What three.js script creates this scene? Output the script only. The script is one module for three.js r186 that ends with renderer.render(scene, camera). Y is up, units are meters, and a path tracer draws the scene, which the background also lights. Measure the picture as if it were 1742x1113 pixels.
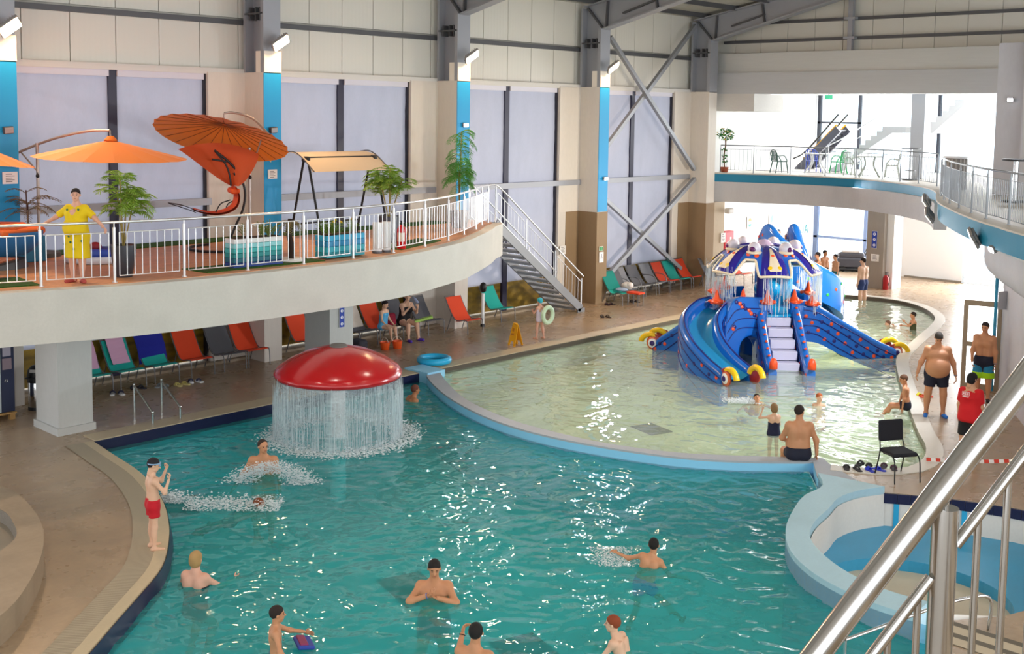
import * as THREE from 'three';
import { mergeGeometries, mergeVertices, toCreasedNormals } from 'three/addons/utils/BufferGeometryUtils.js';
import { RectAreaLightUniformsLib } from 'three/addons/lights/RectAreaLightUniformsLib.js';
import { RoundedBoxGeometry } from 'three/addons/geometries/RoundedBoxGeometry.js';
import { createNoise2D, createNoise3D } from 'simplex-noise';

// ---------- camera, sky, daylight, exposure ----------
const scene = new THREE.Scene();
const renderer = new THREE.WebGLRenderer({ antialias: true });
renderer.toneMapping = THREE.LinearToneMapping;
renderer.toneMappingExposure = 1.0;
renderer.shadowMap.enabled = true;
const YAW = 0.7518;
const camera = new THREE.PerspectiveCamera(2 * Math.atan(745 / 1932.6) * 180 / Math.PI, 1742 / 1490, 0.05, 300);
camera.rotation.order = 'YXZ';
camera.position.set(0, 6, 0);
camera.rotation.set(-0.0889, YAW, 0.0142);
camera.setViewOffset(1742, 1490, 0, 377, 1742, 1113);   // shifted lens: verticals stay nearly upright
camera.updateProjectionMatrix();
scene.background = new THREE.Color().setRGB(2.6, 2.75, 2.9);   // bright overcast sky
RectAreaLightUniformsLib.init();
function daylight(w, h, x, y, z, tx, ty, tz, intensity, color = 0xffffff) {
  const l = new THREE.RectAreaLight(color, intensity, w, h);
  l.position.set(x, y, z); l.lookAt(tx, ty, tz); scene.add(l); return l;
}
daylight(26, 4.6, 10.6, 5.2, -14, -20, 3.2, -16, 3.5, 0xfffaf2);      // unseen area light at the long wall, placed to light hall and round basin
daylight(17, 4.6, -8, 5.6, 5.6, -9, 2.6, -20, 0.6, 0xfff4ea);         // unseen area light behind the camera, placed to light the hall softly
daylight(3.9, 2.6, -21.3, 5.6, -43.3, -19, 2.4, -30, 13);             // entrance hall glazing, upper
daylight(3.4, 2.2, -21.3, 1.7, -43.3, -19, 0.4, -30, 20);             // entrance hall glazing, lower
daylight(7, 2.4, -12.6, 5.5, -41.8, -16, 3.5, -30, 11);               // entrance hall glazing, right
daylight(2.6, 3.2, -14.9, 1.7, -41.8, -14.5, 0.2, -30, 22);

// ---------- helpers ----------
let seed = 7;
const rnd = () => { seed = (seed * 16807) % 2147483647; return (seed - 1) / 2147483646; };
const n2 = createNoise2D(rnd), n3 = createNoise3D(rnd);
const V = (x, y, z) => new THREE.Vector3(x, y, z);
const taken = {};
function numbered(n) { const k = taken[n] = (taken[n] ?? -1) + 1; return k ? `${n}_${String(k).padStart(3, '0')}` : n; }
const mats = {};
function M(color, rough = 0.6, o = {}) {
  const key = color + '|' + rough + '|' + JSON.stringify(o, (k, v) => v && v.isTexture ? v.uuid : v);
  if (mats[key]) return mats[key];
  const { name, ...p } = o;
  return mats[key] = new THREE.MeshPhysicalMaterial({ color, roughness: rough, side: THREE.DoubleSide, ...p });
}
function noiseTex(w, h, f, srgb = true) {
  const d = new Uint8Array(w * h * 4);
  for (let j = 0; j < h; j++) for (let i = 0; i < w; i++) { const c = f(i / w, j / h, i, j), k = (j * w + i) * 4; for (let q = 0; q < 3; q++) d[k + q] = Math.max(0, Math.min(255, (c.length ? c[q] : c) * 255)); d[k + 3] = 255; }
  const t = new THREE.DataTexture(d, w, h); t.wrapS = t.wrapT = THREE.RepeatWrapping; t.magFilter = THREE.LinearFilter; t.minFilter = THREE.LinearMipmapLinearFilter; t.generateMipmaps = true;
  if (srgb) t.colorSpace = THREE.SRGBColorSpace; t.needsUpdate = true; return t;
}
// tileable noise on the unit square
function tn(u, v, f, z = 0) { const a = u * 2 * Math.PI, b = v * 2 * Math.PI, r = f / (2 * Math.PI); return (n3(Math.cos(a) * r + z, Math.sin(a) * r, Math.cos(b) * r) + n3(Math.sin(b) * r + 5 + z, Math.cos(b) * r, Math.sin(a) * r + Math.cos(a) * r)) * 0.5; }
function uvm(g, s = 1) {   // planar uv in metres by the dominant axis of each normal
  const p = g.attributes.position, n = g.attributes.normal, uv = new Float32Array(p.count * 2);
  for (let i = 0; i < p.count; i++) {
    const ax = Math.abs(n.getX(i)), ay = Math.abs(n.getY(i)), az = Math.abs(n.getZ(i));
    const [u, v] = ay >= ax && ay >= az ? [p.getX(i), p.getZ(i)] : ax >= az ? [p.getZ(i), p.getY(i)] : [p.getX(i), p.getY(i)];
    uv[2 * i] = u / s; uv[2 * i + 1] = v / s;
  }
  g.setAttribute('uv', new THREE.BufferAttribute(uv, 2)); return g;
}
function box(w, h, d, x = 0, y = 0, z = 0, ry = 0, rx = 0, rz = 0) {
  const g = new THREE.BoxGeometry(w, h, d); g.applyMatrix4(new THREE.Matrix4().makeRotationFromEuler(new THREE.Euler(rx, ry, rz, 'YXZ')).setPosition(x, y, z)); return g;
}
const bxa = (x0, x1, y0, y1, z0, z1) => box(x1 - x0, y1 - y0, z1 - z0, (x0 + x1) / 2, (y0 + y1) / 2, (z0 + z1) / 2);
function rbox(w, h, d, r, x = 0, y = 0, z = 0, ry = 0, rx = 0, rz = 0) {
  const g = new RoundedBoxGeometry(w, h, d, 2, r); g.applyMatrix4(new THREE.Matrix4().makeRotationFromEuler(new THREE.Euler(rx, ry, rz, 'YXZ')).setPosition(x, y, z)); return g;
}
function rod(a, b, r, r2 = r, seg = 10) {
  a = a.isVector3 ? a : V(...a); b = b.isVector3 ? b : V(...b);
  const d = b.clone().sub(a), g = new THREE.CylinderGeometry(r2, r, d.length(), seg);
  g.applyQuaternion(new THREE.Quaternion().setFromUnitVectors(V(0, 1, 0), d.clone().normalize())); g.translate(...a.clone().add(b).multiplyScalar(0.5).toArray()); return g;
}
function bar(a, b, w, h) {   // rectangular bar between two points
  a = V(...a); b = V(...b); const d = b.clone().sub(a), g = new THREE.BoxGeometry(w, h, d.length());
  const m = new THREE.Matrix4().lookAt(b, a, Math.abs(d.clone().normalize().y) > 0.99 ? V(1, 0, 0) : V(0, 1, 0)); g.applyMatrix4(m); g.translate(...a.add(b).multiplyScalar(0.5).toArray()); return g;
}
function tube(pts, r, seg = 40, rs = 8, closed = false) { return new THREE.TubeGeometry(new THREE.CatmullRomCurve3(pts.map(p => p.isVector3 ? p : V(...p)), closed, 'centripetal'), seg, r, rs, closed); }
function lathe(pts, seg = 32) { return new THREE.LatheGeometry(pts.map(p => new THREE.Vector2(...p)), seg); }
function sph(rx, ry, rz, x, y, z, ws = 16, hs = 12) { const g = new THREE.SphereGeometry(1, ws, hs); g.scale(rx, ry, rz); g.translate(x, y, z); return g; }
function plan(pts, holes, y0, y1) {   // horizontal slab from outlines given as [x, z]
  const s = new THREE.Shape(pts.map(p => new THREE.Vector2(p[0], -p[1]))); for (const h of holes) s.holes.push(new THREE.Path(h.map(p => new THREE.Vector2(p[0], -p[1]))));
  const g = new THREE.ExtrudeGeometry(s, { depth: y1 - y0, bevelEnabled: false }); g.rotateX(-Math.PI / 2); g.translate(0, y0, 0); return uvm(g);
}
function strip(pts, y0, y1, closed = false) {   // upright wall along a path of [x, z]
  const p = [], idx = [], n = pts.length; let L = 0; const uv = [];
  pts.forEach((q, i) => { if (i) L += Math.hypot(q[0] - pts[i - 1][0], q[1] - pts[i - 1][1]); p.push(q[0], y0, q[1], q[0], y1, q[1]); uv.push(L, y0, L, y1); });
  for (let i = 0; i < (closed ? n : n - 1); i++) { const a = 2 * i, b = 2 * ((i + 1) % n); idx.push(a, b, a + 1, b, b + 1, a + 1); }
  const g = new THREE.BufferGeometry(); g.setAttribute('position', new THREE.Float32BufferAttribute(p, 3)); g.setAttribute('uv', new THREE.Float32BufferAttribute(uv, 2)); g.setIndex(idx); g.computeVertexNormals(); return g;
}
function smooth(pts, n, closed = false) { return new THREE.CatmullRomCurve3(pts.map(p => V(p[0], 0, p[1])), closed, 'centripetal').getSpacedPoints(n).map(v => [v.x, v.z]); }
function offset(pts, d) {   // open path moved sideways (to the left of its direction for d > 0)
  return pts.map((p, i) => { const a = pts[Math.max(0, i - 1)], b = pts[Math.min(pts.length - 1, i + 1)], l = Math.hypot(b[0] - a[0], b[1] - a[1]) || 1; return [p[0] + (b[1] - a[1]) / l * d, p[1] - (b[0] - a[0]) / l * d]; });
}
function mg(list) { const a = list.flat(9).map(g => { const q = g.index ? g.toNonIndexed() : g.clone(); for (const k of Object.keys(q.attributes)) if (!['position', 'normal', 'uv'].includes(k)) q.deleteAttribute(k); if (!q.attributes.uv) uvm(q); return q; }); return a.length === 1 ? a[0] : mergeGeometries(a); }
function part(name, g, m, parent, label) { const o = new THREE.Mesh(Array.isArray(g) ? mg(g) : g, m); o.name = name; o.castShadow = o.receiveShadow = true; parent.add(o); if (label) o.userData.label = label; return o; }
function thing(name, label, category, p = [0, 0, 0], turn = 0, group) { const o = new THREE.Group(); o.name = numbered(name); o.position.set(...p); o.rotation.y = turn; o.userData = { label, category }; if (group) o.userData.group = group; scene.add(o); return o; }
function solo(name, label, category, g, m, group) { const o = part(numbered(name), g, m, scene); o.userData = { label, category }; if (group) o.userData.group = group; return o; }
function struct(name, g, m, label) { const o = part(name, g, m, scene); o.userData = { kind: 'structure' }; if (label) o.userData.label = label; return o; }
function sgroup(name, label) { const o = new THREE.Group(); o.name = name; o.userData = { kind: 'structure' }; if (label) o.userData.label = label; scene.add(o); return o; }
function stuff(name, g, m, label, category) { const o = part(numbered(name), g, m, scene); o.userData = { kind: 'stuff', label, category }; return o; }
function copyOf(root, p, turn, label, group) { const c = root.clone(); c.name = numbered(root.name.replace(/_\d{3}$/, '')); c.userData = { ...root.userData, label }; if (group) c.userData.group = group; c.position.set(...p); c.rotation.y = turn; scene.add(c); return c; }
function textTex(w, h, draw) { const c = document.createElement('canvas'); c.width = w; c.height = h; const x = c.getContext('2d'); draw(x, w, h); const t = new THREE.CanvasTexture(c); t.colorSpace = THREE.SRGBColorSpace; return t; }

// ---------- materials ----------
const tPlaster = noiseTex(256, 256, (u, v) => 0.95 + 0.02 * tn(u, v, 5) + 0.014 * tn(u, v, 60, 3)); tPlaster.repeat.set(0.3, 0.3);
const tPlasterB = noiseTex(256, 256, (u, v) => 0.5 + 0.3 * tn(u, v, 60, 2), false);
const WHITE = M(0xe6e3de, 0.75, { map: tPlaster }), FASCIA = M(0xd8d5cd, 0.8, { map: tPlaster, bumpMap: tPlasterB, bumpScale: 0.0012 });
const CREAM = M(0xe8e0d6, 0.7, { map: tPlaster }), TAN = M(0x9c8262, 0.7, { map: tPlaster });
const BLUE = M(0x0a96d2, 0.5), TEALBAND = M(0x1486ad, 0.5), STEEL = M(0x9fa2aa, 0.5, { metalness: 0.25 }), DARKSTEEL = M(0x5a5b5f, 0.5, { metalness: 0.3 });
const CLAD = M(0xd9d6cc, 0.45), INOX = M(0xd4d6d8, 0.2, { metalness: 1 }), SATIN = M(0xe4e6e8, 0.32, { metalness: 0.85 }), BLACK = M(0x16171a, 0.5), NAVY = M(0x14163f, 0.35);
const tFloor = noiseTex(512, 512, (u, v) => { const gx = Math.abs(((u * 8) % 1) - 0.5) > 0.488 || Math.abs(((v * 8) % 1) - 0.5) > 0.488 ? -0.025 : 0; const k = 0.9 + 0.06 * tn(u, v, 7) + 0.03 * tn(u, v, 40, 4) + gx; return [k, k * 0.995, k * 0.985]; });
const tFloorR = noiseTex(512, 512, (u, v) => 0.8 + 0.12 * tn(u, v, 9, 8) + 0.06 * tn(u, v, 35, 1), false);
tFloor.repeat.set(1 / 4, 1 / 4); tFloorR.repeat.set(1 / 5.3, 1 / 5.3);
const DECK = M(0xb79f84, 0.36, { map: tFloor, roughnessMap: tFloorR });
const tGrate = noiseTex(64, 64, (u, v) => ((v * 2) % 1) < 0.62 ? 0.95 : 0.5);
const KERB = M(0xcbb999, 0.5, { map: tPlaster }), GRATE = M(0xc6b79d, 0.55, { map: tGrate });
const glassPane = M(0xf4f8fa, 0.02, { transmission: 1, thickness: 0, ior: 1.5 });
// ---------- ground, pools ----------
const XW = -23.4, ZE = -35.6, DEEP = -1.45, SHAL = -0.62, WD = -0.2, WS = -0.1;
const nearDiv = smooth([[-19.25, -17.72], [-18.82, -17.37], [-17.54, -16.63], [-16.36, -16.14], [-15.22, -15.83], [-14.33, -15.74], [-13.62, -15.77], [-12.87, -15.89], [-11.98, -16.13], [-11.18, -16.45], [-10.6, -16.81], [-10.02, -17.29], [-9.52, -17.78]], 40);
const farDiv = smooth([[-19.25, -18.18], [-18.9, -17.86], [-17.8, -17.14], [-16.8, -16.6], [-15.8, -16.27], [-14.81, -16.07], [-13.73, -16.06], [-12.79, -16.15], [-11.91, -16.42], [-11.3, -16.7], [-10.8, -17.06], [-10.2, -17.55], [-9.4, -18.23]], 40);
const leftCurve = smooth([[-19.25, -9.56], [-18.2, -9.42], [-16.97, -9.25], [-15.59, -8.84], [-14.61, -8.39], [-13.99, -8.03], [-13.22, -7.48], [-12.66, -6.87], [-12.12, -6.24], [-11.61, -5.66], [-11, -4.9], [-10.2, -4.2]], 44);
const jacOut = smooth([[-8.9, -17.12], [-8.52, -16.55], [-8.5, -15.95], [-8.27, -15.15], [-7.95, -14.38], [-7.48, -13.69], [-6.93, -13.25], [-6.4, -13.02], [-5.79, -12.9], [-5.2, -12.95]], 30);
const jacIn = smooth([[-7.79, -17.25], [-8.0, -16.75], [-8.06, -16.2], [-7.94, -15.67], [-7.8, -14.94], [-7.56, -14.37], [-7.19, -13.97], [-6.6, -13.58], [-6.0, -13.4], [-5.25, -13.45]], 30);
const jacBack = [[-4.7, -13.9], [-4.3, -15], [-4.2, -16.6], [-4.75, -17.75], [-5.35, -18.05], [-6, -18.02], [-6.7, -17.82], [-7.2, -17.6]];
const deepPoly = [...leftCurve.slice().reverse(), ...[[-19.25, -12], [-19.25, -15]], ...nearDiv, [-9.45, -17.85], ...jacOut, [-4.6, -12.2], [-4.3, -9], [-5, -6], [-7.6, -4.2]];
const shalEdge = smooth([[-19.25, -28.5], [-19.2, -32], [-18.95, -34.6], [-18.4, -35.8], [-17.3, -36.3], [-16.6, -36.35], [-15.93, -36.2], [-15.02, -35.5], [-14.18, -34.34], [-13.82, -33.55], [-13.45, -32.26], [-13.08, -30.67], [-12.63, -28.83], [-12.26, -27.52], [-11.75, -26.38], [-11.15, -25.22], [-9.94, -22.98], [-8.93, -21.15], [-8.36, -20.19], [-8.08, -19.31], [-8.12, -18.73], [-8.49, -18.25], [-9.09, -17.95]], 90);
const shalPoly = [[-19.25, -23], ...shalEdge, ...farDiv.slice().reverse()];
const jacPoly = [...jacIn, ...jacBack];
const inside = (P, x, z) => { let c = false; for (let i = 0, j = P.length - 1; i < P.length; j = i++) { const [a, b] = P[i], [d, e] = P[j]; if ((b > z) !== (e > z) && x < (d - a) * (z - b) / (e - b) + a) c = !c; } return c; };
// one floor slab with openings for the three basins (basins and the low wall between them are cast with it)
const outerDeck = [[-23.7, 6], [-23.7, -44], [11, -44], [11, 6]];
const poolsHole = [...leftCurve.slice().reverse(), [-19.25, -12], [-19.25, -23], ...shalEdge, ...[[-8.55, -17.3], [-7.79, -17.25]].slice(0, 0), [-8.38, -17.5], [-7.79, -17.25], ...jacBack.slice().reverse(), [-5.2, -13.2], [-5.2, -12.95], [-4.6, -12.2], [-4.3, -9], [-5, -6], [-7.6, -4.2]];
struct('floor', plan(outerDeck, [poolsHole], -0.15, 0), DECK, 'beige glossy tiled pool deck');
const POOLWALL = M(0x9fd3ee, 0.5, { map: tPlaster });
const tDeepFloor = noiseTex(256, 256, (u, v) => { const k = 0.9 + 0.08 * tn(u, v, 6) + 0.04 * tn(u, v, 30); return [k, k, k]; });
tDeepFloor.repeat.set(1 / 6, 1 / 6);
function slant(A, B, y0, y1) { const p = [], idx = []; A.forEach((q, i) => { p.push(q[0], y0, q[1], B[i][0], y1, B[i][1]); if (i) idx.push(2 * i - 2, 2 * i, 2 * i - 1, 2 * i, 2 * i + 1, 2 * i - 1); }); const g = new THREE.BufferGeometry(); g.setAttribute('position', new THREE.Float32BufferAttribute(p, 3)); g.setIndex(idx); g.computeVertexNormals(); return uvm(g); }
const basin = sgroup('floor_basins', 'painted pool basins');
part('deep_pool_floor', plan(deepPoly, [], DEEP - 0.2, DEEP), M(0xcfeaec, 0.7, { map: tDeepFloor }), basin);
part('deep_pool_wall', strip(deepPoly, DEEP, -0.17, true), M(0xa9d3dc, 0.6), basin);
part('deep_pool_tile_band', mg([strip([[-19.235, -17.6], [-19.235, -9.58]], -0.26, -0.004), slant(offset(leftCurve, 0.01), offset(leftCurve, 0.06), -0.004, -0.27)]), NAVY, basin, 'dark navy tile band at the waterline');
part('shallow_pool_floor', plan(shalPoly, [], SHAL - 0.2, SHAL), M(0xe8e6d0, 0.7, { map: tDeepFloor }), basin);
part('shallow_pool_wall', strip(shalPoly, SHAL, 0, true), M(0xd5dcd6, 0.6), basin);
part('shallow_pool_tile_band', strip([[-19.235, -18.2], [-19.235, -28.5], ...offset(shalEdge.slice(0, 40), -0.014)], -0.13, -0.004), M(0x5c5348, 0.5), basin);
// low dividing wall: grey top, light blue face
const divider = sgroup('wall_divider', 'curved low wall between deep and shallow pool');
part('wall_core', plan([...nearDiv, [-9.42, -17.92], [-8.98, -17.24], [-8.3, -16.9], [-8.38, -17.5], [-9.09, -17.95], ...farDiv.slice().reverse()], [], DEEP, -0.03), M(0x8fd0f4, 0.5), divider, 'light blue painted face');
part('wall_coping', plan([...nearDiv, [-9.42, -17.92], [-8.98, -17.24], [-8.3, -16.9], [-8.38, -17.5], [-9.09, -17.95], ...farDiv.slice().reverse()], [], -0.03, 0.005), M(0xb4b9c1, 0.6, { map: tPlaster }), divider, 'grey top of the wall');
part('end_block', bxa(-19.75, -18.95, -1, 0.05, -18.05, -17.5), M(0x9ad6f6, 0.5), divider, 'light blue block at the deck');
// small round basin
const jac = sgroup('wall_round_basin', 'raised light blue rim of the small round basin');
part('rim', plan([...jacOut.slice(0, 30), ...jacIn.slice(0, 30).reverse()], [], DEEP, 0.1), M(0xb3d6e4, 0.55, { map: tPlaster }), jac);
part('rim_face', strip(jacOut, DEEP, 0.02).translate(0, 0, 0), M(0x8fd0f4, 0.5), jac);
part('inner_wall', mg([strip(offset(jacIn, 0.014), -0.85, -0.02), strip([jacIn[30], ...jacBack, jacIn[0]], -0.85, -0.005)]), M(0xeae4dc, 0.6, { map: tPlaster }), jac);
const cJ = [-6.35, -15.7];
part('bench', plan(jacPoly, [smooth(Array.from({ length: 16 }, (_, i) => [cJ[0] + 0.05 + 1.28 * Math.cos(i * Math.PI / 8), cJ[1] + 0.62 + 1.15 * Math.sin(i * Math.PI / 8)]), 40, true)], -1.0, -0.55), M(0x3aa5d4, 0.35, { map: tPlaster }), jac, 'blue painted bench ring');
part('basin_floor', plan(jacPoly, [], -1.1, -0.72), M(0xd8cdb4, 0.45, { map: tPlaster }), jac, 'cream basin floor');
{ const tile = rbox(0.2, 0.16, 0.03, 0.006), path = [[-7.79, -17.25], [-7.2, -17.6], [-6.7, -17.82], [-6, -18.02], [-5.35, -18.05], [-4.75, -17.75]];
  const sp = new THREE.CatmullRomCurve3(path.map(p => V(p[0], 0, p[1])), false, 'centripetal').getSpacedPoints(16);
  for (let i = 0; i < 16; i++) { const a = sp[i], b = sp[i + 1], o = part('tile', tile, NAVY, jac); o.position.set((a.x + b.x) / 2, -0.09, (a.z + b.z) / 2 + 0.02); o.rotation.y = Math.atan2(-(b.z - a.z), b.x - a.x); }
  for (const i of [1, 6, 11]) { const a = sp[i], o = part('blue_stripe', box(0.08, 0.5, 0.02), M(0x2aa7d6, 0.5), jac); o.position.set(a.x, -0.42, a.z + 0.03); o.rotation.y = 0.3; }
  part('drain_grate', [...Array(9)].map((_, i) => box(0.03, 0.03, 0.42, -5.6 + i * 0.05, -0.53, -13.65)), M(0x6b665c, 0.6), jac);
}
// kerbs and overflow gratings round the pools
const trims = sgroup('trim_1', 'light kerbs and overflow gratings round the pools');
const band = (P, d0, d1, y) => plan([...offset(P, d0), ...offset(P, d1).reverse()], [], -0.02, y);
part('kerb', bxa(-19.72, -19.245, -0.01, 0.012, -17.9, -9.6), KERB, trims); part('kerb', bxa(-19.66, -19.245, -0.01, 0.012, -33, -18), KERB, trims);
part('kerb', band(leftCurve, -0.005, -0.17, 0.014), KERB, trims);
part('overflow_grating', (() => { const a = offset(leftCurve, -0.17), b = offset(leftCurve, -0.5), p = [], uv = [], idx = []; let L = 0; a.forEach((q, i) => { if (i) L += Math.hypot(q[0] - a[i - 1][0], q[1] - a[i - 1][1]); p.push(q[0], 0.01, q[1], b[i][0], 0.01, b[i][1]); uv.push(0, L * 22, 1, L * 22); if (i) { const k = 2 * i; idx.push(k - 2, k, k - 1, k, k + 1, k - 1); } }); const g = new THREE.BufferGeometry(); g.setAttribute('position', new THREE.Float32BufferAttribute(p, 3)); g.setAttribute('uv', new THREE.Float32BufferAttribute(uv, 2)); g.setIndex(idx); g.computeVertexNormals(); return g; })(), GRATE, trims, 'ribbed overflow grating');
part('kerb', band(shalEdge.slice(22), 0.0, 0.3, 0.014), M(0xded8cc, 0.45, { map: tPlaster }), trims, 'pale kerb of the shallow pool');
part('overflow_grating', bxa(-5.15, -3, -0.1, 0.01, -13.3, -12.7), GRATE, trims);
// dark drain grates on the pool floors, joined bars
function drain(x, z, w, d, y, t) { const o = thing('drain_grate', t, 'drain', [x, y, z], -0.3); part('frame', [bxa(-w / 2, w / 2, 0, 0.02, -d / 2, -d / 2 + 0.05), bxa(-w / 2, w / 2, 0, 0.02, d / 2 - 0.05, d / 2)], M(0x1c2a2e, 0.6), o); part('plate', bxa(-w / 2, w / 2, 0, 0.015, -d / 2, d / 2), M(0x26343a, 0.6), o); return o; }
drain(-12.86, -11.6, 1.15, 0.75, DEEP, 'dark square drain on the deep pool floor beyond the man with crossed arms');
drain(-10.1, -11.3, 1.1, 0.7, DEEP, 'dark drain on the deep pool floor to the right of the man with crossed arms');
drain(-18.6, -10.95, 0.7, 0.5, DEEP, 'dark drain on the pool floor by the chrome ladder');
drain(-13.95, -19.35, 0.75, 0.55, SHAL, 'dark square drain in the middle of the shallow pool floor');
drain(-14.05, -17.3, 0.7, 0.5, SHAL, 'dark drain on the shallow pool floor close to the dividing wall');

// water
function waterSheet(name, label, poly, y, cell, amp, color, bumpS, trans) {
  let x0 = 1e9, x1 = -1e9, z0 = 1e9, z1 = -1e9; for (const [a, b] of poly) { x0 = Math.min(x0, a); x1 = Math.max(x1, a); z0 = Math.min(z0, b); z1 = Math.max(z1, b); }
  const nx = Math.ceil((x1 - x0) / cell), nz = Math.ceil((z1 - z0) / cell), id = new Int32Array((nx + 1) * (nz + 1)).fill(-1), pos = [], uv = [], idx = [];
  const H = (x, z) => { const wx = x + 0.35 * n2(x * 0.5, z * 0.5), wz = z + 0.35 * n2(x * 0.5 + 40, z * 0.5); return amp * (0.7 * n2(wx * 0.6, wz * 0.75) + 0.6 * n2(wx * 1.6 + 9, wz * 1.8) + 0.42 * n2(wx * 3.4 + 3, wz * 3.8) + 0.1 * n2(wx * 6, wz * 6.6 + 7)); };
  const vid = (i, j) => { const k = j * (nx + 1) + i; if (id[k] < 0) { id[k] = pos.length / 3; const x = x0 + i * cell, z = z0 + j * cell; pos.push(x, y + H(x, z), z); uv.push(x, z); } return id[k]; };
  for (let j = 0; j < nz; j++) for (let i = 0; i < nx; i++) { const x = x0 + (i + 0.5) * cell, z = z0 + (j + 0.5) * cell; if (!inside(poly, x, z)) continue; const a = vid(i, j), b = vid(i + 1, j), c = vid(i, j + 1), d = vid(i + 1, j + 1); idx.push(a, c, b, b, c, d); }
  const g = new THREE.BufferGeometry(); g.setAttribute('position', new THREE.Float32BufferAttribute(pos, 3)); g.setAttribute('uv', new THREE.Float32BufferAttribute(uv, 2)); g.setIndex(idx); g.computeVertexNormals();
  const m = new THREE.MeshPhysicalMaterial({ color, roughness: 0.012, transmission: trans, thickness: 0, ior: 1.33, bumpMap: tRipple, bumpScale: bumpS });
  const o = part(name, g, m, scene); o.userData = { kind: 'stuff', label, category: 'water' }; return o;
}
const tRipple = noiseTex(512, 512, (u, v) => 0.5 + 0.32 * tn(u, v, 9, 1) + 0.12 * tn(u, v, 19, 6), false); tRipple.repeat.set(1 / 4, 1 / 4);
waterSheet('deep_water', 'rippled teal water of the deep pool', deepPoly, WD, 0.05, 0.017, new THREE.Color().setRGB(0.1, 0.7, 0.71), 0.045, 0.7);
waterSheet('shallow_water', 'rippled pale green water of the shallow pool', shalPoly, WS, 0.05, 0.011, new THREE.Color().setRGB(0.78, 0.9, 0.76), 0.026, 0.75);
// ---------- left long wall: cladding, windows with blinds, columns ----------
const COLZ = [-9.3, -15.58, -21.9, -28.15, -34.35];   // near faces of the portal columns
const wl = sgroup('wall_left', 'long wall with white cladding above and windows with blinds below');
part('wall_sill', bxa(-23.95, -23.42, 6.86, 7.0, -35.6, 6), WHITE, wl); part('wall_backing', bxa(-24.1, -23.75, 6.9, 9.7, -35.6, 6), CLAD, wl);
{ const tRib = noiseTex(64, 8, (u) => 0.5 + 0.4 * Math.sin(u * 16 * Math.PI), false); const CL = M(0xdedbd2, 0.45, { bumpMap: tRib, bumpScale: 0.002 });
  const lo = uvm(rbox(0.08, 1.22, 1.03, 0.01)), hi = uvm(rbox(0.08, 1.4, 1.03, 0.01));
  for (let z = -34.9; z < 5; z += 1.045) { const a = part('cladding_panel', lo, CL, wl), b = part('cladding_panel', hi, CL, wl); a.position.set(-23.66, 7.57, z); b.position.set(-23.66, 8.92, z); } }
part('wall_below', bxa(-24.1, -23.75, -0.2, 0.1, -35.6, 6), WHITE, wl);
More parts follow.
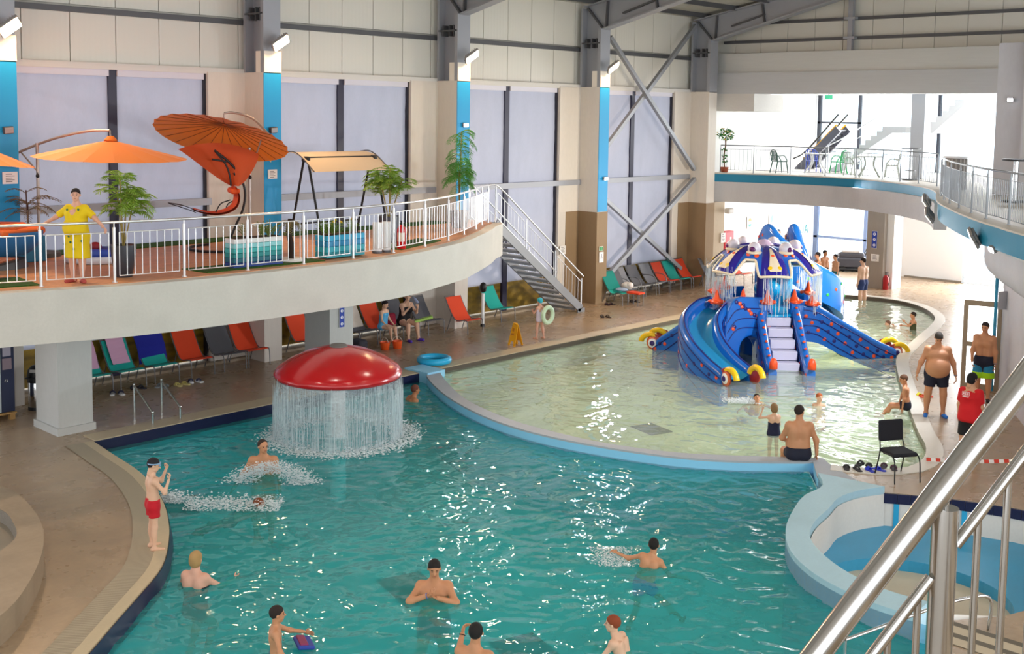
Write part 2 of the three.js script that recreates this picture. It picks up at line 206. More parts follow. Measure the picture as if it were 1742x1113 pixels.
// kerb at the foot of the wall
struct('baseboard_left', bxa(-23.75, -23.22, 0, 0.06, -35, 6), M(0xa89780, 0.6, { map: tPlaster }), 'pale kerb along the window foot');
const BLIND = M(0xb9bac9, 0.95, { transmission: 0.22, thickness: 0, map: noiseTex(128, 128, (u, v) => 0.965 + 0.012 * tn(u, v, 50) + 0.015 * tn(u, v, 6)) });
const MUST = M(0xa98a1c, 0.6, { transmission: 0.12, thickness: 0, map: noiseTex(128, 128, (u, v) => { const k = 0.8 + 0.2 * tn(u, v, 5) + 0.06 * tn(u, v, 40); return [k, k * 0.98, k * 0.7]; }) });
let wn = 0;
for (let i = 0; i < COLZ.length; i++) {
  const zc = COLZ[i], zn = zc - 0.5;
  // boxed column: white side, blue front stripe above, tan skirting below
  const c = sgroup(`wall_left_pier_${i + 1}`, 'boxed white pier with blue front stripe and tan lower part');
  const low = i >= 3;
  part('pier_body', bxa(-23.75, -22.62, low ? 2.95 : 0, 6.92, zn, zc), CREAM, c); part('pier_flank', bxa(-23.75, -23.38, low ? 2.95 : 0, 6.9, zc, zc + 1.0), CREAM, c); part('pier_flank', bxa(-23.75, -23.38, 0, 6.9, zn - 0.16, zn), CREAM, c);
  if (low) { part('pier_skirting', bxa(-23.75, -22.6, 0, 2.95, zn - 0.02, zc + 0.02), TAN, c, 'tan tiled lower part'); part('flank_skirting', bxa(-23.75, -23.36, 0, 2.95, zc, zc + 0.65), TAN, c); part('flank_edge', bxa(-23.75, -23.38, 0, 2.95, zc + 0.65, zc + 1), CREAM, c); }
  if (i < 4) part('blue_stripe', bxa(-22.62, -22.6, i === 3 ? 2.96 : 3.02, 6.9, zn + 0.01, zc - 0.005), BLUE, c, 'bright blue painted front');
  if (i < 4) part('pier_cap', bxa(-22.95, -22.6, 6.92, 7.42, zn, zc - 0.02), M(0xf0e8dc, 0.6), c);
  // steel portal column and haunched rafter
  const s = thing('portal_frame', ['grey steel portal column at the left edge, above the blue stripe with a dark lamp', 'grey steel portal column above the blue pier beside the swing bench', 'grey steel portal column above the blue stripe behind the tall palm', 'grey steel portal column above the blue stripe left of the diagonal braces', 'grey steel portal column in the far corner right of the diagonal braces'][i], 'steel frame');
  const zm = zc - 0.25;
  part('column', [bxa(-23.4, -22.72, 6.9, 9.3, zm - 0.008, zm + 0.008), bxa(-22.74, -22.62, 6.9, 8.75, zm - 0.24, zm + 0.24), bxa(-23.44, -23.36, 6.9, 9.4, zm - 0.24, zm + 0.24)], STEEL, s);
  part('knee_plate', [bxa(-23.4, -22.66, 8.28, 8.32, zm - 0.24, zm + 0.24), bxa(-23.25, -23.22, 8.15, 8.45, zm - 0.2, zm + 0.2), bxa(-23.02, -22.99, 8.15, 8.45, zm - 0.2, zm + 0.2), bxa(-22.85, -22.82, 8.15, 8.45, zm - 0.2, zm + 0.2)], DARKSTEEL, s);
  const P = (x, y) => new THREE.Vector2(x, y), web = new THREE.Shape([P(-23.4, 9.45), P(-23.4, 9.1), P(-22.64, 8.72), P(-18, 9.88), P(-6, 12.0), P(-6, 12.35), P(-18, 10.4)]);
  const wg = new THREE.ExtrudeGeometry(web, { depth: 0.02, bevelEnabled: false }); wg.translate(0, 0, zm - 0.01); part('rafter_web', wg, STEEL, s);
  const f = (a, b) => bar([a[0], a[1], zm], [b[0], b[1], zm], 0.36, 0.04);
  part('rafter_flange', [f([-22.7, 8.72], [-18, 9.88]), f([-18, 9.88], [-6, 12]), f([-23.4, 9.47], [-18, 10.42]), f([-18, 10.42], [-6, 12.37])], STEEL, s);
  part('stiffener', [[-22.66, 8.74, -23.3, 9.42], [-22.55, 8.8, -22.5, 9.6], [-20.6, 9.3, -20.7, 9.9], [-21.9, 9.2, -20.6, 9.55]].map(q => bar([q[0], q[1], zm + 0.06], [q[2], q[3], zm + 0.06], 0.1, 0.05)), DARKSTEEL, s);
  // window bay between this pier and the next one
  if (i === 4) continue;
  const z0 = zn - 0.16, z1 = COLZ[i + 1] + 1.0, zmid = (z0 + z1) / 2;
  const w = sgroup(`window_${++wn}`, 'tall window with two lavender blinds and dark mullions');
  part('mullion', bxa(-23.62, -23.5, 0.06, 6.86, zmid - 0.1, zmid + 0.1), M(0x1d1a38, 0.4), w, 'dark navy mullion');
  part('side_frame', bxa(-23.62, -23.48, 0.06, 6.86, z0 - 0.06, z0), M(0x232230, 0.4), w); part('side_frame', bxa(-23.62, -23.48, 0.06, 6.86, z1, z1 + 0.06), M(0x232230, 0.4), w);
  for (const [a, b] of [[z0 - 0.06, zmid + 0.1], [zmid - 0.1, z1 + 0.06]]) {
    const g = new THREE.PlaneGeometry(Math.abs(b - a), 5.9, 20, 40), p = g.attributes.position; for (let k = 0; k < p.count; k++) p.setZ(k, 0.012 * n2(p.getX(k) * 1.3 + a, p.getY(k) * 0.4) + 0.006 * n2(p.getY(k) * (3.2), a));
    g.computeVertexNormals(); g.rotateY(Math.PI / 2); const o = part('blind', g, BLIND, w); o.position.set(-23.55, 3.87, (a + b) / 2);
    part('blind_cassette', bxa(-23.56, -23.46, 6.72, 6.86, b, a), M(0xd8d6e2, 0.5), w);
    part('lawn_view_panel', bxa(-23.62, -23.59, 0.1, 0.95, b, a), MUST, w, 'mustard yellow sheet standing for the dry lawn outside the window'); part('pane', bxa(-23.66, -23.645, 0.1, 6.86, b, a), glassPane, w);  // mustard sheet stands for the dry lawn seen through the glass
  }
}
const steelTrim = (name, label, g, m = STEEL, to = wl) => part(name, g, m, to, label);
steelTrim('girt', 'long grey steel girt across the white cladding above the windows', bxa(-23.6, -23.5, 8.05, 8.17, -35, 6), DARKSTEEL);
steelTrim('cable_tray', 'long perforated grey cable tray along the top of the windows', mg([bxa(-23.6, -23.45, 6.88, 6.99, -35, 6), ...Array.from({ length: 90 }, (_, i) => bxa(-23.45, -23.43, 6.9, 6.97, -34.8 + i * 0.3, -34.62 + i * 0.3))]), M(0x8b8d92, 0.6));
for (const [a, b, t] of [[-14.6, -9.7, 'beside the woman in yellow'], [-21.8, -16.05, 'behind the swing bench'], [-28.2, -22.4, 'behind the steel stairs'], [-34.3, -28.7, 'behind the diagonal braces']]) steelTrim('window_rail', 'grey horizontal tube across the blinds ' + t, bxa(-23.42, -23.3, 3.8, 3.96, a - (a < -30 ? 0 : 0), b));
const brace = (name, label, a, b) => solo(name, label, 'brace', bar(a, b, 0.13, 0.13), M(0x93969c, 0.45, { metalness: 0.3 }));
brace('diagonal_brace', 'upper grey diagonal brace falling to the right of the window bay', [-23.0, 8.55, -29.1], [-23.0, 4.15, -34.1]);
brace('diagonal_brace', 'upper grey diagonal brace rising to the far steel column', [-23.12, 4.9, -29.05], [-23.12, 9.25, -34.1]);
brace('diagonal_brace', 'lower grey diagonal brace falling from the blue pier towards the orange lounge chairs', [-23.12, 3.4, -29.0], [-23.12, 0.6, -33.6]);
brace('diagonal_brace', 'lower grey diagonal brace rising from the grey armchairs to the far pier', [-23.0, 0.75, -29.2], [-23.0, 3.82, -34.15]);
// roof
{ const sh = new THREE.Shape([[-24.2, 9.5], [-18, 10.48], [-6, 12.42], [11.4, 9.5], [11.4, 9.8], [-6, 12.75], [-18, 10.8], [-24.2, 9.8]].map(p => new THREE.Vector2(...p)));
  const g = new THREE.ExtrudeGeometry(sh, { depth: 42, bevelEnabled: false }); g.translate(0, 0, -36); const ce = sgroup('ceiling', 'corrugated roof sheeting on steel purlins');
  part('roof_sheet', uvm(g), M(0xb9b7ae, 0.6, { bumpMap: noiseTex(8, 64, (u, v) => 0.5 + 0.4 * Math.sin(v * 8 * Math.PI), false), bumpScale: 0.02 }), ce);
  for (let k = 0; k < 15; k++) { const x = -23 + k * 1.25, y = x < -18 ? 9.6 + (x + 23.4) * 0.155 : 10.4 + (x + 18) * 0.162; part('purlin', bxa(x - 0.04, x + 0.04, y - 0.12, y + 0.06, -35.6, 5), DARKSTEEL, ce); } }
// ---------- end wall with bulkhead over the entrance hall ----------
const we = sgroup('wall_end', 'gable wall with white cladding above the bulkhead');
part('wall_backing', bxa(-24, 11, 8, 12.8, -36.1, -35.8), CLAD, we);
{ const p = uvm(rbox(1.03, 4.2, 0.08, 0.01)); for (let x = -23; x < 10; x += 1.045) { const o = part('cladding_panel', p, M(0xd6d4cb, 0.45), we); o.position.set(x, 10.2, -35.78); } }
part('bulkhead', bxa(-23.4, -9, 7.62, 8.3, -36.2, -35.4), M(0xdcdcd8, 0.7, { map: tPlaster }), we, 'white bulkhead, upper step'); part('bulkhead', bxa(-23.4, -9, 6.87, 7.62, -36.2, -35.3), M(0xd2d4d6, 0.7, { map: tPlaster }), we, 'white bulkhead, lower step');
part('corner_boxing', bxa(-23.75, -21.4, 6.25, 6.87, -37.4, -35.35), WHITE, we); part('corner_skirting', bxa(-24, -22.7, 0, 2.95, -35.7, -34.88), M(0xc9b79d, 0.7, { map: tPlaster }), we);
for (const y of [8.72, 9.36]) steelTrim('girt', y < 9 ? 'lower grey girt across the cladding above the white bulkhead' : 'upper grey girt across the cladding near the roof above the bulkhead', bxa(-22.9, -8, y - 0.05, y + 0.05, -35.74, -35.62), DARKSTEEL, we);
steelTrim('wind_post', 'grey vertical steel post on the gable cladding above the bulkhead', mg([bxa(-18.0, -17.84, 8.3, 10.4, -35.62, -35.46), bxa(-18.12, -17.72, 8.68, 8.76, -35.64, -35.4), bxa(-18.12, -17.72, 9.32, 9.4, -35.64, -35.4)]), STEEL, we);
// entrance hall behind: side wall, back glazing, white partition
struct('wall_hall_left', bxa(-24, -23.4, -0.2, 7.4, -44, -34.9), M(0xf2f2f0, 0.7));
struct('wall_hall_back', mg([bxa(-23.5, -17, 2.35, 4.0, -43.9, -43.65), bxa(-24, -10, 7.0, 7.6, -44, -43.5)]), M(0xf2f2f0, 0.7));
struct('ceiling_hall', bxa(-24, -6, 7.15, 7.4, -44, -36.2), M(0xf2f2f0, 0.7));
struct('wall_hall_right', mg([bxa(-19.35, -16.4, 0, 3.4, -42.3, -42.1), bxa(-19.35, -19.2, 0, 4, -43.7, -42.1)]), M(0xeceeef, 0.7));
struct('baseboard_hall', bxa(-18.6, -16.4, 0, 0.07, -42.1, -42.05), M(0x8c8274, 0.6));
{ const w = sgroup('window_5', 'entrance hall glazing with grey-blue mullions'); const F = M(0x6f7fa0, 0.5), F2 = M(0x2f3440, 0.5);
  part('frame', [bxa(-23.3, -23.12, 0, 2.4, -43.7, -43.55), bxa(-21.05, -20.92, 0, 2.4, -43.7, -43.55), bxa(-23.3, -20.9, 1.05, 1.14, -43.7, -43.55)], F, w);
  part('frame', [bxa(-23.3, -23.17, 4, 7, -43.7, -43.55), bxa(-21.5, -21.4, 4, 7, -43.7, -43.55), bxa(-23.3, -21.4, 5.83, 5.91, -43.7, -43.55), bxa(-18.2, -18.1, 4, 7, -43.7, -43.55)], F2, w);
  for (const [a, b, c, d] of [[-23.2, -21, 0, 2.35], [-20.95, -19.3, 0, 2.35], [-23.2, -21.45, 4, 7], [-21.45, -18.15, 4, 7], [-18.1, -9, 4, 7]]) part('pane', bxa(a, b, c, d, -43.62, -43.6), glassPane, w);
  part('pane', bxa(-16.4, -13.5, 0, 3.4, -42.2, -42.18), glassPane, w); }
// ---------- gallery floor of the entrance hall and the balcony on the right ----------
const galEdge = smooth([[-23.4, -35.5], [-22.4, -36.0], [-21.2, -36.5], [-19.6, -36.9], [-18.2, -36.85], [-17.0, -36.3], [-15.3, -35.1], [-13.9, -33.6], [-12.9, -31.8], [-12.1, -29.9], [-11.2, -27.9], [-10.1, -25.95], [-9.4, -24.8], [-8.55, -23.5], [-7.85, -22.55], [-7.3, -21.8], [-6, -20.2]], 70);
const sl = sgroup('floor_gallery', 'upper gallery floor with curved white edge and blue band');
part('slab', plan([...galEdge, [-2, -20.2], [-2, -43.5], [-23.4, -43.5]], [], 3.72, 3.98), M(0xd9d2c8, 0.5, { map: tPlaster }), sl);
const farE = galEdge.slice(0, 36), nearE = galEdge.slice(34);
const thick = (P, d, y0, y1) => plan([...P, ...offset(P, -d).reverse()], [], y0, y1);
part('blue_band', thick(offset(farE, 0.04), 0.3, 3.66, 3.97), TEALBAND, sl, 'teal blue painted band'); part('white_fascia', thick(farE, 0.35, 2.95, 3.68), M(0xd4d3d6, 0.75, { map: tPlaster }), sl);
part('blue_band', thick(offset(nearE, 0.04), 0.3, 3.52, 3.97), TEALBAND, sl, 'teal blue painted band'); part('slab_lip', thick(offset(galEdge, 0.08), 0.4, 3.965, 4.0), M(0xcfc9bf, 0.6), sl);
part('white_soffit', plan([...galEdge, [-2, -20.2], [-2, -43.5], [-23.4, -43.5]].map(p => [p[0], p[1]]), [], 3.4, 3.72), M(0xe2e3e5, 0.7), sl);
struct('wall_hall_column', mg([bxa(-18.4, -17.75, 0, 3.7, -38.95, -38.35)]), M(0xa39a8f, 0.7, { map: tPlaster }));
struct('wall_hall_column_white', bxa(-17.75, -17.5, 0, 3.7, -39.3, -38.6), M(0xeceae6, 0.7));
struct('wall_gallery_pillar', bxa(-16.98, -16.5, 4, 7.2, -38.9, -38.4), M(0xc3c9d2, 0.7));
// white wall on the right below the balcony with a curved haunch, and the pier above
{ const P = [[-9.3, -26.6], [-9.02, -25.55], [-8.6, -24.8], [-7.62, -23.1], [-6.2, -20.8], [-4, -17.6]]; const w = sgroup('wall_right', 'slanting white wall below the right-hand balcony');
  part('wall_face', plan([...P, [-1, -17.6], [-1, -30], [-8.6, -30]], [], 0, 3.42), M(0xd3d3dc, 0.7, { map: tPlaster }), w);
  const h = new THREE.Shape(); h.moveTo(-0.3, 3.42); h.lineTo(0.42, 3.42); h.lineTo(0.42, 3.0); h.quadraticCurveTo(0.4, 2.75, 0.24, 2.62); h.lineTo(0, 2.42); h.lineTo(-0.3, 2.42);
  const hg = new THREE.ExtrudeGeometry(h, { depth: 9.2, bevelEnabled: false }); hg.applyMatrix4(new THREE.Matrix4().makeBasis(V(-0.868, 0, 0.496), V(0, 1, 0), V(-0.496, 0, -0.868)).setPosition(-4.6, 0, -17.9)); part('haunch', uvm(hg), M(0xd3d3dc, 0.7, { map: tPlaster }), w);
  struct('baseboard_right', strip(offset(P.slice(1), 0.02), 0, 0.09), M(0x9f958a, 0.6));
  struct('wall_right_upper', mg([bxa(-11.75, -9.9, 4, 8.15, -32.6, -32.0), bxa(-10.95, -2, 4, 8.6, -32.0, -31.7)]), M(0xcfd0d8, 0.7, { map: tPlaster })); }
// unseen sides of the hall: they bounce light, with gaps at the unseen area lights
struct('wall_long_right', mg([bxa(10.8, 11.2, -0.2, 2.6, -36, 6), bxa(10.8, 11.2, 7.8, 9.8, -36, 6)]), WHITE);
struct('wall_gable_near', mg([bxa(-24, 11, -0.2, 3, 5.8, 6.2), bxa(-24, 11, 8.2, 12.8, 5.8, 6.2), bxa(-24, -17, 3, 8.2, 5.8, 6.2)]), WHITE);
// ---------- left balcony ----------
const posts = [[-20.6, -3.6], [-20.0, -4.9], [-19.42, -6.15], [-19.05, -7.3], [-18.75, -8.45], [-18.42, -9.6], [-18.26, -10.86], [-18.22, -12.18], [-18.25, -13.5], [-18.32, -14.8], [-18.53, -16.08], [-18.95, -17.38], [-19.48, -18.62], [-20.22, -19.87], [-20.98, -21.05], [-21.65, -21.95], [-22.0, -22.55]];
const edgeL = smooth([[-22, 0], [-21.2, -2.4], ...posts.map((p, i) => [p[0] + (i < 11 ? 0.12 : 0.09), p[1] + (i < 9 ? 0 : i < 12 ? -0.02 : -0.08)]), [-22.2, -22.82]], 80);
const bal = sgroup('floor_balcony', 'balcony slab with broad curved pale grey parapet face');
part('slab', plan([...edgeL, [-23.42, -22.82], [-23.42, 0]], [], 2.7, 2.985), WHITE, bal);
part('fascia', plan([...edgeL, ...offset(edgeL, -0.3).reverse()], [], 2.1, 2.99), FASCIA, bal, 'broad pale grey curved face');
const tTerra = noiseTex(256, 256, (u, v) => { const j = Math.abs(((u * 8) % 1) - 0.5) > 0.48 || Math.abs(((v * 8) % 1) - 0.5) > 0.48 ? -0.08 : 0, k = 0.9 + 0.06 * tn(u, v, 8) + 0.05 * tn(u, v, 40) + j; return [k, k * 0.97, k * 0.93]; }); tTerra.repeat.set(1 / 2.6, 1 / 2.6);
part('tiling', plan([...offset(edgeL, -0.02), [-23.42, -22.8], [-23.42, 0]], [], 2.985, 3.0), M(0xe6ab80, 0.5, { map: tTerra }), bal, 'terracotta coloured tiling');
const TURF = M(0x3f7a24, 0.95, { map: noiseTex(128, 128, (u, v) => { const k = 0.7 + 0.3 * tn(u, v, 60); return [k, k, k * 0.8]; }) });
const turf = (label, pts) => { const o = stuff('turf_mat', plan(pts, [], 3.0, 3.02), TURF, label, 'turf'); return o; };
turf('green turf strip under the white topped planter', [[-18.36, -11.4], [-18.34, -14.1], [-19.1, -14.0], [-19.1, -11.3]]);
turf('green turf patch behind the railing right of the fire extinguisher', [[-18.75, -16.5], [-19.5, -18.4], [-20.2, -18.3], [-19.4, -16.3]]);
turf('green turf patch at the left edge of the balcony', [[-19.2, -7.2], [-18.9, -8.5], [-20, -8.6], [-20.2, -7.2]]);
turf('green planting strip along the blinds behind the hanging lounger', [[-22.6, -10.2], [-22.6, -15.4], [-23.3, -15.4], [-23.3, -10.2]]); turf('green planting strip along the blinds behind the garden swing', [[-22.6, -16.3], [-22.6, -21.7], [-23.3, -21.7], [-23.3, -16.3]]);
for (const [z, t] of [[-9.28, 'left of the lounge chairs, with the ladder in front'], [-15.5, 'behind the red mushroom fountain with a blue notice on it']]) struct(z > -10 ? 'wall_column_1' : 'wall_column_2', mg([bxa(-20.92, -20.0, 0.14, 2.7, z - 0.66, z), bxa(-20.96, -19.96, 0, 0.14, z - 0.7, z + 0.04)]), M(0xc9cac8, 0.7, { map: tPlaster }), 'square white column ' + t);
function railing(name, label, P, y, o) {
  const t = thing(name, label, 'railing'), curve = new THREE.CatmullRomCurve3(P.map(p => V(p[0], y + o.h, p[1])), false, 'centripetal');
  part('handrail', new THREE.TubeGeometry(curve, P.length * 8, o.hr, 10), o.mh, t);
  const pg = new THREE.CylinderGeometry(o.pr, o.pr, o.h - 0.09, 10), cg = new THREE.CylinderGeometry(0.012, 0.012, 0.1, 6), bg = new THREE.CylinderGeometry(o.br, o.br, o.top - o.bot, 6), fg = new THREE.CylinderGeometry(o.pr * 1.8, o.pr * 1.8, 0.012, 12);
  P.forEach((p, i) => {
    const a = part('post', pg, o.m, t); a.position.set(p[0], y + (o.h - 0.09) / 2, p[1]); const f = part('foot_plate', fg, o.m, a); f.position.y = -(o.h - 0.09) / 2 + 0.006; const c = part('pin', cg, o.m, a); c.position.y = (o.h - 0.09) / 2 + 0.04;
    if (i === P.length - 1 || (o.skip || []).includes(i)) return; const q = P[i + 1], dx = q[0] - p[0], dz = q[1] - p[1], L = Math.hypot(dx, dz), g = o.gap / L, n = o.n || Math.round((L - 2 * o.gap) / o.step) + 1;
    const at = (s) => [p[0] + dx * s, p[1] + dz * s];
    for (const yy of [o.bot, o.top]) part(yy === o.bot ? 'bottom_rail' : 'panel_rail', rod([at(g)[0], y + yy, at(g)[1]], [at(1 - g)[0], y + yy, at(1 - g)[1]], o.rr), o.m, t);
    for (let k = 0; k < n; k++) { const [x, z] = at(g + (1 - 2 * g) * k / (n - 1)), b = part('baluster', bg, o.m, t); b.position.set(x, y + (o.top + o.bot) / 2, z); }
  }); return t;
}
railing('balcony_railing', 'satin metal railing curving along the left balcony above the pool', posts, 3.0, { h: 1.05, hr: 0.024, pr: 0.026, br: 0.0095, rr: 0.0105, top: 0.87, bot: 0.11, gap: 0.09, step: 0.142, m: SATIN, mh: SATIN });

// plants
function frond(base, dir, len, droop, n, lw, ll) {
  const g = [], p = [], idx = [], side = V(-dir.z, 0, dir.x).normalize(); let pos = base.clone(), d = dir.clone().normalize(); const step = len / n, stem = [pos.clone()];
  for (let i = 0; i < n; i++) { d.y -= droop / n; d.normalize(); pos = pos.clone().addScaledVector(d, step); stem.push(pos.clone());
    const L = ll * Math.sin(Math.PI * Math.min(0.95, 0.15 + 0.8 * i / n)) * (0.8 + 0.4 * rnd());
    for (const s of [-1, 1]) { const tip = pos.clone().addScaledVector(side, s * L).addScaledVector(d, L * 0.55).add(V(0, -L * 0.25 + (rnd() - 0.5) * L * 0.3, 0)), k = p.length / 3, m = pos.clone().lerp(tip, 0.45).add(V(0, L * 0.1, 0)); const w = d.clone().multiplyScalar(lw); p.push(pos.x, pos.y, pos.z, m.x + w.x, m.y + w.y, m.z + w.z, tip.x, tip.y, tip.z, m.x - w.x, m.y - w.y, m.z - w.z); idx.push(k, k + 1, k + 2, k, k + 2, k + 3); } }
  const q = new THREE.BufferGeometry(); q.setAttribute('position', new THREE.Float32BufferAttribute(p, 3)); q.setIndex(idx); q.computeVertexNormals(); q.setAttribute('uv', new THREE.Float32BufferAttribute(new Float32Array(p.length / 3 * 2), 2)); return [q, tube(stem, 0.006, n, 4)];
}
const LEAF = (c) => M(c, 0.6, { transmission: 0.2, thickness: 0 });
function palm(t, y0, hs, n, len, droop, color, ll = 0.16, spread = 0.75, bark = 0x9b8a4a) {
  const fr = [], st = [];
  for (const [sx, sz, hh] of hs) { st.push(tube([[0, y0, 0], [sx * 0.5, y0 + hh * 0.5, sz * 0.5], [sx, y0 + hh, sz]], 0.014, 8, 6)); for (let k = 0; k < n; k++) { const a = rnd() * 6.28, lift = 0.25 + rnd() * 0.9, f = rnd(); fr.push(...frond(V(sx * (0.6 + 0.4 * f), y0 + hh * (0.62 + 0.38 * f), sz * (0.6 + 0.4 * f)), V(Math.cos(a) * spread, lift, Math.sin(a) * spread), len * (0.7 + 0.5 * rnd()), droop, 11, 0.012, ll)); } }
  const f = part('foliage', fr, LEAF(color), t); f.userData.kind = 'stuff'; part('stem', st, M(bark, 0.8), t);
}
const potPts = (r0, r1, h) => [[0, 0], [r0, 0], [(r0 + r1) / 2 * 1.06, h * 0.5], [r1, h], [r1 - 0.03, h], [r1 - 0.05, h - 0.06], [0, h - 0.06]];
const SOIL = M(0x3a2c20, 0.95);
{ let t = thing('potted_palm', 'bushy pale green bamboo palm in a tall dark grey pot beside the woman in yellow', 'plant', [-18.95, 3, -10.05]);
  part('pot', lathe(potPts(0.15, 0.23, 0.58), 24), M(0x3a3d47, 0.35), t); part('soil', new THREE.CylinderGeometry(0.19, 0.19, 0.02, 16).translate(0, 0.5, 0), SOIL, t); palm(t, 0.5, [[-0.2, 0, 1.05], [0.1, 0.1, 1.3], [0.25, -0.1, 0.95], [0, -0.1, 1.15]], 15, 0.42, 1.5, 0x8fb53a);
  t = thing('potted_palm', 'round light green bamboo palm in a dark grey pot behind the fire extinguisher', 'plant', [-20.1, 3, -17.3]);
  part('pot', lathe(potPts(0.2, 0.26, 0.62), 24), M(0x4a4d58, 0.5), t); part('soil', new THREE.CylinderGeometry(0.2, 0.2, 0.02, 16).translate(0, 0.56, 0), SOIL, t); palm(t, 0.5, [[-0.25, 0.1, 1.1], [0.15, 0.1, 1.25], [0.3, -0.15, 1.0], [0, -0.1, 1.2], [-0.05, 0.2, 0.9]], 15, 0.46, 1.5, 0x86b03c);
  t = thing('potted_palm', 'tall slender green palm beside the top of the steel stairs', 'plant', [-21.55, 3, -21.0]);
  part('pot', lathe(potPts(0.2, 0.25, 0.45), 24), M(0x5a4a3c, 0.6), t); palm(t, 0.4, [[0, 0, 1.1], [0.05, 0, 1.6], [0.1, 0.05, 2.15], [-0.1, -0.05, 1.35]], 18, 0.55, 2.2, 0x4f9a2e, 0.15, 0.8);
  t = thing('potted_palm', 'small dry brownish palm in a blue planter by the left blue pier', 'plant', [-22.15, 3, -9.75]);
  part('pot', rbox(0.5, 0.5, 0.5, 0.02, 0, 0.25, 0), M(0x2b7fa8, 0.5), t); palm(t, 0.45, [[0, 0, 0.7], [0.05, 0.05, 0.95]], 9, 0.6, 1.4, 0x7d6f4c, 0.1, 0.9, 0x4a2a22); }
function lowPlants(t, n, w, d, y, cols) { cols.forEach((c, q) => { const g = []; for (let i = 0; i < n; i++) { const x = (rnd() - 0.5) * w, z = (rnd() - 0.5) * d; if (q < 1) for (let k = 0; k < 5; k++) g.push(...frond(V(x, y, z), V(rnd() - 0.5, 0.8 + rnd(), rnd() - 0.5), 0.2 + 0.12 * rnd(), 1, 5, 0.01, 0.05)); else if (i % 2) g.push(sph(0.03, 0.025, 0.03, x, y + 0.18 + rnd() * 0.1, z, 6, 5)); } const o = part(q ? 'blossom' : 'leaves', g, LEAF(c), t); o.userData.kind = 'stuff'; }); }
{ const rows = [0xe9ecee, 0x8fd6dc, 0x3fb3b4, 0x1d8f92, 0x17697d, 0x1d3f8c]; let t = thing('planter_box', 'long planter painted white to teal to navy in bands, behind the railing', 'planter', [-18.66, 3.02, -12.62], Math.PI / 2 - 0.03);
  rows.forEach((c, i) => part('painted_board', rbox(1.1, 0.088, 0.34, 0.008, 0, 0.5 - 0.092 * i, 0), M(c, 0.5), t)); part('soil', box(1, 0.02, 0.26, 0, 0.545, 0), SOIL, t); lowPlants(t, 9, 1, 0.24, 0.55, [0x7a8a3e, 0xf2eee6]);
  t = thing('planter_box', 'turquoise planter with yellow flowers left of the white tubular bins', 'planter', [-18.68, 3, -14.75], Math.PI / 2 + 0.06);
  [0x2ba3cf, 0x1f86b8, 0x2aa6b8, 0x1790a0].forEach((c, i) => part('painted_board', rbox(1.06, 0.112, 0.36, 0.008, 0, 0.43 - 0.117 * i, 0), M(c, 0.5), t)); part('soil', box(0.96, 0.02, 0.28, 0, 0.49, 0), SOIL, t); lowPlants(t, 12, 1, 0.26, 0.5, [0x6d8f30, 0xe0c020]);
  t = thing('fire_extinguisher', 'red fire extinguisher with white label behind the balcony railing', 'extinguisher', [-18.86, 3.02, -16.6], YAW);
  part('cylinder', lathe([[0, 0], [0.1, 0], [0.1, 0.42], [0.06, 0.5], [0.03, 0.53], [0, 0.53]], 16), M(0xc3121b, 0.3), t); part('label', new THREE.CylinderGeometry(0.101, 0.101, 0.2, 16, 1, true, -0.9, 1.8).translate(0, 0.26, 0), M(0xe8ddd0, 0.6), t); part('valve', [rod([0, 0.53, 0], [0, 0.6, 0], 0.025), box(0.14, 0.02, 0.03, 0.03, 0.61, 0)], BLACK, t); part('hose', tube([[0.05, 0.58, 0.02], [0.14, 0.45, 0.03], [0.12, 0.2, 0.04]], 0.012, 12, 6), BLACK, t);
  const wb = (p, l) => { const t = thing('tubular_bin', l, 'bin', p, 0); part('tube_body', lathe([[0, 0.05], [0.1, 0.05], [0.1, 0.66], [0.085, 0.66], [0.085, 0.6], [0, 0.6]], 18), M(0xeef0f2, 0.3), t); part('foot', new THREE.CylinderGeometry(0.11, 0.11, 0.05, 16).translate(0, 0.025, 0), DARKSTEEL, t); };
  wb([-18.68, 3, -15.75], 'left one of two white upright tubular bins behind the railing'); wb([-18.7, 3, -16.02], 'right one of two white upright tubular bins, next to the fire extinguisher');
  t = thing('yucca_plant', 'dark trunked plant on a white round base between the two planters', 'plant', [-18.75, 3, -13.55]); part('base_plate', new THREE.CylinderGeometry(0.26, 0.28, 0.05, 24).translate(0, 0.045, 0), M(0xe2e0da, 0.6), t); part('trunk', tube([[0, 0.05, 0], [0.03, 0.3, 0], [-0.05, 0.62, 0.02], [0, 0.85, 0]], 0.055, 12, 8), M(0x33241f, 0.9), t); { const f = part('foliage', [...Array(14)].map((_, k) => frond(V(0, 0.8, 0), V(Math.cos(k), 0.7 * rnd(), Math.sin(k)), 0.4, 1.6, 8, 0.012, 0.08)).flat(), LEAF(0x7e7a4c), t); f.userData.kind = 'stuff'; }
  t = thing('inflatable_boat', 'small blue and white inflatable boat on the tiles behind the woman in yellow', 'inflatable', [-21.0, 3, -10.5], YAW); const R = new THREE.TorusGeometry(0.32, 0.09, 10, 28); R.rotateX(Math.PI / 2); R.scale(1.35, 1, 0.8); part('lower_ring', R.clone().translate(0, 0.09, 0), M(0xd8dbe6, 0.4), t); part('upper_ring', R.clone().translate(0, 0.22, 0), M(0x2c4fb4, 0.4), t); part('toy_figure', sph(0.12, 0.09, 0.1, 0.05, 0.33, 0), M(0x8a2030, 0.6), t);
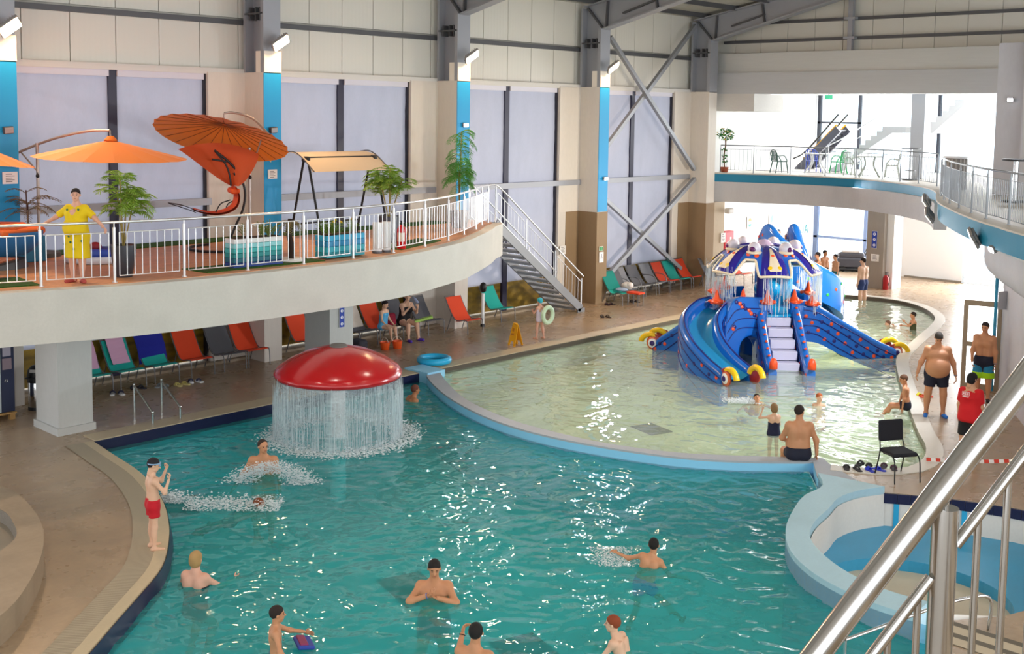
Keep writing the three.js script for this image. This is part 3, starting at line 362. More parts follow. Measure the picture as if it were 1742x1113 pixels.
  t = thing('day_bed', 'blue shell shaped day bed with orange cushions at the left edge of the balcony', 'day bed', [-21.6, 3, -8.9], 0.35); const sh = new THREE.SphereGeometry(0.95, 24, 12, 0, 6.283, Math.PI / 2, 0.9); sh.scale(1, 0.62, 0.72); part('shell', sh.translate(0, 0.72, 0), M(0x1f6aa5, 0.45), t); part('cushion', [rbox(1.5, 0.14, 1, 0.06, 0, 0.7, 0), rbox(0.6, 0.14, 0.5, 0.06, 0.35, 0.8, 0.1, 0.4)], M(0xd9642a, 0.8), t, 'orange cushions'); part('foot_ring', new THREE.CylinderGeometry(0.5, 0.55, 0.16, 24).translate(0, 0.08, 0), DARKSTEEL, t);
  t = thing('sun_bed', 'low brown slatted sun bed on the terracotta tiles beside the day bed', 'lounger', [-19.95, 3.02, -7.9], -0.9); for (let k = 0; k < 9; k++) part('slat', box(0.14, 0.03, 0.62, -0.7 + k * 0.17, 0.3, 0), M(0x8a4a2c, 0.6), t); part('frame', [box(1.55, 0.04, 0.04, 0, 0.27, 0.3), box(1.55, 0.04, 0.04, 0, 0.27, -0.3)], BLACK, t); for (const [x, z] of [[-0.7, 0.3], [0.7, 0.3], [-0.7, -0.3], [0.7, -0.3]]) part('leg', rod([x, 0, z], [x, 0.28, z], 0.018), BLACK, t); }
// parasols
const ORANGE = M(0xee8420, 0.75, { transmission: 0.25, thickness: 0 }), POLE = M(0xa59a94, 0.35, { metalness: 0.6 });
function parasol(label, c, R, rise, n, tilt, mast, arm, flare) {
  const t = thing('parasol', label, 'parasol', [mast[0], 3, mast[1]]), o = V(c[0] - mast[0], c[1] - 3, c[2] - mast[1]);
  part('base', new THREE.CylinderGeometry(0.4, 0.42, 0.08, 28).translate(0, 0.04, 0), M(0x4d4a48, 0.7), t); part('mast', rod([0, 0.05, 0], [0, mast[2] - 3, 0], 0.032), POLE, t);
  const loc = arm.map(p => V(p[0] - mast[0], p[1] - 3, p[2] - mast[1])); part('arm', tube(loc, 0.026, 30, 8), POLE, t); part('strut', rod(loc[0].clone().lerp(loc[1], 0.25), V(0, mast[2] - 3 - 0.58, 0), 0.016), POLE, t); part('crank', [rod([0, mast[2] - 3.6, 0], [0.1, mast[2] - 3.62, 0.05], 0.012), sph(0.04, 0.04, 0.04, 0.1, mast[2] - 3.66, 0.05, 8, 6)], BLACK, t);
  const can = new THREE.Group(); can.name = 'canopy_assembly'; 
  const q = new THREE.Quaternion().setFromEuler(new THREE.Euler(0, YAW, 0)).multiply(new THREE.Quaternion().setFromEuler(new THREE.Euler(tilt[0], 0, tilt[1])));
  const p = [], idx = []; const rings = 5, seg = n * 2;
  for (let j = 0; j <= rings; j++) { const s = j / rings; for (let i = 0; i < seg; i++) { const a = i / seg * 2 * Math.PI, sag = i % 2 ? 1 - 0.02 * s : 1, r = Math.max(0.001, s * R) * sag; p.push(Math.cos(a) * r, rise * (1 - Math.pow(s, flare)) - (i % 2 ? 0.012 * s : 0), Math.sin(a) * r); } }
  for (let j = 0; j < rings; j++) for (let i = 0; i < seg; i++) { const a = j * seg + i, b = j * seg + (i + 1) % seg; idx.push(a, b, a + seg, b, b + seg, a + seg); }
  let g = new THREE.BufferGeometry(); g.setAttribute('position', new THREE.Float32BufferAttribute(p, 3)); g.setIndex(idx); g = toCreasedNormals(g, 0.15); g.applyQuaternion(q); g.translate(...o.toArray()); uvm(g); const cm = part('canopy', g, ORANGE, t, 'orange fabric canopy with narrow panels');
  for (let i = 0; i < n; i++) { const a = i / n * 2 * Math.PI; let r = rod([0.05 * Math.cos(a), rise * 0.94, 0.05 * Math.sin(a)], [0.97 * R * Math.cos(a), -0.005, 0.97 * R * Math.sin(a)], 0.007, 0.007, 5); r.applyQuaternion(q); r.translate(...o.toArray()); part('rib', r, M(0x8f4a22, 0.6), cm); }
  const hub = lathe([[0, 0.08], [0.05, 0.08], [0.11, 0.02], [0.13, -0.02], [0, -0.02]], 16).translate(0, rise, 0); hub.applyQuaternion(q); hub.translate(...o.toArray()); part('top_cap', hub, M(0xe0701a, 0.7), t);
  part('hanger', rod(loc[loc.length - 1], o.clone().add(V(0, rise, 0).applyQuaternion(q)), 0.016), POLE, t); return t;
}
parasol('orange cantilever parasol above the woman in yellow', [-21.0, 5.06, -10.9], 1.46, 0.34, 16, [0.02, -0.03], [-22.72, -10.22, 5.3], [[-23.08, 5.07, -9.92], [-22.75, 5.27, -10.24], [-22.1, 5.46, -10.5], [-21.5, 5.57, -10.75], [-21.04, 5.59, -10.92]], 1.05);
parasol('orange parasol tilted over the black hanging lounger', [-21.62, 5.4, -13.8], 1.47, 0.34, 24, [-0.36, -0.12], [-21.45, -14.4, 5.2], [[-21.0, 5.5, -14.6], [-21.35, 5.85, -14.4], [-21.6, 5.97, -14.05], [-21.66, 5.95, -13.9]], 1.1);
parasol('orange parasol cut off by the left edge of the photo', [-22.6, 5.0, -8.65], 1.35, 0.36, 16, [-0.06, -0.1], [-23.0, -7.2, 5.3], [[-23.1, 5.2, -6.9], [-23, 5.4, -7.2], [-22.8, 5.65, -7.9], [-22.6, 5.62, -8.6]], 1.3);
{ // hanging lounger: image plane runs along the view's right vector
  const t = thing('hanging_lounger', 'hanging sun lounger with flared orange canopy, curved black frame and orange cushion', 'lounger', [-21.3, 3, -13.6], YAW + 0.4); const s = 1 / 78, L = (x, y, z = 0) => [(x - 378) * s, (430 - y) * s, z];
  part('base_ring', new THREE.TorusGeometry(0.75, 0.03, 8, 40, 4.4).rotateX(Math.PI / 2).translate(0.05, 0.04, 0), BLACK, t);
  part('frame_arc', [tube([L(385, 428, 0.05), L(398, 395), L(413, 360), L(416, 330), L(405, 300), L(388, 280), L(366, 262)], 0.026, 40, 8), tube([L(366, 262), L(384, 285), L(391, 305), L(393, 322)], 0.02, 20, 8), rod(L(362, 277), L(386, 281), 0.022), rod(L(408, 314), L(398, 300), 0.03)], BLACK, t, 'black curved steel arc');
  const ribbon = (pts, w, y = 0) => { const c = new THREE.CatmullRomCurve3(pts.map(p => V(...p)), false, 'centripetal'), n = 24, p = [], idx = []; for (let i = 0; i <= n; i++) { const q = c.getPoint(i / n), ww = Array.isArray(w) ? THREE.MathUtils.lerp(w[0], w[1], i / n) : w; for (const k of [-1, 1]) p.push(q.x, q.y, q.z + k * ww / 2); if (i) idx.push(2 * i - 2, 2 * i, 2 * i - 1, 2 * i, 2 * i + 1, 2 * i - 1); } const g = new THREE.BufferGeometry(); g.setAttribute('position', new THREE.Float32BufferAttribute(p, 3)); g.setIndex(idx); g.computeVertexNormals(); return uvm(g); };
  const CUSH = M(0xd4501a, 0.8);
  part('cushion', [ribbon([L(398, 322), L(404, 338), L(400, 356), L(385, 366), L(360, 369), L(330, 362)], 0.62), ribbon([L(396, 322), L(401, 338), L(397, 354), L(383, 363), L(360, 366), L(330, 359)], 0.62), rbox(0.2, 0.12, 0.55, 0.05, ...L(397, 330, 0.02))], CUSH, t, 'orange padded cushion'); part('foot_pad', [ribbon([L(335, 366), L(315, 358), L(291, 350)], [0.6, 0.4]), ribbon([L(335, 362), L(315, 354), L(291, 349)], [0.6, 0.4])], M(0x2c2022, 0.85), t, 'black underside of the foot end');
  part('arm_rest', [tube([L(364, 364, 0.3), L(372, 350, 0.32), L(388, 344, 0.3)], 0.014, 12, 6), tube([L(386, 370, -0.3), L(392, 354, -0.32), L(410, 347, -0.3)], 0.014, 12, 6)], BLACK, t);
  // flared canopy: wide lip at the top, drawn together behind the head
  const p = [], idx = []; const n = 16, m = 12; for (let j = 0; j <= m; j++) { const v = j / m, w = 0.72 * Math.pow(1 - v, 0.8) + 0.09; for (let i = 0; i <= n; i++) { const u = i / n * 2 - 1; const cx = THREE.MathUtils.lerp(372, 400, Math.pow(v, 0.8)), cy = THREE.MathUtils.lerp(254, 322, v); const q = L(cx, cy); p.push(q[0] + u * w + (1 - v) * (u < 0 ? u * 0.05 : 0), q[1] + (1 - v) * (0.05 - 0.22 * u * u * (u < 0 ? 0.55 : 1.0)), (1 - v) * 0.5 * (u * u - 0.4) + 0.12 * Math.sin(u * 3)); if (i && j) { const a = j * (n + 1) + i; idx.push(a - 1, a, a - n - 2, a, a - n - 1, a - n - 2); } } }
  const g = new THREE.BufferGeometry(); g.setAttribute('position', new THREE.Float32BufferAttribute(p, 3)); g.setIndex(idx); g.computeVertexNormals(); part('canopy', uvm(g), M(0xc9501c, 0.75, { transmission: 0.2, thickness: 0 }), t, 'flared orange fabric canopy'); }
{ const t = thing('garden_swing', 'garden swing frame with beige canopy and black A-frame legs', 'swing', [-21.85, 3, -17.25]); const A = 1.92;
  for (const z of [1.02, -1.02]) { part('leg', rod([0.08, A - 0.04, z], [0.62, 0, z], 0.028), BLACK, t); part('leg', rod([-0.08, A - 0.04, z], [-0.62, 0, z], 0.028), BLACK, t); part('apex_bracket', rbox(0.26, 0.14, 0.1, 0.04, 0, A - 0.03, z), BLACK, t); }
  part('top_bar', rod([0, A, 1.05], [0, A, -1.05], 0.03), BLACK, t); part('rear_bar', rod([-0.5, 0.32, 1.02], [-0.5, 0.32, -1.02], 0.022), BLACK, t);
  const g = new THREE.PlaneGeometry(2.3, 1.2, 8, 8), p = g.attributes.position; for (let k = 0; k < p.count; k++) p.setZ(k, -0.16 * Math.pow(p.getY(k) / 0.6, 2)); g.computeVertexNormals(); g.rotateX(-Math.PI / 2); g.rotateY(Math.PI / 2); g.rotateZ(-0.36); part('canopy', g.translate(-0.08, A + 0.05, 0), M(0xd8c3a4, 0.85, { transmission: 0.2, thickness: 0 }), t, 'beige fabric canopy');
  for (const z of [1.15, -1.15]) part('canopy_frame', tube([[-0.62, A + 0.12, z], [-0.3, A + 0.14, z], [0, A + 0.03, z], [0.5, A - 0.3, z]], 0.014, 14, 6), DARKSTEEL, t);
}
// ---------- steel stairs ----------
{ const t = thing('steel_stairs', 'grey steel stairs with railing leading down from the balcony to the deck', 'stairs'), z0 = -22.85, z1 = -26.75, n = 15;
  for (const x of [-22.0, -23.08]) part('stringer', [bar([x, 2.96, z0], [x, 0.1, z1 + 0.06], 0.05, 0.24), bxa(x - 0.025, x + 0.025, 0, 0.12, z1 - 0.1, z1 + 0.22)], M(0x8d9096, 0.5, { metalness: 0.4 }), t);
  const tread = mg([rbox(1.03, 0.03, 0.25, 0.006), box(1.03, 0.06, 0.015, 0, -0.03, 0.12)]);
  for (let i = 0; i < n; i++) { const o = part('tread', tread, M(0xa3a6ab, 0.5, { metalness: 0.4 }), t); o.position.set(-22.54, 2.86 - i * 0.195, z0 - 0.12 - i * 0.257); }
  part('landing', bxa(-23.2, -21.98, 2.92, 2.99, z0, z0 + 0.06), STEEL, t);
  for (const x of [-22.0, -23.08]) {
    part('handrail', tube([[x, 4.04, z0 + 0.3], [x, 4.06, z0 + 0.05], [x, 4.0, z0 - 0.1], [x, 2.5, z0 - 2.08], [x, 1.1, z1 - 0.02]], 0.023, 40, 8), SATIN, t);
    for (const k of [0, 0.333, 0.667, 0.985]) { const z = z0 + (z1 - z0) * k, y = 3 - 3 * k; part('post', rod([x, y, z], [x, y + 1.0, z], 0.021), SATIN, t); }
    for (let q = 0; q < 3; q++) { const a = q / 3 + 0.02, b = (q + 1) / 3 - 0.02, P = (k, d) => [x, 3 - 3 * k + d, z0 + (z1 - z0) * k]; part('panel_rail', rod(P(a, 0.88), P(b, 0.88), 0.011), SATIN, t); part('bottom_rail', rod(P(a, 0.16), P(b, 0.16), 0.02), SATIN, t); for (let k = 0; k < 9; k++) { const s = a + (b - a) * k / 8; part('baluster', rod(P(s, 0.16), P(s, 0.88), 0.007, 0.007, 5), SATIN, t); } }
  } }
// ---------- lounge chairs ----------
const OR = M(0xe8471c, 0.75), TE = M(0x12a79b, 0.75), GR = M(0x5f6067, 0.8), LEG = M(0x77787c, 0.4, { metalness: 0.5 });
const CORAL = OR;
function sheet(pts, w, th = 0.012) { const c = new THREE.CatmullRomCurve3(pts.map(p => V(0, ...p)), false, 'centripetal').getPoints(14), s = new THREE.Shape(); c.forEach((p, i) => { const q = c[Math.min(i + 1, 14)], o = c[Math.max(i - 1, 0)], l = Math.hypot(q.z - o.z, q.y - o.y); p.nx = -(q.y - o.y) / l; p.ny = (q.z - o.z) / l; i ? s.lineTo(p.z, p.y) : s.moveTo(p.z, p.y); }); for (let i = 14; i >= 0; i--) s.lineTo(c[i].z + c[i].nx * th, c[i].y + c[i].ny * th); const g = new THREE.ExtrudeGeometry(s, { depth: w, bevelEnabled: false, steps: 1 }); g.translate(0, 0, -w / 2); g.rotateY(-Math.PI / 2); return uvm(g); }
function lounge(kind, label, p, turn, group, fabric, towel) {
  const t = thing(kind, label, 'chair', p, turn, group), w = 0.56;
  part('back_sling', sheet([[0.93, -0.5], [0.66, -0.34], [0.42, -0.16], [0.33, -0.06]], w), fabric, t); part('seat_sling', sheet([[0.31, -0.08], [0.33, 0.08], [0.38, 0.26], [0.375, 0.36]], w), fabric, t);
  for (const s of [-1, 1]) { const x = s * (w / 2 + 0.015); part('side_rail', tube([[x, 0.96, -0.52], [x, 0.66, -0.34], [x, 0.36, -0.08], [x, 0.38, 0.24], [x, 0.38, 0.37]], 0.013, 24, 6), LEG, t); part('leg', tube([[x, 0.39, 0.34], [x, 0.36, 0.375], [x, 0, 0.41]], 0.013, 10, 6), LEG, t); part('leg', tube([[x, 0.5, -0.22], [x, 0.3, -0.3], [x, 0, -0.42]], 0.013, 10, 6), LEG, t);
    if (kind === 'armchair') part('arm_rest', tube([[x, 0.62, -0.3], [x, 0.62, 0.1], [x, 0.55, 0.22], [x, 0.38, 0.3]], 0.014, 16, 6), LEG, t); }
  part('cross_bar', rod([-w / 2, 0.95, -0.515], [w / 2, 0.95, -0.515], 0.012), LEG, t);
  return t;
}
const CX = -22.8, Q = Math.PI / 2, ga = 'lounge chairs under the balcony', gb = 'lounge chairs along the far windows';
function towel(label, p, turn, color, o = {}) { const w = o.w || 0.46, g = sheet([[0.98, -0.53], [0.965, -0.5], [0.68, -0.315], [o.low || 0.46, -0.15 - (0.46 - (o.low || 0.46)) * 0.6]], w, 0.015); const pos = g.attributes.position; for (let i = 0; i < pos.count; i++) { pos.setZ(i, pos.getZ(i) + 0.03 + 0.012 * n2(pos.getX(i) * 14, pos.getY(i) * 5)); } g.computeVertexNormals(); const m = solo('towel', label, 'towel', g, M(color, 0.95, { sheen: 0.5 })); m.position.set(...p); m.rotation.y = turn; return m; }
lounge('lounge_chair', 'teal lounge chair with pink towel half hidden by the square column', [CX, 0, -11.3], Q, ga, TE); towel('pale pink towel on the chair half hidden by the square column', [CX, 0, -11.3], Q, 0xd8a8c6, { w: 0.54, low: 0.4 });
lounge('lounge_chair', 'teal lounge chair with a narrow pink towel, second from the square column', [CX, 0, -12.07], Q, ga, TE); towel('pale pink towel down the middle of the second teal lounge chair', [CX, 0, -12.07], Q, 0xdcaac8, { w: 0.4 });
lounge('lounge_chair', 'teal lounge chair under a large navy blue towel', [CX, 0, -12.87], Q, ga, TE); towel('large navy blue towel over a teal lounge chair', [CX, 0, -12.87], Q, 0x1a2390, { w: 0.68, low: 0.35 });
lounge('lounge_chair', 'orange lounge chair right of the navy towel', [CX, 0, -13.77], Q, ga, OR);
lounge('lounge_chair', 'dark grey lounge chair between two orange ones under the balcony', [CX, 0, -14.62], Q, ga, GR);
lounge('lounge_chair', 'orange lounge chair left of the wall pier, behind the mushroom fountain edge', [CX, 0, -15.28], Q, ga, OR);
lounge('lounge_chair', 'dark grey lounge chair mostly hidden behind the orange one by the wall pier', [CX - 0.05, 0, -17.55], Q, ga, GR);
lounge('lounge_chair', 'orange lounge chair just above the red mushroom cap', [CX, 0, -16.93], Q, ga, OR);
lounge('lounge_chair', 'grey lounge chair with white towel right of the second column', [CX, 0, -18.62], Q, ga, GR); towel('cream white towel on the chair right of the second column', [CX, 0, -18.62], Q, 0xe6dcd2, { w: 0.5, low: 0.42 });
towel('pale towel on the hidden grey chair above the mushroom cap', [CX - 0.05, 0, -17.55], Q, 0xd9bcc4, { w: 0.44, low: 0.45 });
lounge('lounge_chair', 'orange lounge chair where the girl in blue sits', [CX, 0, -19.3], Q, ga, OR);
lounge('lounge_chair', 'dark grey lounge chair where the woman in black sits', [CX, 0, -20.1], Q, ga, GR);
lounge('lounge_chair', 'empty dark grey lounge chair right of the woman in black', [CX, 0, -21.0], Q, ga, GR);
lounge('lounge_chair', 'orange lounge chair left of the wall pier by the steel stairs', [-22.12, 0, -21.82], Q, ga, OR);
lounge('lounge_chair', 'single teal lounge chair beneath the steel stairs', [CX, 0, -23.85], Q, ga, TE);
lounge('lounge_chair', 'teal covered lounge chair beside the foot of the steel stairs', [-22.2, 0, -28.8], Q, gb, TE);
lounge('lounge_chair', 'grey lounge chair with a white bag in the far row', [-22.5, 0, -29.5], Q, gb, GR);
lounge('armchair', 'left grey armchair in the far row', [CX, 0, -30.15], Q, gb, M(0x85868d, 0.8)); lounge('lounge_chair', 'dark grey lounge chair between the two grey armchairs', [CX, 0, -30.85], Q, gb, GR);
lounge('armchair', 'right grey armchair in the far row, by the dark mullion', [CX, 0, -31.6], Q, gb, M(0x85868d, 0.8)); lounge('lounge_chair', 'left orange lounge chair of the far row', [CX, 0, -32.28], Q, gb, CORAL);
lounge('lounge_chair', 'teal lounge chair between two orange ones in the far row', [CX, 0, -32.94], Q, gb, TE); lounge('lounge_chair', 'right orange lounge chair of the far row', [CX, 0, -33.66], Q, gb, CORAL);
lounge('lounge_chair', 'dark grey lounge chair at the right end of the far row', [CX + 0.55, 0, -34.45], Q, gb, GR); lounge('lounge_chair', 'last orange lounge chair by the octopus water streams', [-22.0, 0, -35.7], Q, gb, CORAL);
{ const t = solo('chair_cover', 'dark teal cloth hanging over the back of the chair by the stairs', 'cloth', sheet([[0.5, -0.62], [0.75, -0.6], [0.97, -0.52], [0.94, -0.48], [0.66, -0.31], [0.45, -0.16]], 0.64, 0.02), M(0x0e857d, 0.9)); t.position.set(-22.2, 0, -28.8); t.rotation.y = Q;
  let o = solo('beach_bag', 'white beach bag on the grey chair of the far row', 'bag', mg([sph(0.22, 0.13, 0.14, 0, 0.12, 0), sph(0.12, 0.1, 0.1, 0.14, 0.16, 0.03)]), M(0xf0eceb, 0.9)); o.position.set(-22.3, 0.38, -29.4);
  o = solo('folded_towel', 'crumpled pale blue towel on the seat of the covered teal chair', 'towel', sph(0.22, 0.06, 0.17, 0, 0.06, 0), M(0x9fb3d2, 0.95)); o.position.set(-22.1, 0.4, -28.85);
  o = solo('seat_cushion', 'orange seat pad in front of the covered teal chair', 'cushion', rbox(0.5, 0.06, 0.34, 0.02), OR); o.position.set(-21.62, 0.4, -28.95); const l = thing('foot_stool', 'small grey stool frame under the orange seat pad', 'stool', [-21.62, 0, -28.95]); for (const [x, z] of [[-0.2, -0.14], [0.2, -0.14], [-0.2, 0.14], [0.2, 0.14]]) part('leg', rod([x, 0, z], [x, 0.37, z], 0.013), LEG, l); }
// footwear: each pair is one thing of two shoes
function slippers(label, p, turn, c, sole = 0xd8d8d8, strap = c) { const t = thing('slippers', label, 'footwear', p, turn); for (const s of [-1, 1]) { const d = s * 0.08; const g = new THREE.Shape(); g.moveTo(-0.045, -0.11); g.quadraticCurveTo(-0.055, 0.12, 0, 0.14); g.quadraticCurveTo(0.055, 0.12, 0.045, -0.11); g.quadraticCurveTo(0, -0.15, -0.045, -0.11); const q = new THREE.ExtrudeGeometry(g, { depth: 0.025, bevelEnabled: false }); q.rotateX(-Math.PI / 2); q.rotateY(s * 0.25); const o = part('sole', q.translate(d, 0, s * 0.03), M(sole, 0.7), t); const a = new THREE.TorusGeometry(0.048, 0.014, 6, 14, Math.PI); part('strap', [a.clone().translate(d, 0.02, s * 0.03 - 0.04), a.clone().scale(1, 0.9, 2.2).translate(d, 0.02, s * 0.03 - 0.02)], M(strap, 0.6), o); } return t; }
slippers('dark blue and white slippers in front of the chair by the square column', [-22.15, 0, -11.55], 1.2, 0x1a1c3c); slippers('black slippers under the second teal chair', [-22.3, 0, -12.1], 1.7, 0x20212a, 0x2a2a3a); slippers('grey and red slippers in front of the navy towel', [-22.05, 0, -12.55], 0.8, 0x6a7378, 0x8a9094); slippers('yellow slippers below the navy towel', [-21.95, 0, -12.95], 1.9, 0xb8a860, 0xcdbf7c); slippers('navy and white slippers right of the yellow pair', [-22.0, 0, -13.32], 1.4, 0x23244a, 0xe2e2e6);
slippers('dark sandals under the covered teal chair', [-22.2, 0, -28.35], 1.5, 0x3a2024, 0x30191c); slippers('black sandals under the white bag', [-22.0, 0, -29.4], 1.2, 0x221a1e, 0x1a1416); slippers('lone pair of dark slippers on the deck by the stairs', [-20.9, 0, -26.5], 1.1, 0x3a2a24, 0x3a2a24);
slippers('black flip-flops on the deck corner beside the divider', [-8.72, 0, -17.98], 0.7, 0x1c1a1c, 0x2b2628); slippers('bright blue clogs near the black chair', [-8.42, 0, -18.2], 1.3, 0x2334c0, 0x2334c0); slippers('dark sandals behind the blue clogs', [-8.3, 0, -18.5], 0.4, 0x4a2c40, 0x3a3038); slippers('red and yellow slippers on the deck by the big man', [-10.05, 0, -24.0], 1.2, 0xd03020, 0xd8482c, 0xd9cf30);
slippers('black slippers on the deck left of the blue clogs, partly behind them', [-8.66, 0, -18.32], 0.2, 0x222226, 0x28282c);
{ // bin, vending machine on its pallet
  let t = thing('waste_bin', 'stainless steel waste bin with black swing lid left of the square column', 'bin', [-22.15, 0, -9.85], YAW); part('body', lathe([[0, 0.06], [0.17, 0.06], [0.17, 0.58], [0, 0.58]], 24), INOX, t); part('foot', new THREE.CylinderGeometry(0.175, 0.18, 0.06, 24).translate(0, 0.03, 0), BLACK, t); part('lid', [lathe([[0.18, 0.56], [0.185, 0.7], [0.17, 0.8], [0.1, 0.88], [0, 0.9]], 24), box(0.3, 0.02, 0.1, 0, 0.66, 0.17)], BLACK, t); part('label', box(0.14, 0.06, 0.01, 0, 0.8, 0.165, 0, -0.3), M(0xb8b4b0, 0.6), t);
  t = thing('pallet', 'wooden pallet under the vending machine', 'pallet', [-22.12, 0, -8.75]); for (let k = 0; k < 5; k++) part('board', box(0.12, 0.02, 1.0, -0.36 + k * 0.18, 0.13, 0), M(0xb8915a, 0.8), t); for (const z of [-0.42, 0, 0.42]) { part('runner', box(0.84, 0.02, 0.1, 0, 0.11, z), M(0xa9834e, 0.8), t); for (const x of [-0.36, 0, 0.36]) part('block', box(0.1, 0.1, 0.1, x, 0.05, z), M(0xa9834e, 0.8), t); }
  t = thing('vending_machine', 'grey vending machine with snack window and dark control panel at the left edge', 'vending machine', [-22.12, 0.14, -8.75], Q);
  part('cabinet', rbox(1.0, 1.86, 0.7, 0.02, 0, 0.93, 0), M(0x2c3450, 0.4), t); part('door', rbox(0.7, 0.62, 0.03, 0.01, -0.15, 0.36, 0.36), M(0xb9bcc6, 0.4), t); part('window', rbox(0.66, 1.05, 0.02, 0.005, -0.15, 1.25, 0.36), M(0x3a2c38, 0.2), t); part('frame', [box(0.03, 1.8, 0.04, 0.2, 0.93, 0.37), box(0.03, 1.8, 0.04, -0.49, 0.93, 0.37)], M(0xb6c4c8, 0.4), t); part('flap', rbox(0.3, 0.14, 0.02, 0.01, 0.02, 0.42, 0.38), M(0x8c7fa0, 0.4), t); part('card_panel', [rbox(0.16, 0.3, 0.02, 0.02, 0.35, 1.25, 0.36)], M(0xa9a6b8, 0.4), t); part('coin_panel', rbox(0.18, 0.22, 0.02, 0.01, 0.35, 0.95, 0.36), M(0x8f7f8a, 0.4), t); part('lock', new THREE.TorusGeometry(0.025, 0.008, 8, 16).translate(0.33, 0.62, 0.36), INOX, t);
  const sc = part('display_screen', box(0.13, 0.05, 0.01, 0.34, 1.62, 0.36), new THREE.MeshStandardMaterial({ color: 0x101830, emissive: 0x3f5cff, emissiveIntensity: 1.6 }), t); sc.userData.label = 'small blue lit display';
  for (let r = 0; r < 4; r++) for (let k = 0; k < 5; k++) part('snack_pack', rbox(0.09, 0.14, 0.02, 0.01, -0.4 + k * 0.12, 0.86 + r * 0.24, 0.372), M([0xc8502a, 0x2f7a3c, 0xc9b26a, 0x8a3040][(r + k) % 4], 0.5), t); }
{ const t = thing('pool_ladder', 'pair of chrome grab rails of the pool ladder in front of the square column', 'ladder', [0, 0, 0]); for (const z of [-10.78, -11.36]) part('grab_rail', [rod([-20.0, 0, z], [-20.0, 0.72, z], 0.024), rod([-20.0, 0.7, z], [-19.42, 0.27, z - 0.06], 0.022), rod([-19.42, -1.1, z - 0.06], [-19.42, 0.27, z - 0.06], 0.024), sph(0.03, 0.03, 0.03, -19.42, 0.27, z - 0.06, 10, 8), sph(0.024, 0.024, 0.024, -20, 0.72, z, 10, 8)], INOX, t); for (const y of [-0.4, -0.7, -1.0]) part('step', bxa(-19.5, -19.36, y, y + 0.03, -11.42, -10.84), INOX, t); }
{ const t = thing('wet_floor_sign', 'yellow folding wet floor sign on the deck at the pool edge', 'sign', [-19.92, 0, -21.5], YAW + 0.75); const Y = M(0xf2ac0a, 0.6); for (const s of [-1, 1]) { const g = new THREE.Shape(); g.moveTo(-0.14, 0); g.lineTo(-0.1, 0.56); g.quadraticCurveTo(0, 0.62, 0.1, 0.56); g.lineTo(0.14, 0); g.lineTo(0.07, 0); g.lineTo(0.05, 0.12); g.lineTo(-0.05, 0.12); g.lineTo(-0.07, 0); const q = new THREE.ExtrudeGeometry(g, { depth: 0.012, bevelEnabled: false }); q.rotateY(Math.PI / 2); q.rotateZ(s * 0.25); q.translate(s * 0.145, 0, 0); const o = part('panel', q, Y, t); part('symbol', [box(0.004, 0.08, 0.07, s * 0.06 + s * 0.012, 0.42, 0, 0, 0, s * 0.25), box(0.004, 0.05, 0.1, s * 0.085 + s * 0.012, 0.3, 0, 0, 0, s * 0.25)], M(0xc07808, 0.6), o); } part('handle', rbox(0.06, 0.04, 0.12, 0.01, 0, 0.57, 0), Y, t); }
// floor lamp post by the stairs
{ const t = thing('foot_shower', 'white upright pipe with a black head beside the wall pier at the stairs', 'pipe', [-22.35, 0, -22.75]); part('pipe', rod([0, 0.08, 0], [0, 0.95, 0], 0.045), M(0xf0f2f4, 0.4), t); part('foot', new THREE.CylinderGeometry(0.06, 0.07, 0.08, 16).translate(0, 0.04, 0), BLACK, t); part('head', [sph(0.1, 0.15, 0.1, 0, 1.12, 0), sph(0.04, 0.04, 0.04, 0.09, 1.05, 0.02)], BLACK, t); }
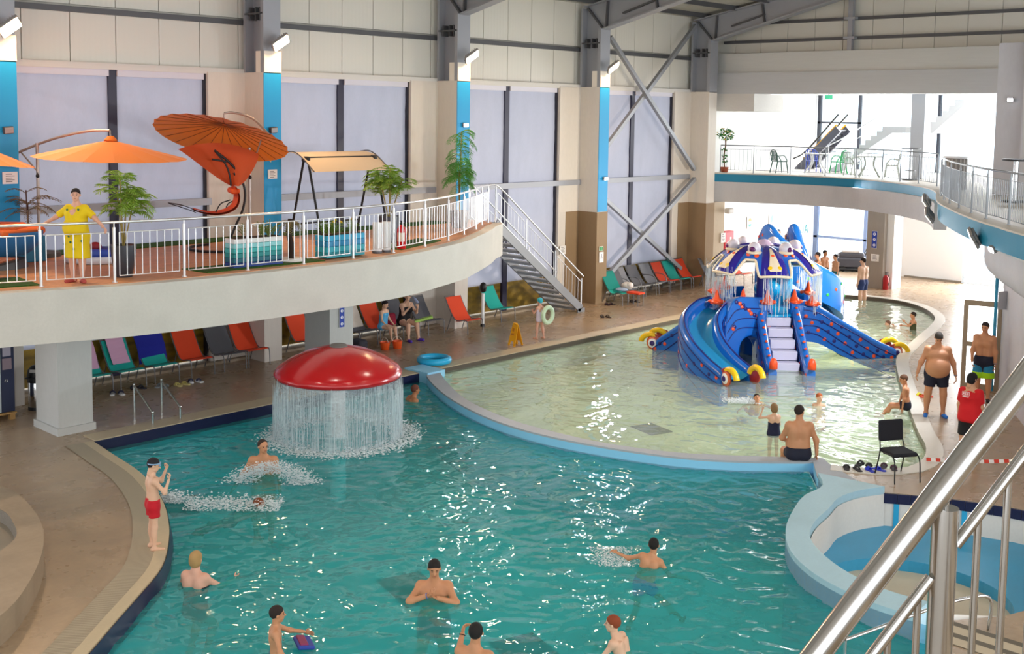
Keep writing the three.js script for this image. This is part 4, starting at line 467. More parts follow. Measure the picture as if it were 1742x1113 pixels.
// ---------- mushroom fountain ----------
{ const t = thing('mushroom_fountain', 'red mushroom shaped water fountain with white stem in the deep pool', 'fountain', [-17.0, WD, -13.38]);
  part('cap', lathe([[0, 1.76], [0.25, 1.75], [0.6, 1.66], [0.95, 1.5], [1.15, 1.36], [1.22, 1.26], [1.2, 1.19], [1.1, 1.15], [0.5, 1.22], [0.16, 1.25]], 56), M(0xc00814, 0.22, { clearcoat: 0.6, clearcoatRoughness: 0.15 }), t, 'glossy red domed cap'); part('top_plate', lathe([[0, 1.795], [0.15, 1.79], [0.18, 1.745], [0.15, 1.73]], 28), M(0x6f6a68, 0.6), t); part('stem', lathe([[0.15, -1.3], [0.14, 0.2], [0.135, 0.9], [0.16, 1.25]], 24), M(0xe8e8ea, 0.35), t);
  // falling water: one thin sheet with streaks, foam where it lands
  const tA = noiseTex(512, 256, (u, v) => { const s = 0.5 + 0.5 * tn(u, 0, 190, 3) * 1.6, w = tn(u, v * 0.5, 45, 9), l = tn(u, v, 14, 2); return 0.14 + 0.3 * Math.max(0, s - 0.3) + 0.22 * Math.max(0, w) + 0.16 * Math.max(0, l); }, false);
  const cg = new THREE.CylinderGeometry(1.16, 1.22, 1.2, 96, 12, true), p = cg.attributes.position; for (let i = 0; i < p.count; i++) { const a = Math.atan2(p.getZ(i), p.getX(i)), k = 1 + 0.012 * n2(a * 12, 3); p.setX(i, p.getX(i) * k); p.setZ(i, p.getZ(i) * k); } cg.computeVertexNormals(); cg.translate(0, 0.6, 0);
  const wm = new THREE.MeshPhysicalMaterial({ color: 0xe6f2f6, roughness: 0.4, transparent: true, opacity: 1, alphaMap: tA, side: THREE.DoubleSide }); const c = part('water_curtain', cg, wm, t, 'sheet of falling water'); c.userData.kind = 'stuff';
  const streak = new THREE.CylinderGeometry(0.003, 0.005, 0.34, 5), im = new THREE.InstancedMesh(streak, M(0xf2f8fa, 0.3, { transmission: 0.6, thickness: 0 }), 900), m4 = new THREE.Matrix4(); for (let i = 0; i < 900; i++) { const a = rnd() * 6.283, r = 1.15 + 0.09 * rnd(), s = 0.5 + rnd() * 1.4; m4.makeScale(1, s, 1).setPosition(Math.cos(a) * r, 0.12 + rnd() * 0.82, Math.sin(a) * r); im.setMatrixAt(i, m4); } im.name = 'water_streaks'; im.userData.kind = 'stuff'; t.add(im); }
const FOAM = M(0xf4f9fb, 0.4, { transmission: 0.35, thickness: 0 });
function foam(name, label, n, place, size = 0.03) { const g = new THREE.IcosahedronGeometry(1, 0), im = new THREE.InstancedMesh(g, FOAM, n), m = new THREE.Matrix4(), q = new THREE.Quaternion(); for (let i = 0; i < n; i++) { const [x, y, z, s = 1] = place(i / n), k = size * s * (0.25 + 1.2 * rnd() * rnd()); m.compose(V(x, y, z), q, V(k * 1.4, k * 0.6, k * 1.4)); im.setMatrixAt(i, m); } im.name = numbered(name); im.userData = { kind: 'stuff', label, category: 'splash' }; im.castShadow = im.receiveShadow = true; scene.add(im); return im; }
foam('splash_ring', 'white foam ring where the mushroom water lands', 7000, () => { const a = rnd() * 6.283, r = 1.24 + 0.3 * (rnd() + rnd() + rnd() - 1.35); return [-16.97 + Math.cos(a) * r, WD + 0.02 + 0.05 * rnd() * rnd(), -13.42 + Math.sin(a) * r]; }, 0.016);
foam('splash', 'arched white splash in front of the balding man in the pool', 3200, () => { const a = rnd() * 3.4 - 0.2, r = 0.34 + 0.22 * (rnd() + rnd() - 1); const u = Math.cos(a) * r * 1.5, h = Math.max(0, Math.sin(a)) * 0.3; return [-15.55 + u * 0.73 + (rnd() - 0.5) * 0.15, WD + 0.02 + h * (0.5 + 0.7 * rnd()), -10.85 - u * 0.68 + (rnd() - 0.5) * 0.3]; }, 0.013);
foam('splash', 'white splash round the swimmer below the balding man', 2600, () => { const u = (rnd() - 0.5) * 1.5, v = (rnd() - 0.5) * 0.5; return [-15.0 + u * 0.73 + v * 0.68, WD + 0.02 + 0.16 * rnd() * rnd(), -9.75 - u * 0.68 + v * 0.73]; }, 0.012);
foam('splash', 'small white kick splash left of the swimmer', 1400, () => { const u = (rnd() + rnd() - 1) * 0.4, v = (rnd() - 0.5) * 0.3; return [-15.95 + u * 0.73 + v * 0.68, WD + 0.02 + 0.16 * rnd() * rnd(), -9.15 - u * 0.68 + v * 0.73]; }, 0.013);
foam('splash', 'faint white splash left of the boy swimming with outstretched arm', 1500, () => { const u = (rnd() + rnd() - 1) * 0.35, v = (rnd() - 0.5) * 0.7; return [-9.5 + u * 0.73 + v * 0.68, WD + 0.015 + 0.03 * rnd(), -12.35 - u * 0.68 + v * 0.73]; }, 0.009);
foam('splash', 'white splash in front of the child in the shallow pool', 1300, () => { const u = (rnd() + rnd() - 1) * 0.45, v = (rnd() - 0.5) * 0.4; return [-12.75 + u * 0.73 + v * 0.68, WS + 0.02 + 0.08 * rnd() * rnd(), -20.95 - u * 0.68 + v * 0.73]; }, 0.013);
{ const g = new THREE.TorusGeometry(0.34, 0.085, 12, 32); g.rotateX(Math.PI / 2); const o = solo('swim_ring', 'bright blue swim ring lying where the dividing wall meets the deck', 'swim ring', g, M(0x28b4e6, 0.3)); o.position.set(-19.75, 0.1, -18.45); }
// ---------- octopus play slide ----------
const OB = M(0x1668c4, 0.2, { clearcoat: 0.5, clearcoatRoughness: 0.1 }), OT = M(0x1593c9, 0.2, { clearcoat: 0.4, clearcoatRoughness: 0.1 }), OP = M(0x2a1f96, 0.18, { clearcoat: 0.6, clearcoatRoughness: 0.1 }), ON = M(0x12186e, 0.35), OO = M(0xf0521f, 0.35), OY = M(0xf7c911, 0.3), OC = M(0xf3e2c4, 0.4), OW = M(0xf2f1f4, 0.3);
function sweepWall(path, y0, th, n = 40) {   // wall with rounded top along a path of points on its crest, standing down to y0
  const c = new THREE.CatmullRomCurve3(path.map(p => V(...p)), false, 'centripetal').getPoints(n), p = [], idx = [], K = 9;
  c.forEach((q, i) => { const a = c[Math.max(0, i - 1)], b = c[Math.min(n, i + 1)], l = Math.hypot(b.x - a.x, b.z - a.z) || 1, nx = (b.z - a.z) / l, nz = -(b.x - a.x) / l, h = th / 2, yb = typeof y0 === 'function' ? y0(i / n, q) : y0; const ring = [[-h, yb], [-h, q.y - h]]; for (let k = 1; k < 6; k++) { const t = Math.PI * (1 - k / 6); ring.push([Math.cos(t) * h, q.y - h + Math.sin(t) * h]); } ring.push([h, q.y - h], [h, yb]); for (const [u, y] of ring) p.push(q.x + nx * u, y, q.z + nz * u); });
  for (let i = 0; i < n; i++) for (let k = 0; k < K; k++) { const a = i * K + k, b = i * K + (k + 1) % K; idx.push(a, b, a + K, b, b + K, a + K); }
  for (const e of [0, n]) for (let k = 1; k < K - 1; k++) e ? idx.push(e * K, e * K + k + 1, e * K + k) : idx.push(0, k, k + 1);
  const g = new THREE.BufferGeometry(); g.setAttribute('position', new THREE.Float32BufferAttribute(p, 3)); g.setIndex(idx); return uvm(toCreasedNormals(g, 0.7));
}
function ribbonV(path, w, dy = 0, n = 40) { const c = new THREE.CatmullRomCurve3(path.map(p => V(...p)), false, 'centripetal').getPoints(n), p = [], idx = []; c.forEach((q, i) => { const a = c[Math.max(0, i - 1)], b = c[Math.min(n, i + 1)], l = Math.hypot(b.x - a.x, b.z - a.z) || 1, nx = (b.z - a.z) / l, nz = -(b.x - a.x) / l; for (let k = -4; k <= 4; k++) p.push(q.x + nx * k / 8 * w, q.y + dy + 0.16 * (k / 4) ** 2 * w, q.z + nz * k / 8 * w); if (i) for (let k = 0; k < 8; k++) { const e = (i - 1) * 9 + k; idx.push(e, e + 1, e + 9, e + 1, e + 10, e + 9); } }); const g = new THREE.BufferGeometry(); g.setAttribute('position', new THREE.Float32BufferAttribute(p, 3)); g.setIndex(idx); g.computeVertexNormals(); return uvm(g); }
const side = (path, d) => path.map((p, i) => { const a = path[Math.max(0, i - 1)], b = path[Math.min(path.length - 1, i + 1)], l = Math.hypot(b[0] - a[0], b[2] - a[2]) || 1; return [p[0] + (b[2] - a[2]) / l * d, p[1], p[2] - (b[0] - a[0]) / l * d]; });
const spotList = { o: [], n: [], y: [] };
function spotsOn(path, d, n, y0, flip = 1) { const c = new THREE.CatmullRomCurve3(path.map(p => V(...p)), false, 'centripetal'); for (let i = 0; i < n; i++) { const s = (i + 0.5) / n, q = c.getPoint(s), t = c.getTangent(s), l = Math.hypot(t.x, t.z) || 1, nx = t.z / l * flip, nz = -t.x / l * flip, yy = q.y - 0.16 - ((i * 0.618) % 1) * Math.max(0.1, q.y - 0.3 - (typeof y0 === 'function' ? y0(s, q) : y0)); const g = new THREE.SphereGeometry(0.05, 10, 6); g.scale(1, 1, 0.3); g.lookAt(V(nx, 0, nz)); g.translate(q.x + nx * d, yy, q.z + nz * d); spotList[i % 2 ? 'n' : 'o'].push(g); } }
const lines = [];
function wavy(path, d, dys, flip = 1, from = 0) { for (const dy of dys) lines.push(tube(path.slice(from).map((p, i, P) => { const a = P[Math.max(0, i - 1)], b = P[Math.min(P.length - 1, i + 1)], l = Math.hypot(b[0] - a[0], b[2] - a[2]) || 1; return [p[0] + (b[2] - a[2]) / l * d * flip, p[1] - dy + 0.02 * Math.sin(i * 2.1 + dy * 9), p[2] - (b[0] - a[0]) / l * d * flip]; }), 0.014, 40, 5)); }
{ const t = thing('octopus_slide', 'blue spotted octopus water playground with purple canopy, stairs and slides in the shallow pool', 'water slide', [-15.3, 0, -26.0], YAW);
  const F0 = SHAL, lin = (a, b, n) => Array.from({ length: n + 1 }, (_, i) => a.map((x, k) => x + (b[k] - x) * i / n));
  // platform and tower
  part('platform', lathe([[0, 1.0], [1.2, 1.0], [1.22, 1.06], [1.18, 1.1], [0, 1.1]], 40), OT, t); part('tower_post', lathe([[0.16, F0], [0.16, 2.6]], 20), ON, t, 'navy centre post');
  part('tower_drum', lathe([[0.62, F0], [0.6, 0.6], [0.66, 1.0]], 28), OB, t);
  part('tower_tube', [new THREE.CylinderGeometry(0.34, 0.34, 1.7, 24).translate(0.62, 1.85, -0.75), sph(0.36, 0.3, 0.36, 0.25, 1.5, -0.55)], OT, t);
  const wallArc = (a0, a1, h, r = 1.16) => sweepWall(Array.from({ length: 9 }, (_, i) => { const a = a0 + (a1 - a0) * i / 8; return [Math.sin(a) * r, 1.05 + h, Math.cos(a) * r]; }), 0.95, 0.12, 24);
  for (const [a, b, h] of [[-2.9, -1.75, 0.42], [-1.25, -0.95, 0.4], [-0.6, -0.12, 0.34], [0.42, 0.95, 0.34], [1.6, 3.1, 0.42]]) part('parapet', wallArc(a, b, h), OB, t);
  // front slide
  const fs = [[-1.1, 1.08, 0.55], [-1.5, 0.98, 0.95], [-1.84, 0.7, 1.5], [-1.86, 0.4, 2.2], [-1.6, 0.12, 2.9], [-1.28, -0.06, 3.5]];
  part('chute', ribbonV(fs, 0.62), OT, t, 'turquoise slide chute'); const top = fs.map((p, i) => [p[0], p[1] + [0.3, 0.36, 0.4, 0.36, 0.3, 0.24][i], p[2]]), l = side(top, -0.41), r = side(top, 0.41);
  part('slide_wall', sweepWall(l, F0, 0.24), OB, t); part('slide_wall', sweepWall(r, F0, 0.24), OB, t); wavy(l, 0.128, [0.14, 0.34, 0.6, 0.85], -1); wavy(r, 0.128, [0.14, 0.34, 0.6, 0.85], 1); spotsOn(l, 0.122, 13, F0 + 0.5, -1); spotsOn(r, 0.122, 10, F0 + 0.5, 1); lines.push(tube(side(top, -0.41).map(p => [p[0], p[1] + 0.005, p[2]]), 0.02, 40, 5), tube(side(top, 0.41).map(p => [p[0], p[1] + 0.005, p[2]]), 0.02, 40, 5));
  // left slide leg
  const ls = [[-1.05, 1.1, 0.1], [-1.5, 0.85, 0.05], [-1.95, 0.45, -0.15], [-2.3, 0.15, -0.38], [-2.55, -0.02, -0.55]]; const lt = ls.map((p, i) => [p[0], p[1] + 0.3 - 0.04 * i, p[2]]), la = side(lt, -0.36), lb = side(lt, 0.36);
  part('chute', ribbonV(ls, 0.6), OT, t); part('slide_wall', sweepWall(la, F0, 0.22), OB, t); part('slide_wall', sweepWall(lb, F0, 0.22), OB, t); for (const w of [la, lb]) { spotsOn(w, 0.115, 9, F0 + 0.5, 1); spotsOn(w, 0.115, 9, F0 + 0.5, -1); wavy(w, 0.12, [0.2, 0.45], 1); wavy(w, 0.12, [0.2, 0.45], -1); }
  // right slide leg: long body
  const rs = [[0.75, 1.05, 0.3], [1.2, 1.02, 0.3], [1.7, 0.75, 0.25], [2.3, 0.42, 0.2], [2.85, 0.14, 0.15], [3.3, -0.04, 0.1]], rt = rs.map((p, i) => [p[0], p[1] + 0.28 - 0.02 * i, p[2]]), ra = side(rt, -0.42), rb = side(rt, 0.42), rbot = (s, q) => Math.max(F0, q.y - 0.98 + 0.35 * s * s);
  part('chute', ribbonV(rs, 0.66), OT, t); part('slide_wall', sweepWall(ra, rbot, 0.2), OB, t); part('slide_wall', sweepWall(rb, rbot, 0.2), OB, t); for (const w of [ra, rb]) { wavy(w, 0.108, [0.17, 0.36, 0.56, 0.76], 1, 0); wavy(w, 0.108, [0.17, 0.36, 0.56, 0.76], -1, 0); spotsOn(w, 0.1, 30, rbot, 1); spotsOn(w, 0.1, 30, rbot, -1); }
  part('slide_belly', sph(0.5, 0.28, 0.3, 2.35, 0.08, 0.2), M(0x0d6a7c, 0.4), t);
  // arched front leg between slide and stairs
  { const s = new THREE.Shape(); s.moveTo(-0.82, F0); s.lineTo(-0.72, 0.6); s.quadraticCurveTo(-0.66, 1.36, -0.3, 1.42); s.lineTo(0.3, 1.42); s.quadraticCurveTo(0.62, 1.34, 0.68, 0.6); s.lineTo(0.82, F0); s.lineTo(0.4, F0); s.lineTo(0.36, 0.1); s.quadraticCurveTo(0.3, 0.52, -0.02, 0.54); s.quadraticCurveTo(-0.36, 0.52, -0.42, 0.1); s.lineTo(-0.46, F0); const g = new THREE.ExtrudeGeometry(s, { depth: 0.34, bevelEnabled: true, bevelSize: 0.05, bevelThickness: 0.06, bevelSegments: 3, curveSegments: 10 }); g.rotateY(0.0); const at = (g2) => { g2.rotateY(0.35); g2.rotateX(-0.2); g2.translate(-0.66, 0.02, 1.12); return g2; }; part('arched_leg', at(uvm(g)), OB, t, 'blue leg with an arched opening');
    for (let i = 0; i < 16; i++) { const yy = 0.66 + 0.7 * ((i * 0.39) % 1), xx = -0.55 + 1.1 * ((i * 0.618) % 1), q = sph(0.055, 0.055, 0.02, xx, yy, 0.4, 10, 6); spotList[i % 2 ? 'n' : 'o'].push(at(q)); }
    for (const k of [0.62, 0.85, 1.1]) lines.push(at(tube([[-0.72, k - 0.3, 0.4], [-0.45, k + 0.02, 0.41], [0, k + 0.08, 0.41], [0.45, k + 0.02, 0.41], [0.72, k - 0.3, 0.4]], 0.013, 24, 5))); }
  // stairs between side walls
  for (let i = 0; i < 7; i++) part('step', rbox(0.62, 0.22, 0.3, 0.02, 0.16, -0.5 + i * 0.235, 2.6 - i * 0.255), M(0xc9c6dc, 0.5), t, i ? undefined : 'pale lavender step'); part('stair_back', bxa(-0.16, 0.48, F0, 0.9, 0.9, 1.1), M(0xc9c6dc, 0.5), t);
  for (const x of [-0.3, 0.62]) { const w = [[x, 1.42, 0.85], [x, 1.15, 1.25], [x, 0.55, 1.9], [x, 0.08, 2.5], [x, 0.06, 2.75]]; part('stair_wall', sweepWall(w, F0, 0.2), OB, t); wavy(w, 0.105, [0.22, 0.42], 1); wavy(w, 0.105, [0.22, 0.42], -1); spotsOn(w, 0.1, 12, F0 + 0.4, 1); spotsOn(w, 0.1, 12, F0 + 0.4, -1); part('newel_knob', lathe([[0, 0.32], [0.06, 0.3], [0.1, 0.2], [0.1, 0.06], [0, 0.06]], 16).translate(x, 0, 2.78), OO, t, 'orange knob'); for (let k = 0; k < 9; k++) spotList.o.push(sph(0.04, 0.03, 0.04, x, 1.4 - k * 0.14, 0.95 + k * 0.17, 8, 6)); }
  // horns
  const horn = mg([lathe([[0.17, 0], [0.15, 0.08], [0.07, 0.16], [0.035, 0.3], [0, 0.36]], 14), ...[0, 1, 2, 3].map(k => sph(0.1, 0.05, 0.1, 0.13 * Math.cos(k * 1.57 + 0.4), 0.05, 0.13 * Math.sin(k * 1.57 + 0.4), 8, 6))]);
  for (const [x, y, z] of [[-1.32, 1.34, 0.72], [-1.2, 1.48, -0.1], [-0.85, 1.5, -0.75], [-0.72, 1.42, 1.05], [-0.12, 1.42, 1.15], [0.6, 1.42, 0.95], [1.1, 1.34, 0.8], [1.25, 1.46, -0.2]]) { const o = part('horn', horn, OO, t, 'orange star shaped horn'); o.position.set(x, y - 0.06, z); }
  // fish faces at the slide ends
  const face = (x, y, z, ry, sc = 1) => { const G = new THREE.Group(); const add = (n, g, m) => { g.scale(sc, sc, sc); g.rotateY(ry); g.translate(x, y, z); return part(n, g, m, t); };
    for (const s of [-1, 1]) { const e = add('eye_disc', sph(0.06, 0.26, 0.26, s * 0.46, 0.05, 0), M(0x9c2a2c, 0.3)); for (const [rr, m, d] of [[0.2, M(0xd86a3a, 0.3), 0.03], [0.15, OW, 0.055], [0.09, M(0x35206e, 0.2), 0.075]]) { const g = sph(0.05, rr, rr, s * (0.46 + d), 0.03, 0.05); g.scale(sc, sc, sc); g.rotateY(ry); g.translate(x, y, z); part('eye_ring', g, m, e); } add('lip', new THREE.TorusGeometry(0.3, 0.085, 10, 20, 2.6).rotateY(Math.PI / 2).rotateX(0.3).translate(s * 0.42, -0.02, 0.16), OY); } };
  face(-1.26, 0.02, 3.6, 0.42, 0.86); face(-2.6, 0.02, -0.55, -2.0, 0.85); face(3.35, 0.0, 0.1, 1.62, 0.8);
  // canopy: lobed dome
  const lob = 6, R = 1.42, yTop = 2.72; const rimV = (a) => { const k = Math.abs(((a / (2 * Math.PI) * lob + 100.5) % 1) - 0.5) * 2; return k < 0.5 ? 1 : 1 - 0.34 * (0.5 - 0.5 * Math.cos(Math.PI * Math.min(1, (k - 0.5) / 0.3))); };
  const surf = (a, v) => { const k = Math.abs(((a / (2 * Math.PI) * lob + 100.5) % 1) - 0.5) * 2, bulge = k < 0.5 ? 0.07 * Math.cos(k * Math.PI) : 0, rr = 0.25 + (R - 0.25) * Math.pow(v, 0.85) + bulge * v; return [Math.sin(a) * rr, yTop - 0.66 * Math.pow(v, 2.0) + bulge * 0.5, Math.cos(a) * rr]; };
  for (let i = 0; i < lob * 2; i++) { const a0 = (i - 0.5) * Math.PI / lob, p = [], idx = [], n = 14, m = 14; for (let j = 0; j <= n; j++) for (let k = 0; k <= m; k++) { const a = a0 + Math.PI / lob * j / n; p.push(...surf(a, rimV(a) * k / m)); if (j && k) { const e = j * (m + 1) + k; idx.push(e, e - 1, e - m - 2, e, e - m - 2, e - m - 1); } } const g = new THREE.BufferGeometry(); g.setAttribute('position', new THREE.Float32BufferAttribute(p, 3)); g.setIndex(idx); g.computeVertexNormals(); const c = part(i % 2 ? 'canopy_panel' : 'canopy_lobe', uvm(g), i % 2 ? M(0x1d63c8, 0.2, { clearcoat: 0.5 }) : OP, t, i > 1 ? undefined : i ? 'blue canopy panel' : 'purple canopy lobe');
    const ac = a0 + Math.PI / lob / 2; const dot = (da, v, rr, m) => { const q = surf(ac + da, v), q2 = surf(ac + da, v + 0.02), g = new THREE.SphereGeometry(rr, 10, 8); g.scale(1, 1, 0.35); const nn = V(q[0], 0, q[2]).normalize().multiplyScalar(1).add(V(0, 0.8, 0)); g.lookAt(nn); g.translate(q[0], q[1] + 0.015, q[2]); part('painted_dot', g, m, c); };
    if (i % 2) { dot(-0.12, 0.52, 0.06, OO); dot(0.12, 0.55, 0.06, OO); dot(0, 0.4, 0.055, OY); }
    else { const tp = [], ti = []; for (let k = 0; k <= 12; k++) { const v = 0.3 + 0.62 * k / 12, w = 0.035 + 0.09 * Math.pow(k / 12, 1.1); for (let j = -3; j <= 3; j++) { const q = surf(ac + w * j / 3 * (k === 12 ? 0.8 : 1), v); const s = 1.012; tp.push(q[0] * s, q[1] + 0.014, q[2] * s); } if (k) for (let j = 0; j < 6; j++) { const e = k * 7 + j; ti.push(e, e + 1, e - 7, e + 1, e - 6, e - 7); } } const tg = new THREE.BufferGeometry(); tg.setAttribute('position', new THREE.Float32BufferAttribute(tp, 3)); tg.setIndex(ti); tg.computeVertexNormals(); part('cream_patch', uvm(tg), OC, c); dot(0, 0.58, 0.05, OO); dot(-0.085, 0.86, 0.065, OY); dot(0.085, 0.86, 0.065, OY); } }
  part('canopy_trim', tube(Array.from({ length: 240 }, (_, i) => { const a = i / 240 * 2 * Math.PI; return surf(a, rimV(a)); }), 0.035, 480, 6, true), OC, t, 'cream trim along the scalloped rim'); part('top_knob', lathe([[0, 0.16], [0.12, 0.13], [0.2, 0.04], [0.34, 0], [0, -0.05]], 20).translate(0, yTop, 0), M(0xcbb6d8, 0.4), t);
  for (let i = 0; i < 6; i++) { const a = (i + 0.5) * Math.PI / 3, x = Math.sin(a) * 0.8, z = Math.cos(a) * 0.8; const e = part('canopy_eye', sph(0.17, 0.17, 0.17, x, 2.7, z), M(0xd9d3e0, 0.25), t); part('pupil', sph(0.09, 0.08, 0.09, x + Math.sin(a) * 0.11, 2.69, z + Math.cos(a) * 0.11), M(0x5a1c5c, 0.2), e); part('eye_socket', sph(0.2, 0.07, 0.2, x, 2.6, z), OC, e); }
  const sp = part('painted_spots', spotList.o, OO, t, 'orange painted spots'); sp.userData.kind = 'stuff'; const s2 = part('painted_spots', spotList.n, ON, t, 'navy painted spots'); s2.userData.kind = 'stuff'; const s3 = part('painted_lines', lines, ON, t, 'dark blue wavy lines'); s3.userData.kind = 'stuff';
  // water falling from the canopy rim
  const im = new THREE.InstancedMesh(new THREE.CylinderGeometry(0.003, 0.006, 0.34, 5), M(0xf2f8fa, 0.3, { transmission: 0.6, thickness: 0 }), 520), m4 = new THREE.Matrix4(); for (let i = 0; i < 520; i++) { const a = [-1.05, -0.95, 0.02, 1.02, 1.12, -2, 2][i % 7] + (rnd() - 0.5) * 0.5, r = 1.36 + 0.14 * rnd(); m4.makeScale(1, 0.6 + rnd() * 1.2, 1).setPosition(Math.sin(a) * r, 1.25 + rnd() * 0.8, Math.cos(a) * r); im.setMatrixAt(i, m4); } im.name = 'water_streams'; im.userData.kind = 'stuff'; t.add(im); }
{ // taller slide behind
  const t = thing('tall_slide', 'taller spotted blue slide with children on top behind the octopus canopy', 'water slide', [-15.3, 0, -26.0], YAW); spotList.o = []; spotList.n = []; lines.length = 0;
  const P = [[1.62, 1.95, -5.7], [1.66, 1.9, -5.1], [1.85, 1.6, -4.6], [2.3, 1.25, -4.3], [2.75, 0.95, -4.35], [3.0, 0.6, -4.8], [2.95, 0.2, -5.4], [2.7, -0.05, -5.9]], top = P.map((p, i) => [p[0], p[1] + [0.5, 0.92, 0.86, 0.66, 0.5, 0.42, 0.36, 0.3][i], p[2]]), a = side(top, -0.42), b = side(top, 0.42);
  part('chute', ribbonV(P, 0.7), OT, t); const bot = (s, q) => Math.max(SHAL, q.y - 1.05); part('slide_wall', sweepWall(a, bot, 0.26), OB, t); part('slide_wall', sweepWall(b, bot, 0.26), OB, t); spotsOn(a, 0.135, 22, bot, -1); spotsOn(b, 0.135, 16, bot, 1); spotsOn(a, 0.135, 14, bot, 1);
  part('slide_post', [rod([1.65, SHAL, -5.5], [1.65, 1.9, -5.5], 0.3), rod([2.7, SHAL, -4.4], [2.7, 0.8, -4.4], 0.12)], OB, t); part('launch_deck', rbox(1.0, 0.12, 1.3, 0.04, 1.62, 1.9, -6.2), OB, t); part('deck_post', [rod([1.3, SHAL, -6.7], [1.3, 1.9, -6.7], 0.07)], OB, t); part('deck_post', rod([1.95, SHAL, -6.7], [1.95, 1.9, -6.7], 0.07), OB, t);
  for (let i = 0; i < 7; i++) part('ladder_step', box(0.3, 0.05, 0.7, 2.2 + i * 0.16, 1.75 - i * 0.3, -6.2), M(0xc9c6dc, 0.5), t); part('deck_rail', tube([[2.1, 2.7, -5.9], [2.5, 2.2, -5.9], [3.2, 0.9, -5.9]], 0.03, 16, 6), M(0xd8d4e8, 0.4), t);
  const s1 = part('painted_spots', spotList.o, OO, t); s1.userData.kind = 'stuff'; const s2 = part('painted_spots', spotList.n, M(0x2aa84a, 0.4), t); s2.userData.kind = 'stuff'; }
// ---------- railings of gallery and right balcony ----------
const GAL = { h: 1.0, hr: 0.02, pr: 0.02, br: 0.007, rr: 0.009, top: 0.86, bot: 0.1, gap: 0.08, step: 0.16, m: M(0x8d9398, 0.35, { metalness: 0.8 }), mh: M(0x7d8388, 0.35, { metalness: 0.8 }) };
railing('gallery_railing', 'thin metal railing along the curved gallery edge in front of the entrance hall', [[-23.1, -35.95], [-22.0, -36.45], [-20.75, -36.9], [-19.5, -37.15], [-18.3, -37.1], [-17.15, -36.7], [-16.2, -36.0], [-15.3, -35.35], [-14.3, -34.4]], 4, GAL);
railing('right_balcony_railing', 'metal railing of the balcony at the right edge above the floodlights', [[-12.9, -31.3], [-12.35, -30], [-11.75, -28.75], [-11.1, -27.5], [-10.35, -26.2], [-9.6, -25.0], [-8.85, -23.85], [-8.0, -22.75], [-7.1, -21.5], [-6.3, -20.4]], 4, { ...GAL, h: 1.02, hr: 0.022, pr: 0.024, step: 0.11 });
// floodlights
function flood(label, p, dir, on, size = 0.4, power = 0, col = 0xffe2c0, group) {
  const t = thing('floodlight', label, 'floodlight', p, 0, group), q = new THREE.Quaternion().setFromUnitVectors(V(0, 0, 1), V(...dir).normalize()), A = g => { g.applyQuaternion(q); return g; };
  part('housing', A(mg([rbox(size, size * 0.72, 0.07, 0.02, 0, 0, -0.03), ...[-3, -2, -1, 0, 1, 2, 3].map(k => box(0.012, size * 0.6, 0.05, k * size * 0.12, 0, -0.08))])), M(on && power ? 0x8e8a88 : 0x35363a, 0.5), t);
  part('lamp_lens', A(rbox(size * 0.86, size * 0.58, 0.02, 0.008, 0, 0, 0.012)), on ? new THREE.MeshStandardMaterial({ color: 0xffffff, emissive: col, emissiveIntensity: power > 20 && size > 0.457 ? 220 : 9 }) : M(0x9a9ca0, 0.2), t);
  const b = V(...dir).normalize().multiplyScalar(-0.16); part('bracket', [bar([b.x * 0.4, -0.02, b.z * 0.4], [b.x - Math.sign(b.x || 1) * 0.06, b.y * 0.2, b.z], 0.03, 0.03), A(box(size * 1.04, 0.02, 0.03, 0, 0, -0.05))], DARKSTEEL, t);
  if (power) { const l = new THREE.SpotLight(col, power, 0, 1.15, 0.7, 2); const d = V(...dir).normalize(); l.position.copy(V(...p).addScaledVector(d, 0.12)); l.target.position.copy(V(...p).addScaledVector(d, 4)); l.castShadow = true; l.shadow.radius = 6; scene.add(l, l.target); }
  return t;
}
const WARM = 0xffcf9c;
flood('lit floodlight cut by the left edge above the blue pier', [-22.28, 7.55, -9.55], [0.75, -0.62, -0.25], true, 0.46, 28, WARM); flood('bright warm floodlight on the steel column above the swing bench', [-22.28, 7.6, -15.85], [0.75, -0.62, -0.2], true, 0.46, 28, WARM);
flood('lit floodlight on the steel column above the tall palm', [-22.28, 7.57, -22.15], [0.75, -0.66, -0.2], true, 0.46, 28, WARM); flood('lit floodlight on the steel column left of the diagonal braces', [-22.28, 7.53, -28.42], [0.75, -0.66, -0.2], true, 0.46, 28, WARM);
flood('small dark unlit floodlight on the left blue pier', [-22.5, 5.56, -9.57], [1, -0.1, 0], false, 0.2); flood('small dark unlit floodlight on the blue pier beside the tilted parasol', [-22.5, 5.56, -15.8], [1, -0.1, 0], false, 0.2);
flood('small bright lamp on the blue stripe above the tall palm', [-22.5, 5.7, -22.15], [1, -0.1, 0.3], true, 0.16, 40, 0xf4f8ff); flood('small bright lamp on the blue stripe left of the braces', [-22.5, 4.02, -28.43], [1, -0.1, 0.3], true, 0.16, 40, 0xf4f8ff);
flood('small bright lamp on the blue gallery band', [-18.1, 3.8, -36.66], [0.3, -0.1, 1], true, 0.14, 25, 0xf4f8ff); flood('upper floodlight under the right balcony band, seen from the side', [-12.55, 3.86, -29.5], [-0.85, -0.5, 0.15], true, 0.42, 100, 0xfff0dc); flood('lower floodlight under the right balcony band, with a dark bracket', [-12.2, 3.55, -28.9], [-0.85, -0.55, 0.15], true, 0.455, 100, 0xfff0dc);
flood('large floodlight under the balcony band near the right edge', [-8.9, 3.62, -23.3], [-0.85, -0.5, 0.3], true, 0.455, 100, 0xf4f8ff); flood('small lit lamp right of the large floodlight at the right edge', [-8.25, 3.5, -22.6], [-0.6, -0.4, 0.7], true, 0.18, 20, 0xf4f8ff);
